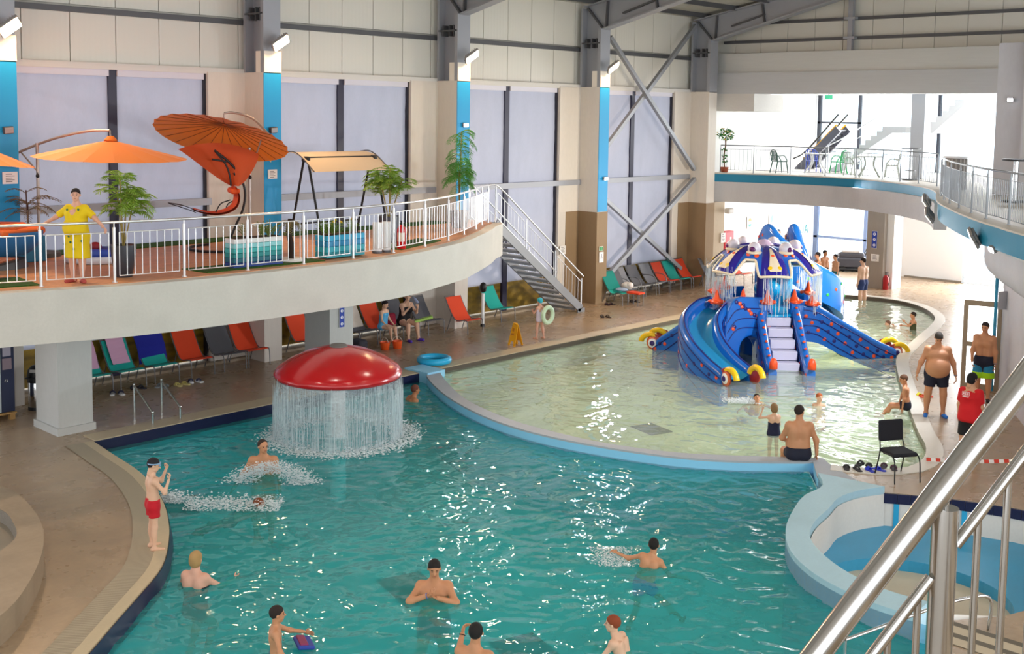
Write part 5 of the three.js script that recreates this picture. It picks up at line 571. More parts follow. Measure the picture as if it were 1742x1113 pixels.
flood('small bright lamp on the grey pier above the right balcony', [-11.35, 6.6, -31.9], [0.1, -0.1, 1], true, 0.16, 15, 0xf4f8ff);
// unseen round high-bay lamps under the roof, placed to light pool and hall
for (const [x, z] of [[-15.5, -5], [-15.5, -11.5], [-15.5, -18], [-8.5, -4], [-8.5, -10.5], [-8.5, -17], [-3, -9], [-3, -16]]) { const y = (x < -6 ? 10.48 + (x + 18) * 0.162 : 11.9) - 0.98; const t = thing('unseen_high_bay_lamp', 'round high-bay lamp out of view under the roof, placed to light the pool', 'lamp', [x, y, z], 0, 'unseen high-bay lamps under the roof'); part('lamp_shade', lathe([[0.08, 0.3], [0.12, 0.24], [0.3, 0.02], [0.31, 0]], 24), DARKSTEEL, t); part('lamp_disc', new THREE.CylinderGeometry(0.28, 0.28, 0.02, 24).translate(0, 0.01, 0), new THREE.MeshStandardMaterial({ color: 0xffffff, emissive: 0xfff2de, emissiveIntensity: 30 }), t); part('rod', rod([0, 0.28, 0], [0, 0.9, 0], 0.012), DARKSTEEL, t);
  const l = new THREE.SpotLight(0xfff6ea, 15, 0, 1.25, 0.6, 2); l.position.set(x, y - 0.03, z); l.target.position.set(x, 0, z); l.castShadow = true; l.shadow.radius = 14; scene.add(l, l.target); }
{ const t = thing('slatted_counter', 'round grey slatted counter where the gallery meets the right balcony', 'counter', [-13.3, 4, -33.3]); part('drum', lathe([[0, 0], [0.3, 0], [0.3, 0.92], [0, 0.92]], 24), M(0x8f8a86, 0.6), t); for (let k = 0; k < 16; k++) part('slat', box(0.05, 0.9, 0.02, 0.305 * Math.sin(k * 0.393), 0.46, 0.305 * Math.cos(k * 0.393), k * 0.393), M(0xa9a49e, 0.6), t); part('top', new THREE.CylinderGeometry(0.36, 0.36, 0.05, 28).translate(0, 0.95, 0), M(0xe6e6e8, 0.4), t); }
// ---------- signs ----------
function sign(label, p, ry, w, h, draw, th = 0.012) { const o = thing('notice', label, 'sign', p, ry); part('board', rbox(w, h, th, 0.004), M(0xe9e6e2, 0.6), o); part('print', new THREE.PlaneGeometry(w * 0.97, h * 0.97).translate(0, 0, th / 2 + 0.002), new THREE.MeshStandardMaterial({ map: textTex(128, Math.round(128 * h / w), draw), roughness: 0.6 }), o); return o; }
const notice = (x, w, h) => { x.fillStyle = '#eceae8'; x.fillRect(0, 0, w, h); x.fillStyle = '#55525a'; for (let k = 0; k < 5; k++) x.fillRect(w * 0.2, h * (0.16 + k * 0.16), w * (0.45 + 0.15 * (k % 2)), h * 0.05); };
sign('white notice on the blue pier beside the lounger', [-22.58, 4.52, -15.8], Q, 0.26, 0.22, notice); sign('white notice at the left edge on the blue pier', [-22.58, 4.62, -9.6], Q, 0.3, 0.24, notice);
{ const o = thing('paper_scrap', 'torn yellowish paper on the blue pier above the notice', 'paper', [-22.585, 4.9, -15.72], Q); const s = new THREE.Shape([[-0.05, 0.1], [0.02, 0.12], [0.06, 0], [0.04, -0.1], [-0.03, -0.05]].map(p => new THREE.Vector2(...p))); part('paper', new THREE.ExtrudeGeometry(s, { depth: 0.006, bevelEnabled: false }), M(0xc9c8a0, 0.9), o); }
const blueSign = (x, w, h) => { x.fillStyle = '#1d3fa8'; x.fillRect(0, 0, w, h); x.fillStyle = '#fff'; for (let k = 0; k < 3; k++) { x.beginPath(); x.arc(w / 2, h * (0.17 + k * 0.33), w * 0.26, 0, 7); x.fill(); x.fillStyle = '#1d3fa8'; x.fillRect(w * 0.4, h * (0.12 + k * 0.33), w * 0.2, h * 0.1); x.fillStyle = '#fff'; } };
sign('tall blue pictogram notice on the square column behind the mushroom', [-19.98, 1.42, -15.82], Q, 0.14, 0.46, blueSign); sign('small blue pictogram notice on the wall pier by the stairs', [-22.58, 1.62, -22.3], Q, 0.12, 0.22, blueSign);
sign('tall blue pictogram notice on the grey column in the hall', [-18.1, 1.75, -38.33], 0, 0.2, 0.62, blueSign); sign('white notice low on the grey column in the hall', [-18.05, 1.1, -38.33], 0, 0.3, 0.26, notice);
sign('green emergency exit sign on the tan pier', [-22.585, 1.78, -28.35], Q, 0.2, 0.14, (x, w, h) => { x.fillStyle = '#eef4ee'; x.fillRect(0, 0, w, h); x.fillStyle = '#1f9a56'; x.fillRect(6, 6, w * 0.42, h - 12); x.fillRect(w * 0.55, 6, w * 0.4, h - 12); }); sign('white sign with a number two below the exit sign', [-22.585, 1.5, -28.37], Q, 0.22, 0.34, (x, w, h) => { x.fillStyle = '#f2f0f4'; x.fillRect(0, 0, w, h); x.fillStyle = '#2a2c66'; x.font = 'bold 70px sans-serif'; x.textAlign = 'center'; x.fillText('2', w / 2, h * 0.45); x.fillRect(w * 0.25, h * 0.55, w * 0.5, h * 0.06); });
sign('white paper notice on the pier left of the tan part', [-23.34, 1.74, -27.35], Q, 0.3, 0.28, notice); sign('white notice on the corner pier in front of the red cabinet', [-22.66, 1.62, -35.6], Q, 0.32, 0.36, notice);
sign('round orange and green poster on the white hall wall', [-23.38, 1.95, -38.6], Q, 0.4, 0.5, (x, w, h) => { x.fillStyle = '#f2f4f4'; x.fillRect(0, 0, w, h); x.fillStyle = '#f08a4a'; x.beginPath(); x.arc(w / 2, h * 0.4, w * 0.34, Math.PI, 0); x.fill(); x.fillStyle = '#2aa08c'; x.beginPath(); x.arc(w / 2, h * 0.62, w * 0.3, 0, Math.PI); x.fill(); });
sign('small turquoise drop sign above the children on the slide', [-23.38, 2.0, -40.25], Q, 0.42, 0.4, (x, w, h) => { x.fillStyle = '#e8f8fa'; x.fillRect(0, 0, w, h); x.fillStyle = '#4cc8dc'; x.beginPath(); x.arc(w / 2, h * 0.55, w * 0.3, 0, 7); x.fill(); x.beginPath(); x.moveTo(w * 0.25, h * 0.45); x.lineTo(w / 2, 2); x.lineTo(w * 0.75, h * 0.45); x.fill(); });
sign('pale banner lettered AQUA on the hall wall', [-23.38, 1.12, -42.55], Q, 1.6, 1.3, (x, w, h) => { x.fillStyle = '#d3dfe2'; x.fillRect(0, 0, w, h); x.fillStyle = '#4d9aa0'; x.font = 'bold 40px sans-serif'; x.textAlign = 'center'; x.fillText('AQUA', w / 2, h * 0.4); x.fillStyle = '#3f7fae'; x.fillRect(w * 0.2, h * 0.62, w * 0.14, h * 0.16); x.fillRect(w * 0.62, h * 0.62, w * 0.14, h * 0.16); });
{ let t = thing('fire_cabinet', 'red fire hose cabinet on the hall wall left of the canopy', 'cabinet', [-23.28, 1.35, -36.85], Q); part('box', rbox(0.6, 0.78, 0.2, 0.01), M(0xc2323f, 0.5), t); part('door', rbox(0.54, 0.7, 0.02, 0.008, 0, 0, 0.105), M(0xcb3b48, 0.5), t); part('symbol', box(0.1, 0.1, 0.004, 0.06, 0.12, 0.118), M(0xf0dadc, 0.5), t);
  t = thing('fire_extinguisher', 'red fire extinguisher on the floor beside the grey hall column', 'extinguisher', [-17.62, 0, -38.35], 0); part('cylinder', lathe([[0, 0], [0.1, 0], [0.1, 0.42], [0.06, 0.5], [0, 0.53]], 16), M(0xa8101c, 0.3), t); part('valve', [rod([0, 0.5, 0], [0, 0.62, 0], 0.025), box(0.14, 0.02, 0.03, 0.03, 0.61, 0)], BLACK, t); part('hose', tube([[0.05, 0.58, 0], [0.14, 0.42, 0.02], [0.11, 0.15, 0.03]], 0.012, 12, 6), BLACK, t);
  t = thing('floor_cleaner', 'dark grey ride-on floor cleaning machine parked in the hall', 'cleaning machine', [-20.85, 0, -42.15], 0.6); part('body', [rbox(1.15, 0.42, 0.62, 0.08, 0, 0.34, 0), rbox(1.0, 0.26, 0.56, 0.1, -0.02, 0.64, 0)], M(0x4a4b55, 0.5), t); part('tank_lid', rbox(0.7, 0.1, 0.58, 0.04, -0.05, 0.8, 0), M(0xd8d6d8, 0.5), t); part('squeegee', rbox(1.2, 0.1, 0.8, 0.04, 0, 0.08, 0), BLACK, t); for (const x of [-0.35, 0.35]) part('wheel', new THREE.CylinderGeometry(0.11, 0.11, 0.7, 18).rotateX(Math.PI / 2).translate(x, 0.11, 0), BLACK, t); part('handle', tube([[0.5, 0.6, -0.22], [0.62, 0.95, 0], [0.5, 0.6, 0.22]], 0.02, 16, 6), BLACK, t); }
// ---------- entrance hall furniture ----------
{ let t = thing('escalator', 'dark escalator with yellow edges at the back of the gallery', 'escalator', [-22.15, 4, -41.8], 0); const up = 1.75, L = 1.55; for (const z of [0, 0]) { } part('truss', bar([-0.9, -0.1, -0.6], [0.85, up - 0.12, -0.6], 0.12, 0.3), M(0x4a4c58, 0.5), t); part('truss', bar([-0.9, -0.1, 0.25], [0.85, up - 0.12, 0.25], 0.12, 0.3), M(0x4a4c58, 0.5), t); for (let i = 0; i < 9; i++) part('step', box(0.2, 0.06, 0.74, -0.8 + i * 0.19, 0.05 + i * 0.19, -0.18), M(0x14151a, 0.5), t); for (const z of [-0.56, 0.22]) { part('yellow_edge', bar([-0.95, 0.05, z], [0.75, up + 0.05, z], 0.07, 0.06), M(0xd9a000, 0.5), t); part('balustrade', tube([[-1.1, 0.4, z], [-0.7, 0.6, z], [0.8, up + 0.45, z]], 0.035, 16, 6), BLACK, t); }
  const stair = (name, label, pts, z, d, m) => { const o = thing(name, label, 'stairs', [0, 0, z]); const s = new THREE.Shape(pts.map(p => new THREE.Vector2(...p))); const g = new THREE.ExtrudeGeometry(s, { depth: d, bevelEnabled: false }); part('flight', g, m, o); return o; };
  const st = [[-21.1, 4.0], [-20.1, 4.62]]; const up1 = []; for (let i = 0; i < 6; i++) { up1.push([-20.1 + i * 0.22, 4.72 + i * 0.175], [-20.1 + i * 0.22, 4.72 + (i + 1) * 0.175]); } const flight1 = stair('concrete_stairs', 'pale concrete stair flights rising right on the gallery to the hall ceiling', [[-21.2, 4.0], ...up1, [-18.1, 5.77], [-18.1, 5.55], [-18.6, 5.55], [-20.9, 4.0]], -41.4, 0.9, M(0xc7ccd2, 0.7));
  const up2 = []; for (let i = 0; i < 5; i++) up2.push([-17.2 + i * 0.22, 5.77 + i * 0.2], [-17.2 + i * 0.22, 5.77 + (i + 1) * 0.2]);
  { const g = new THREE.ExtrudeGeometry(new THREE.Shape([[-18.1, 5.55], [-18.1, 5.77], ...up2, [-16.0, 6.77], [-16.0, 6.55], [-17.1, 5.55]].map(p => new THREE.Vector2(...p))), { depth: 0.9, bevelEnabled: false }); part('upper_flight', g, M(0xd3d6da, 0.7), flight1); }
  t = thing('stair_railing', 'thin metal railing of the gallery stairs beside the escalator', 'railing', [0, 0, -40.4]); part('handrail', tube([[-21.2, 4.95, 0], [-20.6, 5.25, 0], [-19.2, 6.1, 0]], 0.02, 12, 6), SATIN, t); part('mid_rail', tube([[-21.2, 4.6, 0], [-20.6, 4.9, 0], [-19.2, 5.75, 0]], 0.014, 12, 6), SATIN, t); for (const [x, y] of [[-21.1, 4], [-20.55, 4.3]]) part('post', rod([x, y, 0], [x, y + 1, 0], 0.018), SATIN, t);
  t = thing('bar_table', 'tall round bar table in front of the gallery pillar', 'table', [-16.55, 4, -37.55]); part('top', new THREE.CylinderGeometry(0.32, 0.32, 0.03, 28).translate(0, 1.05, 0), M(0x4a4c52, 0.4), t); part('column', rod([0, 0.02, 0], [0, 1.05, 0], 0.04), INOX, t); part('shelf', new THREE.CylinderGeometry(0.18, 0.18, 0.02, 20).translate(0, 0.3, 0), DARKSTEEL, t); part('base', new THREE.CylinderGeometry(0.3, 0.32, 0.03, 28).translate(0, 0.015, 0), M(0x4a4c52, 0.4), t);
  t = thing('bar_table', 'bar table with dark top at the right balcony pier', 'table', [-10.3, 4, -29.6]); part('top', new THREE.CylinderGeometry(0.34, 0.34, 0.05, 28).translate(0, 1.05, 0), M(0x23252c, 0.4), t); part('column', rod([0, 0.02, 0], [0, 1.05, 0], 0.07), INOX, t); part('base', new THREE.CylinderGeometry(0.3, 0.32, 0.03, 28).translate(0, 0.015, 0), M(0x23252c, 0.4), t);
  function plasticChair(label, p, ry, c) { const t = thing('plastic_chair', label, 'chair', p, ry), m = M(c, 0.5); part('seat', rbox(0.44, 0.04, 0.42, 0.02, 0, 0.43, 0), m, t); for (let k = 0; k < 4; k++) part('back_slat', rbox(0.06, 0.36, 0.025, 0.01, -0.15 + k * 0.1, 0.64, -0.22, 0, -0.12), m, t); part('back_rim', tube([[-0.22, 0.44, -0.2], [-0.22, 0.75, -0.25], [0, 0.86, -0.27], [0.22, 0.75, -0.25], [0.22, 0.44, -0.2]], 0.022, 24, 6), m, t); for (const s of [-1, 1]) { part('arm', tube([[s * 0.23, 0.62, -0.22], [s * 0.25, 0.64, 0.05], [s * 0.23, 0.44, 0.2]], 0.02, 12, 6), m, t); part('leg', rod([s * 0.23, 0, 0.24], [s * 0.2, 0.43, 0.18], 0.022), m, t); part('leg', rod([s * 0.22, 0, -0.26], [s * 0.19, 0.43, -0.18], 0.022), m, t); } return t; }
  function plasticTable(label, p, ry, c) { const t = thing('plastic_table', label, 'table', p, ry), m = M(c, 0.5); part('top', rbox(0.85, 0.04, 0.85, 0.02, 0, 0.72, 0), m, t); for (const [x, z] of [[-1, -1], [1, -1], [-1, 1], [1, 1]]) part('leg', tube([[x * 0.18, 0.7, z * 0.18], [x * 0.14, 0.42, z * 0.14], [x * 0.34, 0, z * 0.34]], 0.028, 12, 6), m, t); return t; }
  plasticChair('dark green and white plastic chair alone on the left of the gallery', [-21.6, 4, -37.6], 2.6, 0x2f5a50); plasticTable('white plastic table near the escalator', [-20.75, 4, -38.8], 0.3, 0xeceef2); plasticChair('blue plastic chair at the table near the escalator', [-21.2, 4, -39.4], 0.8, 0x2c48b0); plasticChair('green plastic chair right of the table near the escalator', [-20.1, 4, -39.3], -0.6, 0x2aa860);
  plasticTable('pale plastic table with splayed legs in the middle of the gallery', [-18.25, 4, -38.0], 0.5, 0xc9d2c9); plasticChair('pale plastic chair left of the middle gallery table', [-18.95, 4, -38.2], 1.4, 0xc6d0c8); plasticChair('pale plastic chair right of the middle gallery table', [-17.55, 4, -38.3], -1.2, 0xccd4cc);
  t = thing('hibiscus_tree', 'small artificial tree with round leafy crown at the left end of the gallery', 'plant', [-22.95, 4, -36.0]); part('pot', lathe([[0, 0], [0.12, 0], [0.15, 0.2], [0.13, 0.2], [0, 0.18]], 18), M(0x9c4a30, 0.7), t); part('trunk', tube([[0, 0.15, 0], [-0.04, 0.6, 0], [0.02, 1.0, 0], [0, 1.3, 0]], 0.025, 16, 6), M(0x6a4a34, 0.9), t);
  const lf = (n, c, r, cy) => [...Array(n)].map(() => { const a = rnd() * 6.28, b = Math.acos(2 * rnd() - 1), k = r * Math.cbrt(rnd()), g = new THREE.SphereGeometry(0.045, 6, 4); g.scale(1, 0.25, 0.6); g.rotateX(rnd() * 3); g.rotateY(rnd() * 6); g.translate(k * Math.sin(b) * Math.cos(a), cy + 0.8 * k * Math.cos(b), k * Math.sin(b) * Math.sin(a)); return g; }); let f = part('foliage', [lf(150, 0, 0.32, 1.4), ...[0.85, 0.6, 0.4].map(y => lf(14, 0, 0.12, y))], M(0x2f7a34, 0.6), t); f.userData.kind = 'stuff'; f = part('blossom', lf(26, 0, 0.33, 1.4), M(0xc9b44c, 0.6), t); f.userData.kind = 'stuff';
  t = thing('exit_sign', 'green exit sign under the hall ceiling', 'sign', [-21.75, 6.88, -41.5], 0.3); part('sign_panel', rbox(0.3, 0.16, 0.03, 0.008), M(0x3fae84, 0.5), t); part('hanger', rod([0, 0.08, 0], [0, 0.26, 0], 0.01), DARKSTEEL, t);
  t = thing('wall_speaker', 'small white loudspeaker on the far corner pier', 'speaker', [-22.55, 2.62, -35.7], Q); part('cabinet', rbox(0.34, 0.2, 0.22, 0.05, 0, 0, 0.05), M(0xd6d4d0, 0.5), t); part('bracket', rod([0, 0, -0.12], [0, 0, 0], 0.02), DARKSTEEL, t); }
// ---------- right-hand deck: door, chair, barrier tape ----------
{ let t = thing('glass_door', 'open glass door with tan frame behind the man in gradient shorts', 'door', [-9.42, 0, -25.5], 0.32); const TF = M(0xa8937a, 0.5); part('frame', [bxa(-0.4, -0.3, 0, 2.02, -0.03, 0.03), bxa(0.3, 0.4, 0, 2.02, -0.03, 0.03), bxa(-0.3, 0.3, 1.9, 2.02, -0.03, 0.03), bxa(-0.3, 0.3, 0, 0.14, -0.03, 0.03), bxa(-0.3, 0.3, 0.98, 1.08, -0.03, 0.03)], TF, t); for (const [a, b] of [[0.14, 0.98], [1.08, 1.9]]) part('pane', bxa(-0.3, 0.3, a, b, -0.006, 0.006), glassPane, t); part('jamb', bxa(0.42, 0.54, 0, 2.04, -0.08, 0.06), M(0xc2a070, 0.5), t, 'wooden door jamb'); part('hinge', rod([0.41, 1.7, 0.05], [0.41, 1.86, 0.05], 0.025), BLACK, t); part('hinge', rod([0.41, 0.35, 0.05], [0.41, 0.52, 0.05], 0.025), BLACK, t);
  t = thing('wall_sticker', 'faint grey lettering sticker on the white wall above the door', 'sticker', [-8.82, 2.15, -25.1], 1.05); part('print', rbox(0.36, 0.4, 0.006, 0.002), M(0xb7b5b9, 0.7), t);
  t = scene.getObjectByName('wall_right'); part('downpipe', rod([-9.12, 0.05, -25.42], [-9.12, 2.62, -25.42], 0.035), M(0x2a8fb8, 0.5), t, 'blue downpipe'); part('pipe_collar', rod([-9.12, 2.58, -25.42], [-9.12, 2.66, -25.42], 0.06), M(0xd8d8dc, 0.5), t);
  t = thing('visitor_chair', 'black upholstered visitor chair on the deck beside the round basin', 'chair', [-7.95, 0, -18.1], 4.15); part('seat', rbox(0.47, 0.07, 0.45, 0.035, 0, 0.45, 0.02), M(0x17161f, 0.85), t); part('backrest', rbox(0.46, 0.36, 0.06, 0.03, 0, 0.76, 0.27, 0, 0.1), M(0x17161f, 0.85), t); for (const s of [-1, 1]) { part('leg', tube([[s * 0.24, 0, -0.27], [s * 0.235, 0.42, -0.2], [s * 0.235, 0.43, 0.1]], 0.012, 16, 6), BLACK, t); part('leg', tube([[s * 0.25, 0, 0.3], [s * 0.235, 0.43, 0.2], [s * 0.21, 0.66, 0.26], [s * 0.2, 0.85, 0.29]], 0.012, 16, 6), BLACK, t); }
  t = thing('barrier_tape', 'red and white barrier tape stretched across the deck to the right', 'tape', [0, 0, 0]); const A = V(-8.0, 0.05, -19.35), B = V(-6.0, 0.42, -19.8), n = 26; for (let i = 0; i < n; i++) { const a = A.clone().lerp(B, i / n), b = A.clone().lerp(B, (i + 1) / n), s = x => -0.05 * Math.sin(Math.PI * x); a.y += s(i / n); b.y += s((i + 1) / n); part(i % 2 ? 'white_band' : 'red_band', bar(a.toArray(), b.toArray(), 0.004, 0.06), M(i % 2 ? 0xf0ece8 : 0xd8402c, 0.5), t); }
  t = thing('basin_handrail', 'thin steel handrail descending from the round basin into the deep pool', 'handrail', [0, 0, 0]); part('rail', tube([[-4.68, 0.0, -13.35], [-4.66, 0.42, -13.3], [-4.8, 0.5, -12.9], [-5.38, 0.42, -11.1]], 0.021, 30, 8), INOX, t); part('post', rod([-5.38, -1.4, -11.1], [-5.38, 0.42, -11.1], 0.021), INOX, t);
  t = thing('tape_post', 'short pole holding the barrier tape at the right', 'pole', [-6.0, 0, -19.86]); part('pole', rod([0, 0, 0], [0, 0.5, 0], 0.025), INOX, t); part('foot', new THREE.CylinderGeometry(0.12, 0.13, 0.03, 20).translate(0, 0.015, 0), DARKSTEEL, t); }
// raised round whirlpool at the left edge
{ const oc = smooth([[-18.6, -5.6], [-17.9, -6.5], [-16.82, -6.95], [-15.95, -6.9], [-15.0, -6.68], [-14.32, -6.41], [-13.75, -6.1], [-13.13, -5.68], [-12.58, -5.2], [-12.2, -4.6], [-12.1, -3.8]], 40), ic = smooth([[-17.6, -5.4], [-16.9, -6.1], [-15.94, -6.5], [-15.22, -6.4], [-14.66, -6.18], [-14.2, -5.6], [-14.0, -4.9]], 30); const w = sgroup('wall_whirlpool', 'raised beige rim of the round whirlpool at the left edge'); part('rim', plan([...oc, [-13.8, -3.8], ...ic.slice().reverse(), [-18.4, -4.6]], [], 0, 0.35), M(0xa5927b, 0.45, { map: tFloor }), w); part('inner_face', strip(ic, -0.2, 0.345), M(0xcfc6ba, 0.5), w); part('basin', plan([...ic, [-14, -3.8], [-17.8, -3.8]], [], -0.2, 0.16), M(0x8f8474, 0.5), w); }
// ---------- foreground stair railing ----------
{ const t = thing('stair_handrail', 'polished steel stair railing close to the camera at lower right', 'railing'); const RB = M(0xc9c7c4, 0.16, { metalness: 1 });
  const a = V(-0.979, 4.995, -1.9), b = V(-0.736, 5.507, -2.2), d = b.clone().sub(a), P = (s, dy = 0) => a.clone().addScaledVector(d, s).add(V(0, dy, 0));
  part('handrail', rod(P(-2.2), P(2.6), 0.0245, 0.0245, 24), RB, t, 'thick polished steel handrail');
  const rail = (s0, s1) => rod(P(s0, -0.155), P(s1, -0.155), 0.0115, 0.0115, 12);
  part('panel_rail', rail(0.7, 2.5), RB, t); part('panel_rail', rail(-1.9, 0.58), RB, t); part('bottom_rail', rod(P(-1.9, -0.82), P(0.5, -0.82), 0.008), RB, t); part('bottom_rail', rod(P(0.66, -0.82), P(2.5, -0.82), 0.008), RB, t);
  for (const s of [-1.7, 0.64, 2.55]) { const q = P(s); part('post', rod([q.x, q.y - 0.98, q.z], [q.x, q.y - 0.05, q.z], 0.0245, 0.0245, 20), RB, t, 'polished steel post'); part('pin', rod([q.x, q.y - 0.08, q.z], [q.x, q.y - 0.01, q.z], 0.006), RB, t); part('foot_plate', rod([q.x, q.y - 0.99, q.z], [q.x, q.y - 0.98, q.z], 0.045, 0.045, 20), RB, t); }
  for (let k = 0; k < 30; k++) { const s = -1.85 + k * 0.148; if (Math.abs(s - 0.64) < 0.09) continue; const q = P(s); part('baluster', rod([q.x, q.y - 0.82, q.z], [q.x, q.y - 0.155, q.z], 0.0075, 0.0075, 8), RB, t); }
  const st = sgroup('floor_stairs', 'concrete stair flight carrying the near railing'); for (let k = 0; k < 14; k++) { const s = -2 + k * 0.35, q = P(s, -1.0); part('stair_step', box(1.3, 0.16, 0.16, q.x + 0.62, q.y - 0.09, q.z + 0.05, -0.68), M(0xb8a68e, 0.6), st); } }
// ---------- people ----------
function nets(prims, cell, k) {   // smooth union of distance primitives, meshed with surface nets
  const lo = [1e9, 1e9, 1e9], hi = [-1e9, -1e9, -1e9], pad = cell * 2; for (const p of prims) if (!p.cut) for (let q = 0; q < 3; q++) { lo[q] = Math.min(lo[q], p.lo[q] - pad); hi[q] = Math.max(hi[q], p.hi[q] + pad); }
  const n = [0, 1, 2].map(q => Math.ceil((hi[q] - lo[q]) / cell) + 1), [nx, ny, nz] = n, F = new Float32Array(nx * ny * nz).fill(9);
  for (const p of prims) { const a = [0, 1, 2].map(q => Math.max(0, Math.floor((p.lo[q] - k - pad - lo[q]) / cell))), b = [0, 1, 2].map(q => Math.min(n[q] - 1, Math.ceil((p.hi[q] + k + pad - lo[q]) / cell)));
    for (let z = a[2]; z <= b[2]; z++) for (let y = a[1]; y <= b[1]; y++) for (let x = a[0]; x <= b[0]; x++) { const i = (z * ny + y) * nx + x, d = p.f(lo[0] + x * cell, lo[1] + y * cell, lo[2] + z * cell), o = F[i]; if (p.cut) { F[i] = Math.max(o, d); continue; } const h = Math.max(k - Math.abs(o - d), 0) / k; F[i] = Math.min(o, d) - h * h * k * 0.25; } }
  const id = new Int32Array(nx * ny * nz).fill(-1), pos = [], idx = [];
  for (let z = 0; z < nz - 1; z++) for (let y = 0; y < ny - 1; y++) for (let x = 0; x < nx - 1; x++) { let m = 0, sx = 0, sy = 0, sz = 0, c = 0; const v = []; for (let q = 0; q < 8; q++) { v[q] = F[((z + (q >> 2)) * ny + y + ((q >> 1) & 1)) * nx + x + (q & 1)]; if (v[q] < 0) m |= 1 << q; } if (!m || m === 255) continue;
    for (let q = 0; q < 8; q++) for (const e of [1, 2, 4]) { if (q & e) continue; const r = q | e; if ((v[q] < 0) === (v[r] < 0)) continue; const t = v[q] / (v[q] - v[r]); sx += (q & 1) + (e === 1 ? t : 0); sy += ((q >> 1) & 1) + (e === 2 ? t : 0); sz += (q >> 2) + (e === 4 ? t : 0); c++; } id[(z * ny + y) * nx + x] = pos.length / 3; pos.push(lo[0] + (x + sx / c) * cell, lo[1] + (y + sy / c) * cell, lo[2] + (z + sz / c) * cell); }
  const I = (x, y, z) => id[(z * ny + y) * nx + x];
  for (let z = 1; z < nz - 1; z++) for (let y = 1; y < ny - 1; y++) for (let x = 1; x < nx - 1; x++) { const i = (z * ny + y) * nx + x, s = F[i] < 0; const quad = (a, b, c, d, f) => { if (a < 0 || b < 0 || c < 0 || d < 0) return; f ? idx.push(a, b, c, a, c, d) : idx.push(a, c, b, a, d, c); };
    if (s !== (F[i + 1] < 0)) quad(I(x, y - 1, z - 1), I(x, y, z - 1), I(x, y, z), I(x, y - 1, z), s); if (s !== (F[i + nx] < 0)) quad(I(x - 1, y, z - 1), I(x - 1, y, z), I(x, y, z), I(x, y, z - 1), s); if (s !== (F[i + nx * ny] < 0)) quad(I(x - 1, y - 1, z), I(x, y - 1, z), I(x, y, z), I(x - 1, y, z), s); }
  const g = new THREE.BufferGeometry(); g.setAttribute('position', new THREE.Float32BufferAttribute(pos, 3)); g.setIndex(idx); g.computeVertexNormals(); return g;
}
function cone(a, b, ra, rb, flat) { a = a.isVector3 ? a.toArray() : a; b = b.isVector3 ? b.toArray() : b; const d = [b[0] - a[0], b[1] - a[1], b[2] - a[2]], L2 = d[0] ** 2 + d[1] ** 2 + d[2] ** 2 || 1e-9, L = Math.sqrt(L2), R = Math.max(ra, rb);
  return { lo: [0, 1, 2].map(q => Math.min(a[q], b[q]) - R), hi: [0, 1, 2].map(q => Math.max(a[q], b[q]) + R), f: (x, y, z) => { const px = x - a[0], py = y - a[1], pz = z - a[2], u = (px * d[0] + py * d[1] + pz * d[2]) / L2, t = u < 0 ? 0 : u > 1 ? 1 : u, e = Math.hypot(px - d[0] * t, py - d[1] * t, pz - d[2] * t) - (ra + (rb - ra) * t); return flat ? Math.max(e, (u - 1) * L) : e; } }; }
function ell(c, r) { c = c.isVector3 ? c.toArray() : c; const m = Math.min(...r); return { lo: c.map((v, q) => v - r[q]), hi: c.map((v, q) => v + r[q]), f: (x, y, z) => { const k = Math.hypot((x - c[0]) / r[0], (y - c[1]) / r[1], (z - c[2]) / r[2]); return (k - 1) * m; } }; }
function planeCut(n, d, lo, hi) { return { cut: true, lo, hi, f: (x, y, z) => n[0] * x + n[1] * y + n[2] * z - d }; }
function handGeo(s, side, curl) {   // points along -y, thumb towards +z, five tapered fingers
  const g = [sph(0.012 * s, 0.045 * s, 0.04 * s, 0, -0.045 * s, 0, 10, 8)], L = [0.07, 0.08, 0.075, 0.058];
  for (let f = 0; f < 4; f++) { const z = (0.028 - f * 0.019) * s; let p = V(0, -0.078 * s, z), a = 0.15 + curl * 0.5; for (let k = 0; k < 3; k++) { const l = L[f] * s / 3 * 1.15, q = p.clone().add(V(side * Math.sin(a) * l, -Math.cos(a) * l, 0)); g.push(rod(p, q, (0.0098 - k * 0.0012) * s, (0.0088 - k * 0.0012) * s, 6)); g.push(sph(0.0088 * s, 0.0088 * s, 0.0088 * s, q.x, q.y, q.z, 6, 5)); p = q; a += curl * 0.6; } }
  let p = V(0, -0.02 * s, 0.03 * s); for (const d of [[0.2, -0.6, 0.8], [0.3, -0.9, 0.35]]) { const q = p.clone().add(V(side * d[0], d[1], d[2]).normalize().multiplyScalar(0.034 * s)); g.push(rod(p, q, 0.012 * s, 0.0095 * s, 6), sph(0.0098 * s, 0.0098 * s, 0.0098 * s, q.x, q.y, q.z, 6, 5)); p = q; } return mg(g);
}
const N = (v) => V(...v).normalize();
const SKIN = { tan: 0xc98d66, pale: 0xdfb295, mid: 0xd39f7c, dark: 0xb1764f, pink: 0xdba58d };
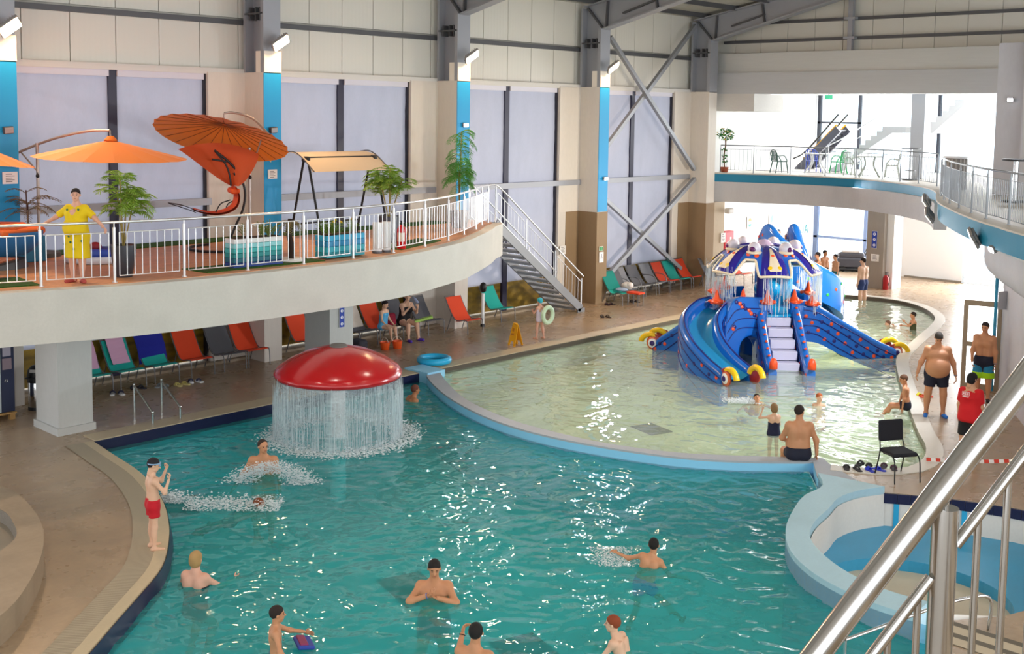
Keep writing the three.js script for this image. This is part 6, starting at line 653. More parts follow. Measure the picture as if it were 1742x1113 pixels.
function person(label, o) {
  const h = o.h, t = thing('person', label, 'person', [0, 0, 0], o.yaw), b = o.build || 1, thin = h < 1.45 ? 0.88 : 1, skin = M(SKIN[o.skin || 'mid'], 0.55), body = [], J = {}, fem = o.fem ? 1 : 0;
  const lean = new THREE.Matrix4().makeRotationFromEuler(new THREE.Euler(o.lean || 0, o.twist || 0, o.roll || 0)), pel = V(0, 0.52 * h, 0), U = (x, y, z) => V(x * h, y * h - pel.y, z * h).applyMatrix4(lean).add(pel);
  const tor = []; for (const s of [-1, 1]) { const wb = 0.047 * Math.sqrt(b);
    tor.push([U(s * wb, 0.5, -0.005), U(s * wb * 0.94, 0.61, 0), 0.06 * b + 0.006 * fem, (0.047 - 0.004 * fem) * b], [U(s * wb * 0.94, 0.61, 0), U(s * 0.052 * thin, 0.725, 0), (0.047 - 0.004 * fem) * b, 0.06 * (0.6 + 0.4 * b) * thin]); }
  for (const [a, c, ra, rc] of tor) body.push(cone(a, c, ra * h, rc * h));
  if (b > 1.1) body.push(ell(U(0, 0.585, 0.045), [0.105 * b * h, 0.09 * b * h, 0.085 * b * h]), ell(U(0, 0.73, 0.035), [0.1 * h, 0.05 * h, 0.055 * h]));
  if (fem && h > 1.5) for (const s of [-1, 1]) body.push(ell(U(s * 0.048, 0.715, 0.05), [0.042 * h, 0.04 * h, 0.04 * h]));
  body.push(cone(U(-0.078, 0.778, 0), U(0.078, 0.778, 0), 0.036 * h, 0.036 * h), cone(U(0, 0.79, 0), U(0, 0.87, 0.01), 0.036 * h * thin, 0.032 * h * thin), cone(U(0, 0.828, -0.005), U(0.07, 0.79, 0), 0.022 * h, 0.024 * h), cone(U(0, 0.828, -0.005), U(-0.07, 0.79, 0), 0.022 * h, 0.024 * h));
  if (!fem && h > 1.5) for (const s of [-1, 1]) body.push(ell(U(s * 0.042 * (0.7 + 0.3 * b), 0.722, 0.045 + 0.02 * (b - 1)), [0.046 * h, 0.034 * h, 0.026 * h]));
  for (const s of [-1, 1]) body.push(ell(U(s * 0.05, 0.735, -0.046), [0.032 * h, 0.05 * h, 0.018 * h]));
  const hands = [], limbs = { arms: {}, legs: {} };
  for (const [nm, s] of [['l', 1], ['r', -1]]) { const A = (o.arms || {})[nm] || [[s * (0.14 + 0.12 * (b - 1) * 2), -1, 0], [s * 0.06, -1, 0.16]], sh = U(s * 0.097 * (0.65 + 0.35 * b) * (1 - 0.07 * fem), 0.783, 0), up = N(A[0]).applyMatrix4(lean), fo = N(A[1]).applyMatrix4(lean), el = sh.clone().addScaledVector(up, 0.163 * h), wr = el.clone().addScaledVector(fo, 0.142 * h), aw = (0.75 + 0.25 * b) * thin * (1 - 0.12 * fem);
    body.push(cone(sh, el, 0.031 * h * aw, 0.0235 * h * aw), cone(el, wr, 0.0245 * h * aw, 0.0165 * h * aw), ell(sh, [0.035 * h * aw, 0.036 * h * aw, 0.036 * h * aw])); limbs.arms[nm] = { sh, el, wr, up, aw };
    const hg = handGeo(h * 0.56, s * -1, A[2] ?? 0.5); hg.applyQuaternion(new THREE.Quaternion().setFromUnitVectors(V(0, -1, 0), fo)); hg.translate(...wr.toArray()); hands.push(hg); }
  let low = 1e9;
  for (const [nm, s] of [['l', 1], ['r', -1]]) { const Lg = (o.legs || {})[nm] || [[s * 0.06, -1, 0.02], [s * 0.01, -1, -0.05]], hp = V(s * 0.05 * h * Math.sqrt(b), 0.5 * h, 0), th = N(Lg[0]), shn = N(Lg[1]), kn = hp.clone().addScaledVector(th, 0.235 * h), an = kn.clone().addScaledVector(shn, 0.225 * h), ft = N(Lg[2] || [s * 0.2, -0.18, 1]), to = an.clone().addScaledVector(ft, 0.105 * h), lw = (0.7 + 0.3 * b) * (thin < 1 ? 0.86 : 1);
    body.push(cone(hp, kn, 0.054 * h * lw, 0.034 * h * lw), cone(kn, an, 0.033 * h * lw, 0.0205 * h * lw), ell(kn.clone().lerp(an, 0.3).add(V(0, 0, -0.012 * h).multiplyScalar(1)), [0.03 * h * lw, 0.06 * h, 0.032 * h * lw]), cone(an.clone().add(V(0, -0.012 * h, 0)), to, 0.021 * h, 0.014 * h), ell(an.clone().addScaledVector(ft, -0.02 * h).add(V(0, -0.016 * h, 0)), [0.02 * h, 0.018 * h, 0.022 * h])); limbs.legs[nm] = { hp, kn, an, to, lw, ft }; low = Math.min(low, an.y - 0.034 * h, to.y - 0.014 * h); }
  const cell = o.cell || (h > 1.4 ? 0.016 : 0.0125), main = nets(body, cell, 0.026 * h);
  // head
  const S = 0.122 + 0.066 * h, hc = U(0, 0.862, 0.012).add(V(0, 0.42 * S, 0.02 * S)), hq = new THREE.Quaternion().setFromEuler(new THREE.Euler(o.nod || 0, o.look || 0, o.tilt || 0, 'YXZ')), HX = g => { g.scale(S, S, S); g.applyQuaternion(hq); g.translate(hc.x, hc.y, hc.z); return g; };
  const hd = nets([ell([0, 0.12, -0.05], [0.325, 0.37, 0.4]), ell([0, -0.14, 0.08], [0.25, 0.34, 0.29]), ell([0, -0.4, 0.2], [0.1, 0.08, 0.08]), cone([0, 0.04, 0.35], [0, -0.1, 0.44], 0.03, 0.055), cone([-0.14, 0.1, 0.29], [0.14, 0.1, 0.29], 0.05, 0.05), ell([0.34, -0.02, -0.02], [0.045, 0.1, 0.07]), ell([-0.34, -0.02, -0.02], [0.045, 0.1, 0.07]), cone([0, -0.2, -0.08], [0, -0.6, -0.1], 0.21, 0.2)], 0.042, 0.05);
  const bd = part('body', [main, HX(hd), ...hands], skin, t);
  part('eye', HX(sph(0.045, 0.03, 0.03, 0.125, 0.03, 0.335, 8, 6)), BLACK, t); part('eye', HX(sph(0.045, 0.03, 0.03, -0.125, 0.03, 0.335, 8, 6)), BLACK, t); part('mouth', HX(sph(0.09, 0.022, 0.03, 0, -0.235, 0.345, 8, 6)), M(0xa8564c, 0.5), t); part('eyebrow', HX(mg([box(0.13, 0.025, 0.03, 0.13, 0.115, 0.335, 0.25), box(0.13, 0.025, 0.03, -0.13, 0.115, 0.335, -0.25)])), M(o.hair ?? 0x2a1d18, 0.9), t);
  if (o.hair !== null) { const inf = o.hairSize || 0.022, full = o.bob || o.long, n = o.bald ? [0, -0.45, 0.9] : full ? [0, -0.35, 0.94] : [0, -0.8, 0.6], pr = [ell([0, 0.13, -0.06], [0.325 + inf, 0.37 + inf * 1.2, 0.4 + inf])]; if (o.bun) pr.push(ell([0, 0.3, -0.45], [0.14, 0.14, 0.14])); if (o.long) pr.push(cone([0, 0.0, -0.28], [0, -0.42, -0.3], 0.3, 0.2)); if (o.bob) pr.push(ell([0, -0.08, -0.12], [0.37, 0.4, 0.32])); pr.push(planeCut(n, o.bald ? 0.02 : full ? 0.14 : 0.0, pr[0].lo.map(() => -1), [1, 1, 1])); const hg = nets(pr, 0.045, 0.06); part(o.cap ? 'swim_cap' : 'hair', HX(hg), M(o.hair ?? 0x2a1d18, o.cap ? 0.4 : 0.85), t); if (o.bald) { } }
  if (!fem) { const q = [-1, 1].map(s => { const c = U(s * 0.05, 0.708, 0.066 + 0.05 * (b - 1)); return sph(0.009, 0.009, 0.009, c.x, c.y, c.z, 6, 5); }); for (const g of q) part('nipple', g, M(0x8f5a48, 0.7), t); }
  // clothes
  for (const [kind, color, ex] of o.wear || []) { const pr = [], e = 0.011, m = color.isMaterial ? color : M(color, 0.8); const torso = (y0, y1, extra = e) => { for (const [a, c, ra, rc] of tor) pr.push(cone(a, c, ra * h + extra, rc * h + extra)); if (b > 1.1) pr.push(ell(U(0, 0.585, 0.045), [0.105 * b * h + extra, 0.09 * b * h + extra, 0.085 * b * h + extra])); if (fem && h > 1.5) for (const s of [-1, 1]) pr.push(ell(U(s * 0.048, 0.715, 0.05), [0.042 * h + extra, 0.04 * h + extra, 0.04 * h + extra])); };
    const cutU = (y, up) => { const a = U(0, y, 0), n = V(0, up ? 1 : -1, 0).applyMatrix4(lean); pr.push(planeCut(n.toArray(), n.dot(a), [-9, -9, -9], [9, 9, 9])); };
    if (kind === 'shorts') { const fr = ex?.len ?? 0.45, fl = ex?.flare ?? 0.01; for (const s of [-1, 1]) { const wb = 0.047 * Math.sqrt(b); pr.push(cone(V(s * wb * h, 0.5 * h, -0.005 * h), U(s * wb, 0.56, 0), 0.06 * b * h + e, 0.056 * b * h + e)); } pr.push(cone(V(-0.03 * h, 0.49 * h, 0), V(0.03 * h, 0.49 * h, 0), 0.05 * h + e, 0.05 * h + e)); for (const k of ['l', 'r']) { const L = limbs.legs[k], q = L.hp.clone().lerp(L.kn, fr), r = (0.054 + (0.034 - 0.054) * fr) * h * L.lw; pr.push(cone(L.hp, q, 0.055 * h * L.lw + e, r + e + fl, true)); } cutU(ex?.waist ?? 0.57, true); }
    if (kind === 'suit') { torso(); for (const s of [-1, 1]) pr.push(cone(U(s * 0.05, 0.74, 0.03), U(s * 0.045, 0.82, 0.0), 0.03 * h, 0.022 * h)); pr.push(cone(V(-0.03 * h, 0.485 * h, 0), V(0.03 * h, 0.485 * h, 0), 0.05 * h + e, 0.05 * h + e)); cutU(ex?.top ?? 0.76, true); }
    if (kind === 'shirt' || kind === 'dress') { torso(0, 0, e * 1.6); pr.push(cone(U(-0.078, 0.778, 0), U(0.078, 0.778, 0), 0.036 * h + e * 1.3, 0.036 * h + e * 1.3)); for (const k of ['l', 'r']) { const A = limbs.arms[k]; pr.push(cone(A.sh, A.sh.clone().lerp(A.el, ex?.sleeve ?? 0.7), 0.034 * h * A.aw + e, 0.03 * h * A.aw + e * 1.6, true)); }
      if (kind === 'dress') { pr.push(cone(U(0, 0.55, 0), V(0, 0.27 * h, 0.01), 0.1 * h, 0.125 * h, true), cone(V(-0.04 * h, 0.5 * h, 0), V(-0.045 * h, 0.29 * h, 0.01), 0.08 * h, 0.085 * h, true), cone(V(0.04 * h, 0.5 * h, 0), V(0.045 * h, 0.265 * h, 0.01), 0.08 * h, 0.085 * h, true)); } else { pr.push(cone(U(-0.03, 0.56, 0), U(-0.03, 0.47, 0), 0.075 * h * b, 0.08 * h * b, true), cone(U(0.03, 0.56, 0), U(0.03, 0.47, 0), 0.075 * h * b, 0.08 * h * b, true)); } cutU(0.825, true); }
    if (kind === 'shoes') { for (const k of ['l', 'r']) { const L = limbs.legs[k]; pr.push(cone(L.an.clone().addScaledVector(L.ft, -0.02 * h).add(V(0, -0.02 * h, 0)), L.to.clone().add(V(0, 0.002 * h, 0)), 0.0225 * h + 0.006, 0.018 * h + 0.006)); } }
    const gm = nets(pr, cell * 0.92, kind === 'shoes' ? 0.004 : 0.03 * h); part({ shorts: 'swim_shorts', suit: 'swimsuit', shirt: 't_shirt', dress: 'dress', shoes: 'shoes' }[kind], gm, m, t); if (ex?.two) { const g2 = nets([...pr, planeCut([0, 1, 0], ex.two[0] * h, [-9, -9, -9], [9, 9, 9])].map(p => p.cut ? p : { ...p, f: (x, y, z) => p.f(x, y, z) - 0.004 }), cell * 0.92, 0.018 * h); part('shorts_band', g2, M(ex.two[1], 0.8), t); if (ex.two[2]) { const g3 = nets([...pr, planeCut([0, 1, 0], ex.two[2] * h, [-9, -9, -9], [9, 9, 9])].map(p => p.cut ? p : { ...p, f: (x, y, z) => p.f(x, y, z) - 0.008 }), cell * 0.92, 0.018 * h); part('shorts_band', g3, M(ex.two[3], 0.8), t); } } }
  if (o.band) part('wrist_band', (() => { const A = limbs.arms[o.band[0]], g = new THREE.TorusGeometry(0.02 * h, 0.006, 6, 16), d = A.wr.clone().sub(A.el).normalize(); g.applyQuaternion(new THREE.Quaternion().setFromUnitVectors(V(0, 0, 1), d)); g.translate(...A.wr.clone().addScaledVector(d, -0.01).toArray()); return g; })(), M(o.band[1], 0.5), t);
  const p = o.at; t.position.set(p[0], o.top !== undefined ? o.top - (hc.y + 0.5 * S) : o.seat !== undefined ? o.seat - 0.455 * h : p[1] - low, p[2]); t.userData.hx = undefined; t.userData.J = undefined; return { t, HX, U, h, limbs };
}
const FC = YAW, FR = YAW + Math.PI / 2, FA = YAW + Math.PI, FL = YAW - Math.PI / 2;
{ const w = person('woman in a yellow patterned dress standing at the balcony railing', { h: 1.66, at: [-18.86, 3, -9.15], yaw: FC - 0.15, look: 0.35, fem: 1, skin: 'pink', hair: 0x231a1c, bun: 1, build: 1.12, arms: { r: [[-0.8, -0.6, 0.1], [-0.8, -0.5, 0.25]], l: [[0.75, -0.6, 0.15], [0.75, -0.5, 0.35]] }, legs: { l: [[0.02, -1, 0.06], [-0.02, -1, -0.02], [0.7, -0.15, 0.8]], r: [[-0.04, -1, 0], [0.02, -1, -0.03]] }, wear: [['dress', 0xe8c70c, { sleeve: 0.8 }], ['shoes', 0xb04a44]] });
  const dots = []; for (const [x, y, z, c] of [[0.06, 0.775, 0.075, 0], [-0.065, 0.77, 0.075, 0], [0, 0.44, 0.135, 0], [0.1, 0.45, 0.09, 0], [-0.08, 0.42, 0.12, 0], [0.03, 0.37, 0.13, 0], [-0.03, 0.5, 0.115, 0]]) dots.push(sph(0.022, 0.022, 0.012, x * 1.66, y * 1.66, z * 1.66, 8, 6)); part('dress_pattern', dots, M(0x1f6a4a, 0.8), w.t, 'dark green leaf motifs').userData.kind = 'stuff'; }
{ const w = person('boy in red swim shorts with goggles standing at the left pool edge', { h: 1.27, at: [-13.86, 0, -7.72], yaw: FR + 0.55, nod: 0.25, look: -0.25, skin: 'pale', hair: 0x1f1a22, arms: { r: [[-0.35, -0.75, 0.55], [0.15, 0.95, 0.35], 0.9], l: [[0.3, -0.5, 0.8], [-0.2, 0.9, 0.3], 0.9] }, wear: [['shorts', 0xc30d22, { len: 0.52, flare: 0.018 }]] });
  part('goggles', [w.HX(new THREE.TorusGeometry(0.4, 0.045, 6, 24).rotateX(1.35).translate(0, 0.16, -0.03)), w.HX(mg([sph(0.1, 0.07, 0.05, 0.13, 0.1, 0.38, 10, 8), sph(0.1, 0.07, 0.05, -0.13, 0.1, 0.38, 10, 8)]))], M(0x8fb2d8, 0.3), w.t, 'pale blue swim goggles'); }
person('balding man standing chest deep left of the mushroom fountain', { h: 1.86, at: [-16.1, 0, -11.05], top: 0.4, yaw: FC + 0.1, look: 0.6, skin: 'tan', hair: 0x3a2a22, bald: 1, build: 1.06, arms: { r: [[-0.55, -0.8, 0.25], [-0.5, -0.7, 0.5]], l: [[0.3, -0.95, 0.1], [0.1, -0.75, 0.6]] } });
person('swimmer with reddish brown head half under the splash', { h: 1.3, at: [-15.05, 0, -9.75], top: -0.06, yaw: FR, lean: 1.2, skin: 'dark', hair: 0x7a4022, legs: { l: [[0.05, -0.35, -1], [0, -0.3, -1]], r: [[-0.05, -0.3, -1], [0, -0.35, -1]] }, arms: { l: [[0.4, 0.3, 0.9], [0, 0.2, 1]], r: [[-0.4, 0.2, 0.9], [0, -0.1, 1]] }, wear: [['shorts', 0x3a2a30]] });
person('woman with short blond hair seen from behind in the water at left', { h: 1.62, at: [-12.83, 0, -7.74], top: 0.25, yaw: FA - 0.3, fem: 1, skin: 'pink', hair: 0xb08a58, bob: 1, arms: { l: [[0.5, -0.8, 0.3], [0.2, -0.3, 0.9]], r: [[-0.5, -0.6, 0.6], [-0.3, 0.1, 0.95]] }, legs: { l: [[0.1, -0.75, 0.65], [0, -0.8, -0.6]], r: [[-0.1, -0.75, 0.65], [0, -0.8, -0.6]] }, wear: [['suit', 0x16171c, { top: 0.72 }]] });
person('dark haired boy with a bright float in the lower left of the pool', { h: 1.28, at: [-10.55, 0, -7.4], top: 0.34, yaw: FR + 0.2, look: 0.1, skin: 'tan', hair: 0x2a1c18, arms: { l: [[0.4, -0.5, 0.7], [0, -0.2, 1]], r: [[-0.6, -0.6, 0.2], [-0.5, -0.4, 0.6]] }, wear: [['shorts', 0x24389a]] });
{ const o = thing('arm_float', 'blue and pink foam float held by the boy in the lower left', 'float', [-10.42, 0, -7.55], FR + 0.2); part('foam', rbox(0.3, 0.05, 0.2, 0.02, 0.02, -0.13, 0.12, 0.2, 0.15), M(0x2a3f9a, 0.6), o); part('stripe', rbox(0.26, 0.03, 0.1, 0.014, 0.02, -0.1, 0.1, 0.2, 0.15), M(0x8a2a58, 0.6), o); }
person('dark haired man with crossed arms standing in the middle of the pool', { h: 1.78, at: [-10.4, 0, -9.75], top: 0.27, yaw: FC, nod: 0.2, look: 0.1, skin: 'tan', hair: 0x1d1512, build: 1.08, arms: { l: [[0.42, -0.42, 0.85], [-0.95, 0.3, 0.12], 0.9], r: [[-0.42, -0.36, 0.85], [0.93, 0.36, 0.12], 0.9] }, legs: { l: [[0.15, -0.75, 0.65], [0, -0.85, -0.5]], r: [[-0.15, -0.75, 0.65], [0, -0.85, -0.5]] }, band: ['r', 0x4a7fd0], wear: [['shorts', 0x1b2030]] });
person('dark haired man with a black watch seen from behind at the bottom edge', { h: 1.78, at: [-8.71, 0, -8.8], top: 0.27, yaw: FA - 0.4, look: 0.25, skin: 'tan', hair: 0x1b1614, build: 1.06, arms: { l: [[0.45, -0.6, 0.65], [0.0, 0.8, 0.5], 0.8], r: [[-0.4, -0.9, 0.1], [-0.1, -0.5, 0.8]] }, legs: { l: [[0.15, -0.75, 0.65], [0, -0.85, -0.5]], r: [[-0.15, -0.75, 0.65], [0, -0.85, -0.5]] }, band: ['l', 0x121214], wear: [['shorts', 0x20304a]] });
person('black haired boy in blue shorts swimming with one arm stretched to the right', { h: 1.35, at: [-9.0, 0, -12.4], top: 0.2, yaw: FA - 0.25, lean: 0.15, roll: 0.25, skin: 'tan', hair: 0x17110f, arms: { r: [[-0.7, -0.55, 0.2], [-0.9, 0.1, 0.3]], l: [[0.75, -0.5, 0.3], [0.9, 0, 0.3]] }, legs: { l: [[0.05, -0.9, -0.2], [0.2, -0.5, -0.6]], r: [[-0.75, -0.6, -0.2], [-0.8, -0.5, -0.3]] }, wear: [['shorts', 0x2a62b8]] });
person('red haired boy turned left at the bottom of the pool', { h: 1.35, at: [-7.62, 0, -10.25], top: 0.2, yaw: FL - 0.5, lean: 0.45, look: 0.25, skin: 'pale', hair: 0x8a3f20, arms: { l: [[0.3, -0.5, 0.8], [0, -0.1, 1]], r: [[-0.3, -0.45, 0.85], [0, 0, 1]] }, legs: { l: [[0.05, -0.7, -0.7], [0, -0.5, -0.85]], r: [[-0.05, -0.6, -0.8], [0, -0.5, -0.85]] }, wear: [['shorts', 0x20263c]] });
person('swimmer half hidden right of the mushroom water curtain', { h: 1.6, at: [-18.1, 0, -16.1], top: 0.14, yaw: FR + 0.5, lean: 0.35, skin: 'dark', hair: 0x6a3a2c, arms: { l: [[0.8, -0.5, 0.4], [0.7, -0.1, 0.7]], r: [[-0.6, -0.6, 0.5], [0.2, 0, 1]] } });
person('child splashing in front of the octopus slide', { h: 1.15, at: [-12.65, 0, -21.3], top: 0.12, yaw: FC, lean: 0.7, nod: -0.5, skin: 'tan', hair: 0x231812, legs: { l: [[0.05, -0.1, -1], [0, 0, -1]], r: [[-0.05, -0.1, -1], [0, 0, -1]] }, arms: { l: [[0.9, 0, 0.4], [0.7, 0.1, 0.7]], r: [[-0.9, 0, 0.4], [-0.7, 0.2, 0.7]] } });
person('small girl in a navy swimsuit with raised arm seen from behind in the shallow pool', { h: 1.12, at: [-10.98, SHAL, -19.25], yaw: FA + 0.15, skin: 'pale', hair: 0x8a6a48, bob: 1, fem: 1, arms: { l: [[0.8, -0.15, 0.4], [-0.35, 0.85, 0.1], 0.8], r: [[-0.2, -0.85, 0.3], [0.1, -0.4, 0.9]] }, wear: [['suit', 0x17193a, { top: 0.7 }]] });
person('broad backed man in dark trunks sitting on the dividing wall', { h: 1.8, at: [-9.68, 0, -17.86], seat: 0.02, yaw: -2.42, look: -0.75, skin: 'tan', hair: 0x2b211c, hairSize: 0.025, build: 1.14, arms: { r: [[-0.42, -0.9, 0.02], [-0.06, -1, -0.02], 0.2], l: [[0.3, -0.85, 0.35], [-0.4, -0.4, 0.8]] }, legs: { l: [[0.15, -0.15, 1], [0, -1, 0.05]], r: [[-0.15, -0.15, 1], [0, -1, 0.05]] }, wear: [['shorts', 0x1a1c30, { len: 0.5 }]] });
person('red haired child up to the neck in the shallow pool', { h: 1.1, at: [-11.46, 0, -21.96], top: 0.17, yaw: FC, look: 0.3, skin: 'pale', hair: 0xa8562a, legs: { l: [[0.1, -0.2, 1], [0, -0.5, -0.8]], r: [[-0.1, -0.2, 1], [0, -0.5, -0.8]] } });
person('slim boy in black trunks sitting on the pool kerb with feet in the water', { h: 1.28, at: [-9.82, 0, -22.62], seat: 0.03, yaw: FL - 0.35, look: 0.35, nod: 0.2, lean: 0.15, skin: 'tan', hair: 0x5a3a24, arms: { l: [[0.15, -1, 0.2], [0, -0.95, 0.25], 0.2], r: [[-0.15, -0.9, 0.4], [0, -0.9, 0.4]] }, legs: { l: [[0.12, -0.1, 1], [0, -0.75, 0.65]], r: [[-0.12, -0.1, 1], [0, -0.75, 0.65]] }, wear: [['shorts', 0x191b2c]] });
{ const w = person('heavy set man in navy shorts and blue shoes looking down on the right deck', { h: 1.78, at: [-9.19, 0, -22.55], yaw: FC - 0.2, nod: 0.75, skin: 'tan', hair: 0x3a342f, hairSize: 0.02, build: 1.32, arms: { l: [[0.4, -0.9, 0.05], [0.18, -1, 0.18]], r: [[-0.42, -0.9, 0.05], [-0.3, -1, 0.18]] }, legs: { l: [[0.1, -1, 0.02], [0.03, -1, -0.05]], r: [[-0.14, -1, 0.05], [-0.04, -1, -0.05]] }, band: ['l', 0x5a86b0], wear: [['shorts', 0x181a30, { len: 0.62, flare: 0.02 }], ['shoes', 0x2a78d8]] }); }
person('man in navy to green gradient shorts standing at the glass door', { h: 1.76, at: [-9.0, 0, -24.55], yaw: FC - 0.55, look: -0.2, nod: 0.1, skin: 'tan', hair: 0x2a2320, build: 1.0, arms: { r: [[-0.2, -0.95, 0.2], [0.1, -0.8, 0.6]], l: [[0.2, -1, 0], [0.05, -1, 0.12]] }, band: ['l', 0x3a86d0], wear: [['shorts', 0x15182e, { len: 0.85, flare: 0.04, two: [0.495, 0x1f7fa6, 0.375, 0xa4dc10] }], ['shoes', 0x2a2024]] });
{ const w = person('black haired woman in a red T-shirt seen from behind on the right deck', { h: 1.6, at: [-7.52, 0, -20.0], yaw: FA - 0.75, look: -0.45, nod: 0.3, fem: 1, skin: 'mid', hair: 0x141116, bob: 1, build: 1.12, arms: { l: [[0.18, -1, -0.05], [0.05, -1, 0.15]], r: [[-0.15, -1, 0.1], [0, -1, 0.25]] }, wear: [['shirt', 0xd3131d, { sleeve: 0.75 }], ['shorts', 0x17161a, { len: 0.9, flare: 0.03, waist: 0.55 }], ['shoes', 0x202024]] });
  const tx = textTex(256, 128, (x, W, H) => { x.fillStyle = '#d3131d'; x.fillRect(0, 0, W, H); x.strokeStyle = x.fillStyle = '#fff'; x.lineWidth = 7; x.strokeRect(14, 12, 130, 64); x.font = 'bold 56px sans-serif'; x.fillText('RED', 22, 64); x.fillRect(14, 92, 120, 14); x.font = 'bold 74px sans-serif'; x.fillText('\u271a', 178, 100); });
  const g = new THREE.PlaneGeometry(0.25, 0.125, 6, 1), p = g.attributes.position; for (let i = 0; i < p.count; i++) p.setZ(i, -1.1 * p.getX(i) ** 2); g.computeVertexNormals(); g.rotateY(Math.PI); g.translate(-0.0, 0.755 * 1.6, -0.128); part('back_print', g, new THREE.MeshStandardMaterial({ map: tx, roughness: 0.8 }), w.t, 'white lettering RED with a cross'); }
person('child with dark hair sitting in the far right of the shallow pool', { h: 1.2, at: [-13.85, 0, -32.1], top: 0.42, yaw: FL, skin: 'tan', hair: 0x2a1c16, fem: 1, arms: { l: [[0.1, -0.6, 0.8], [-0.2, 0.6, 0.7]], r: [[-0.1, -0.8, 0.5], [0, 0.1, 1]] }, legs: { l: [[0.1, -0.2, 1], [0, -0.6, -0.7]], r: [[-0.1, -0.2, 1], [0, -0.6, -0.7]] }, wear: [['suit', 0x4a4a2a, { top: 0.74 }]] });
person('child lying face down in the far shallow water', { h: 1.15, at: [-14.45, 0, -32.6], top: 0.02, yaw: FL, lean: 1.35, skin: 'pink', hair: 0x6a4a38, legs: { l: [[0.05, -0.1, -1], [0, -0.1, -1]], r: [[-0.05, -0.1, -1], [0, -0.1, -1]] } });
person('man in blue shorts standing at the far pool edge in front of the grey column', { h: 1.74, at: [-17.35, -0.35, -36.0], yaw: FA + 0.6, look: 0.5, skin: 'pale', hair: 0x241a16, wear: [['shorts', 0x2a3a6c, { len: 0.6, flare: 0.02 }]] });
person('thin boy in teal trunks walking at the far pool edge', { h: 1.36, at: [-18.55, 0, -36.35], yaw: FL + 0.3, skin: 'mid', hair: 0x2a1c16, legs: { l: [[0.05, -1, 0.3], [0, -1, -0.1]], r: [[-0.05, -1, -0.2], [0, -1, -0.3]] }, wear: [['shorts', 0x1a6a70]] });
person('boy in black trunks behind the round end of the tall slide', { h: 1.42, at: [-19.1, 0, -36.6], yaw: FC + 0.5, skin: 'tan', hair: 0x1f1512, wear: [['shorts', 0x141418]] });
person('left child sitting at the top of the tall slide', { h: 1.15, at: [-17.7, 0, -30.9], seat: 1.98, yaw: FC + 0.2, skin: 'mid', hair: 0x2f5c88, cap: 1, arms: { l: [[0.3, -0.7, 0.6], [0, -0.4, 0.9]], r: [[-0.3, -0.7, 0.6], [0, -0.4, 0.9]] }, legs: { l: [[0.1, -0.05, 1], [0, -0.3, 1]], r: [[-0.1, -0.05, 1], [0, -0.3, 1]] }, wear: [['shorts', 0x27457c]] });
person('right child sitting at the top of the tall slide', { h: 1.2, at: [-17.62, 0, -31.45], seat: 2.0, yaw: FC, skin: 'tan', hair: 0x241812, arms: { l: [[0.4, -0.5, 0.6], [0, -0.2, 0.9]], r: [[-0.3, -0.7, 0.6], [0, -0.4, 0.9]] }, legs: { l: [[0.1, -0.05, 1], [0, -0.5, 0.9]], r: [[-0.1, -0.05, 1], [0, -0.5, 0.9]] }, wear: [['shorts', 0x44301e]] });
person('child climbing the steps of the tall slide', { h: 1.3, at: [-16.95, 0.6, -32.05], yaw: FL, skin: 'tan', hair: 0x201512, arms: { l: [[0.2, -0.6, 0.7], [0, 0.1, 1]], r: [[-0.2, -0.6, 0.7], [0, 0.1, 1]] }, legs: { l: [[0.05, -0.8, 0.5], [0, -1, -0.2]], r: [[-0.05, -1, 0], [0, -1, -0.1]] }, wear: [['shorts', 0x5a1f24]] });
{ const w = person('little girl in white swimsuit and turquoise cap carrying a swim ring on the deck', { h: 1.1, at: [-20.05, 0, -22.6], yaw: FL - 0.8, skin: 'pink', hair: 0x2cb4c8, cap: 1, hairSize: 0.05, fem: 1, arms: { l: [[0.2, -0.8, 0.5], [-0.5, 0.2, 0.8], 0.8], r: [[-0.6, -0.6, 0.2], [-0.3, -0.6, 0.6], 0.9] }, legs: { l: [[0.12, -1, 0.12], [0.05, -1, -0.05]], r: [[-0.12, -1, -0.1], [-0.1, -1, -0.1]] }, wear: [['suit', 0xe8dcf0, { top: 0.8 }]] });
  const o = solo('swim_ring', 'pale green swim ring under the arm of the little girl', 'swim ring', new THREE.TorusGeometry(0.21, 0.06, 10, 26).rotateY(YAW + 0.9), M(0xcfe6c4, 0.35)); o.position.set(-19.87, 0.66, -22.72); }
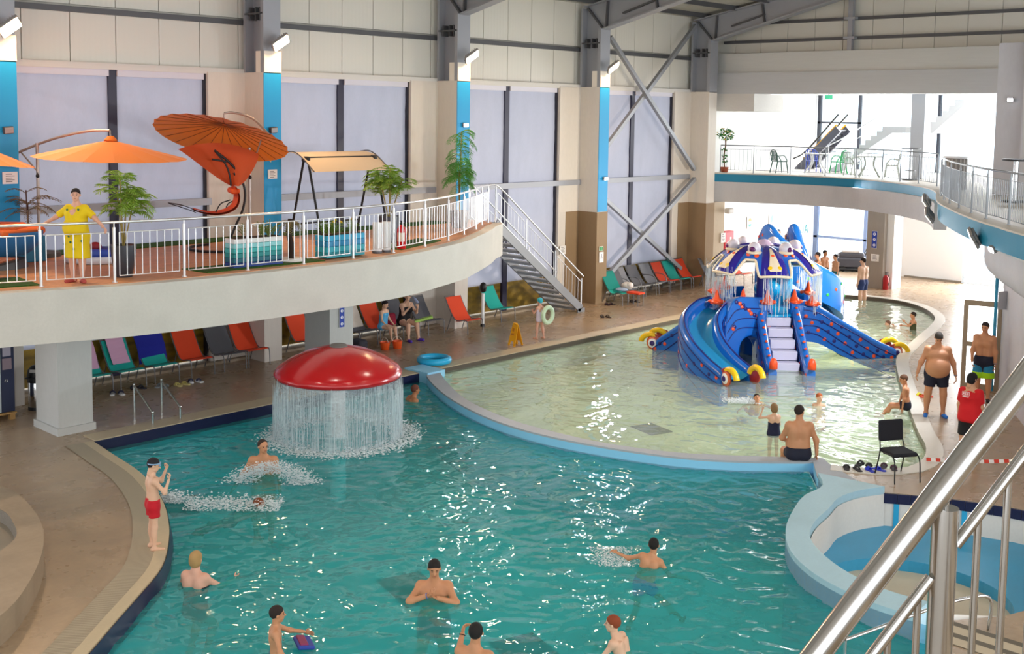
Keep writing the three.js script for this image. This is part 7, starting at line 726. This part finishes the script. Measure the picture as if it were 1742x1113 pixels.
{ person('woman in a black swimsuit sitting under the balcony drinking', { h: 1.64, at: [-22.55, 0, -19.95], seat: 0.4, yaw: Q - 0.1, look: -0.5, nod: 0.25, lean: 0.25, fem: 1, build: 1.08, skin: 'pale', hair: 0x17100f, bun: 1, arms: { l: [[0.2, -0.55, 0.8], [-0.3, 0.75, 0.45], 0.9], r: [[-0.25, -0.55, 0.75], [0.4, 0.75, 0.3], 0.9] }, legs: { l: [[0.18, -0.12, 1], [0.05, -1, 0.15]], r: [[-0.12, -0.12, 1], [-0.05, -1, 0.1]] }, wear: [['suit', 0x141319, { top: 0.77 }], ['shoes', 0x5a3ac0]] });
  person('girl in a light blue swimsuit sitting on the orange chair under the balcony', { h: 1.35, at: [-22.35, 0, -19.05], seat: 0.42, yaw: FR - 0.5, nod: 0.25, fem: 1, skin: 'pale', hair: 0x1a1214, bun: 1, lean: 0.1, arms: { l: [[0.2, -0.9, 0.3], [0, -0.6, 0.8]], r: [[-0.2, -0.9, 0.3], [0, -0.5, 0.85]] }, legs: { l: [[0.1, -0.1, 1], [0, -1, 0.2]], r: [[-0.1, -0.1, 1], [0, -1, 0.1]] }, wear: [['suit', 0x53a8d8, { top: 0.77 }]] });
  let o = solo('water_bottle', 'pale bottle held to the mouth of the woman in black', 'bottle', lathe([[0, 0], [0.035, 0], [0.038, 0.14], [0.015, 0.19], [0.015, 0.22], [0, 0.22]], 14), M(0xa9b6d8, 0.2)); o.position.set(-22.08, 1.02, -20.02); o.rotation.z = 0.9;
  o = thing('backpack', 'dark red backpack between the girl in blue and the woman in black', 'bag', [-22.6, 0.4, -19.52], Q); part('bag_body', rbox(0.28, 0.34, 0.18, 0.07, 0, 0.17, 0), M(0x8f1230, 0.8), o); part('pocket', rbox(0.2, 0.15, 0.06, 0.03, 0, 0.11, 0.1), M(0xa01a38, 0.8), o);
  o = thing('bucket', 'left orange bucket on the floor below the girl in blue', 'bucket', [-21.8, 0, -18.65]); part('pail', lathe([[0, 0], [0.1, 0], [0.13, 0.2], [0.12, 0.2], [0.09, 0.02], [0, 0.02]], 18), M(0xef5a1c, 0.5), o); part('handle', new THREE.TorusGeometry(0.12, 0.006, 6, 20, Math.PI).translate(0, 0.19, 0), M(0xe8e0d8, 0.5), o); copyOf(o, [-21.7, 0, -18.98], 0.6, 'right orange bucket on the floor below the girl in blue');
  o = solo('rolled_towel', 'lime green towel roll held on the lap of the woman in black', 'towel', rbox(0.5, 0.07, 0.2, 0.03), M(0xb4e070, 0.8)); o.position.set(-22.1, 0.55, -20.25); o.rotation.set(0, 0.9, 0.25); o = solo('bag', 'grey sports bag under the chair with the white towel', 'bag', rbox(0.45, 0.26, 0.3, 0.08), M(0x3a3a44, 0.8)); o.position.set(-22.3, 0.13, -18.2); }
renderer.render(scene, camera);
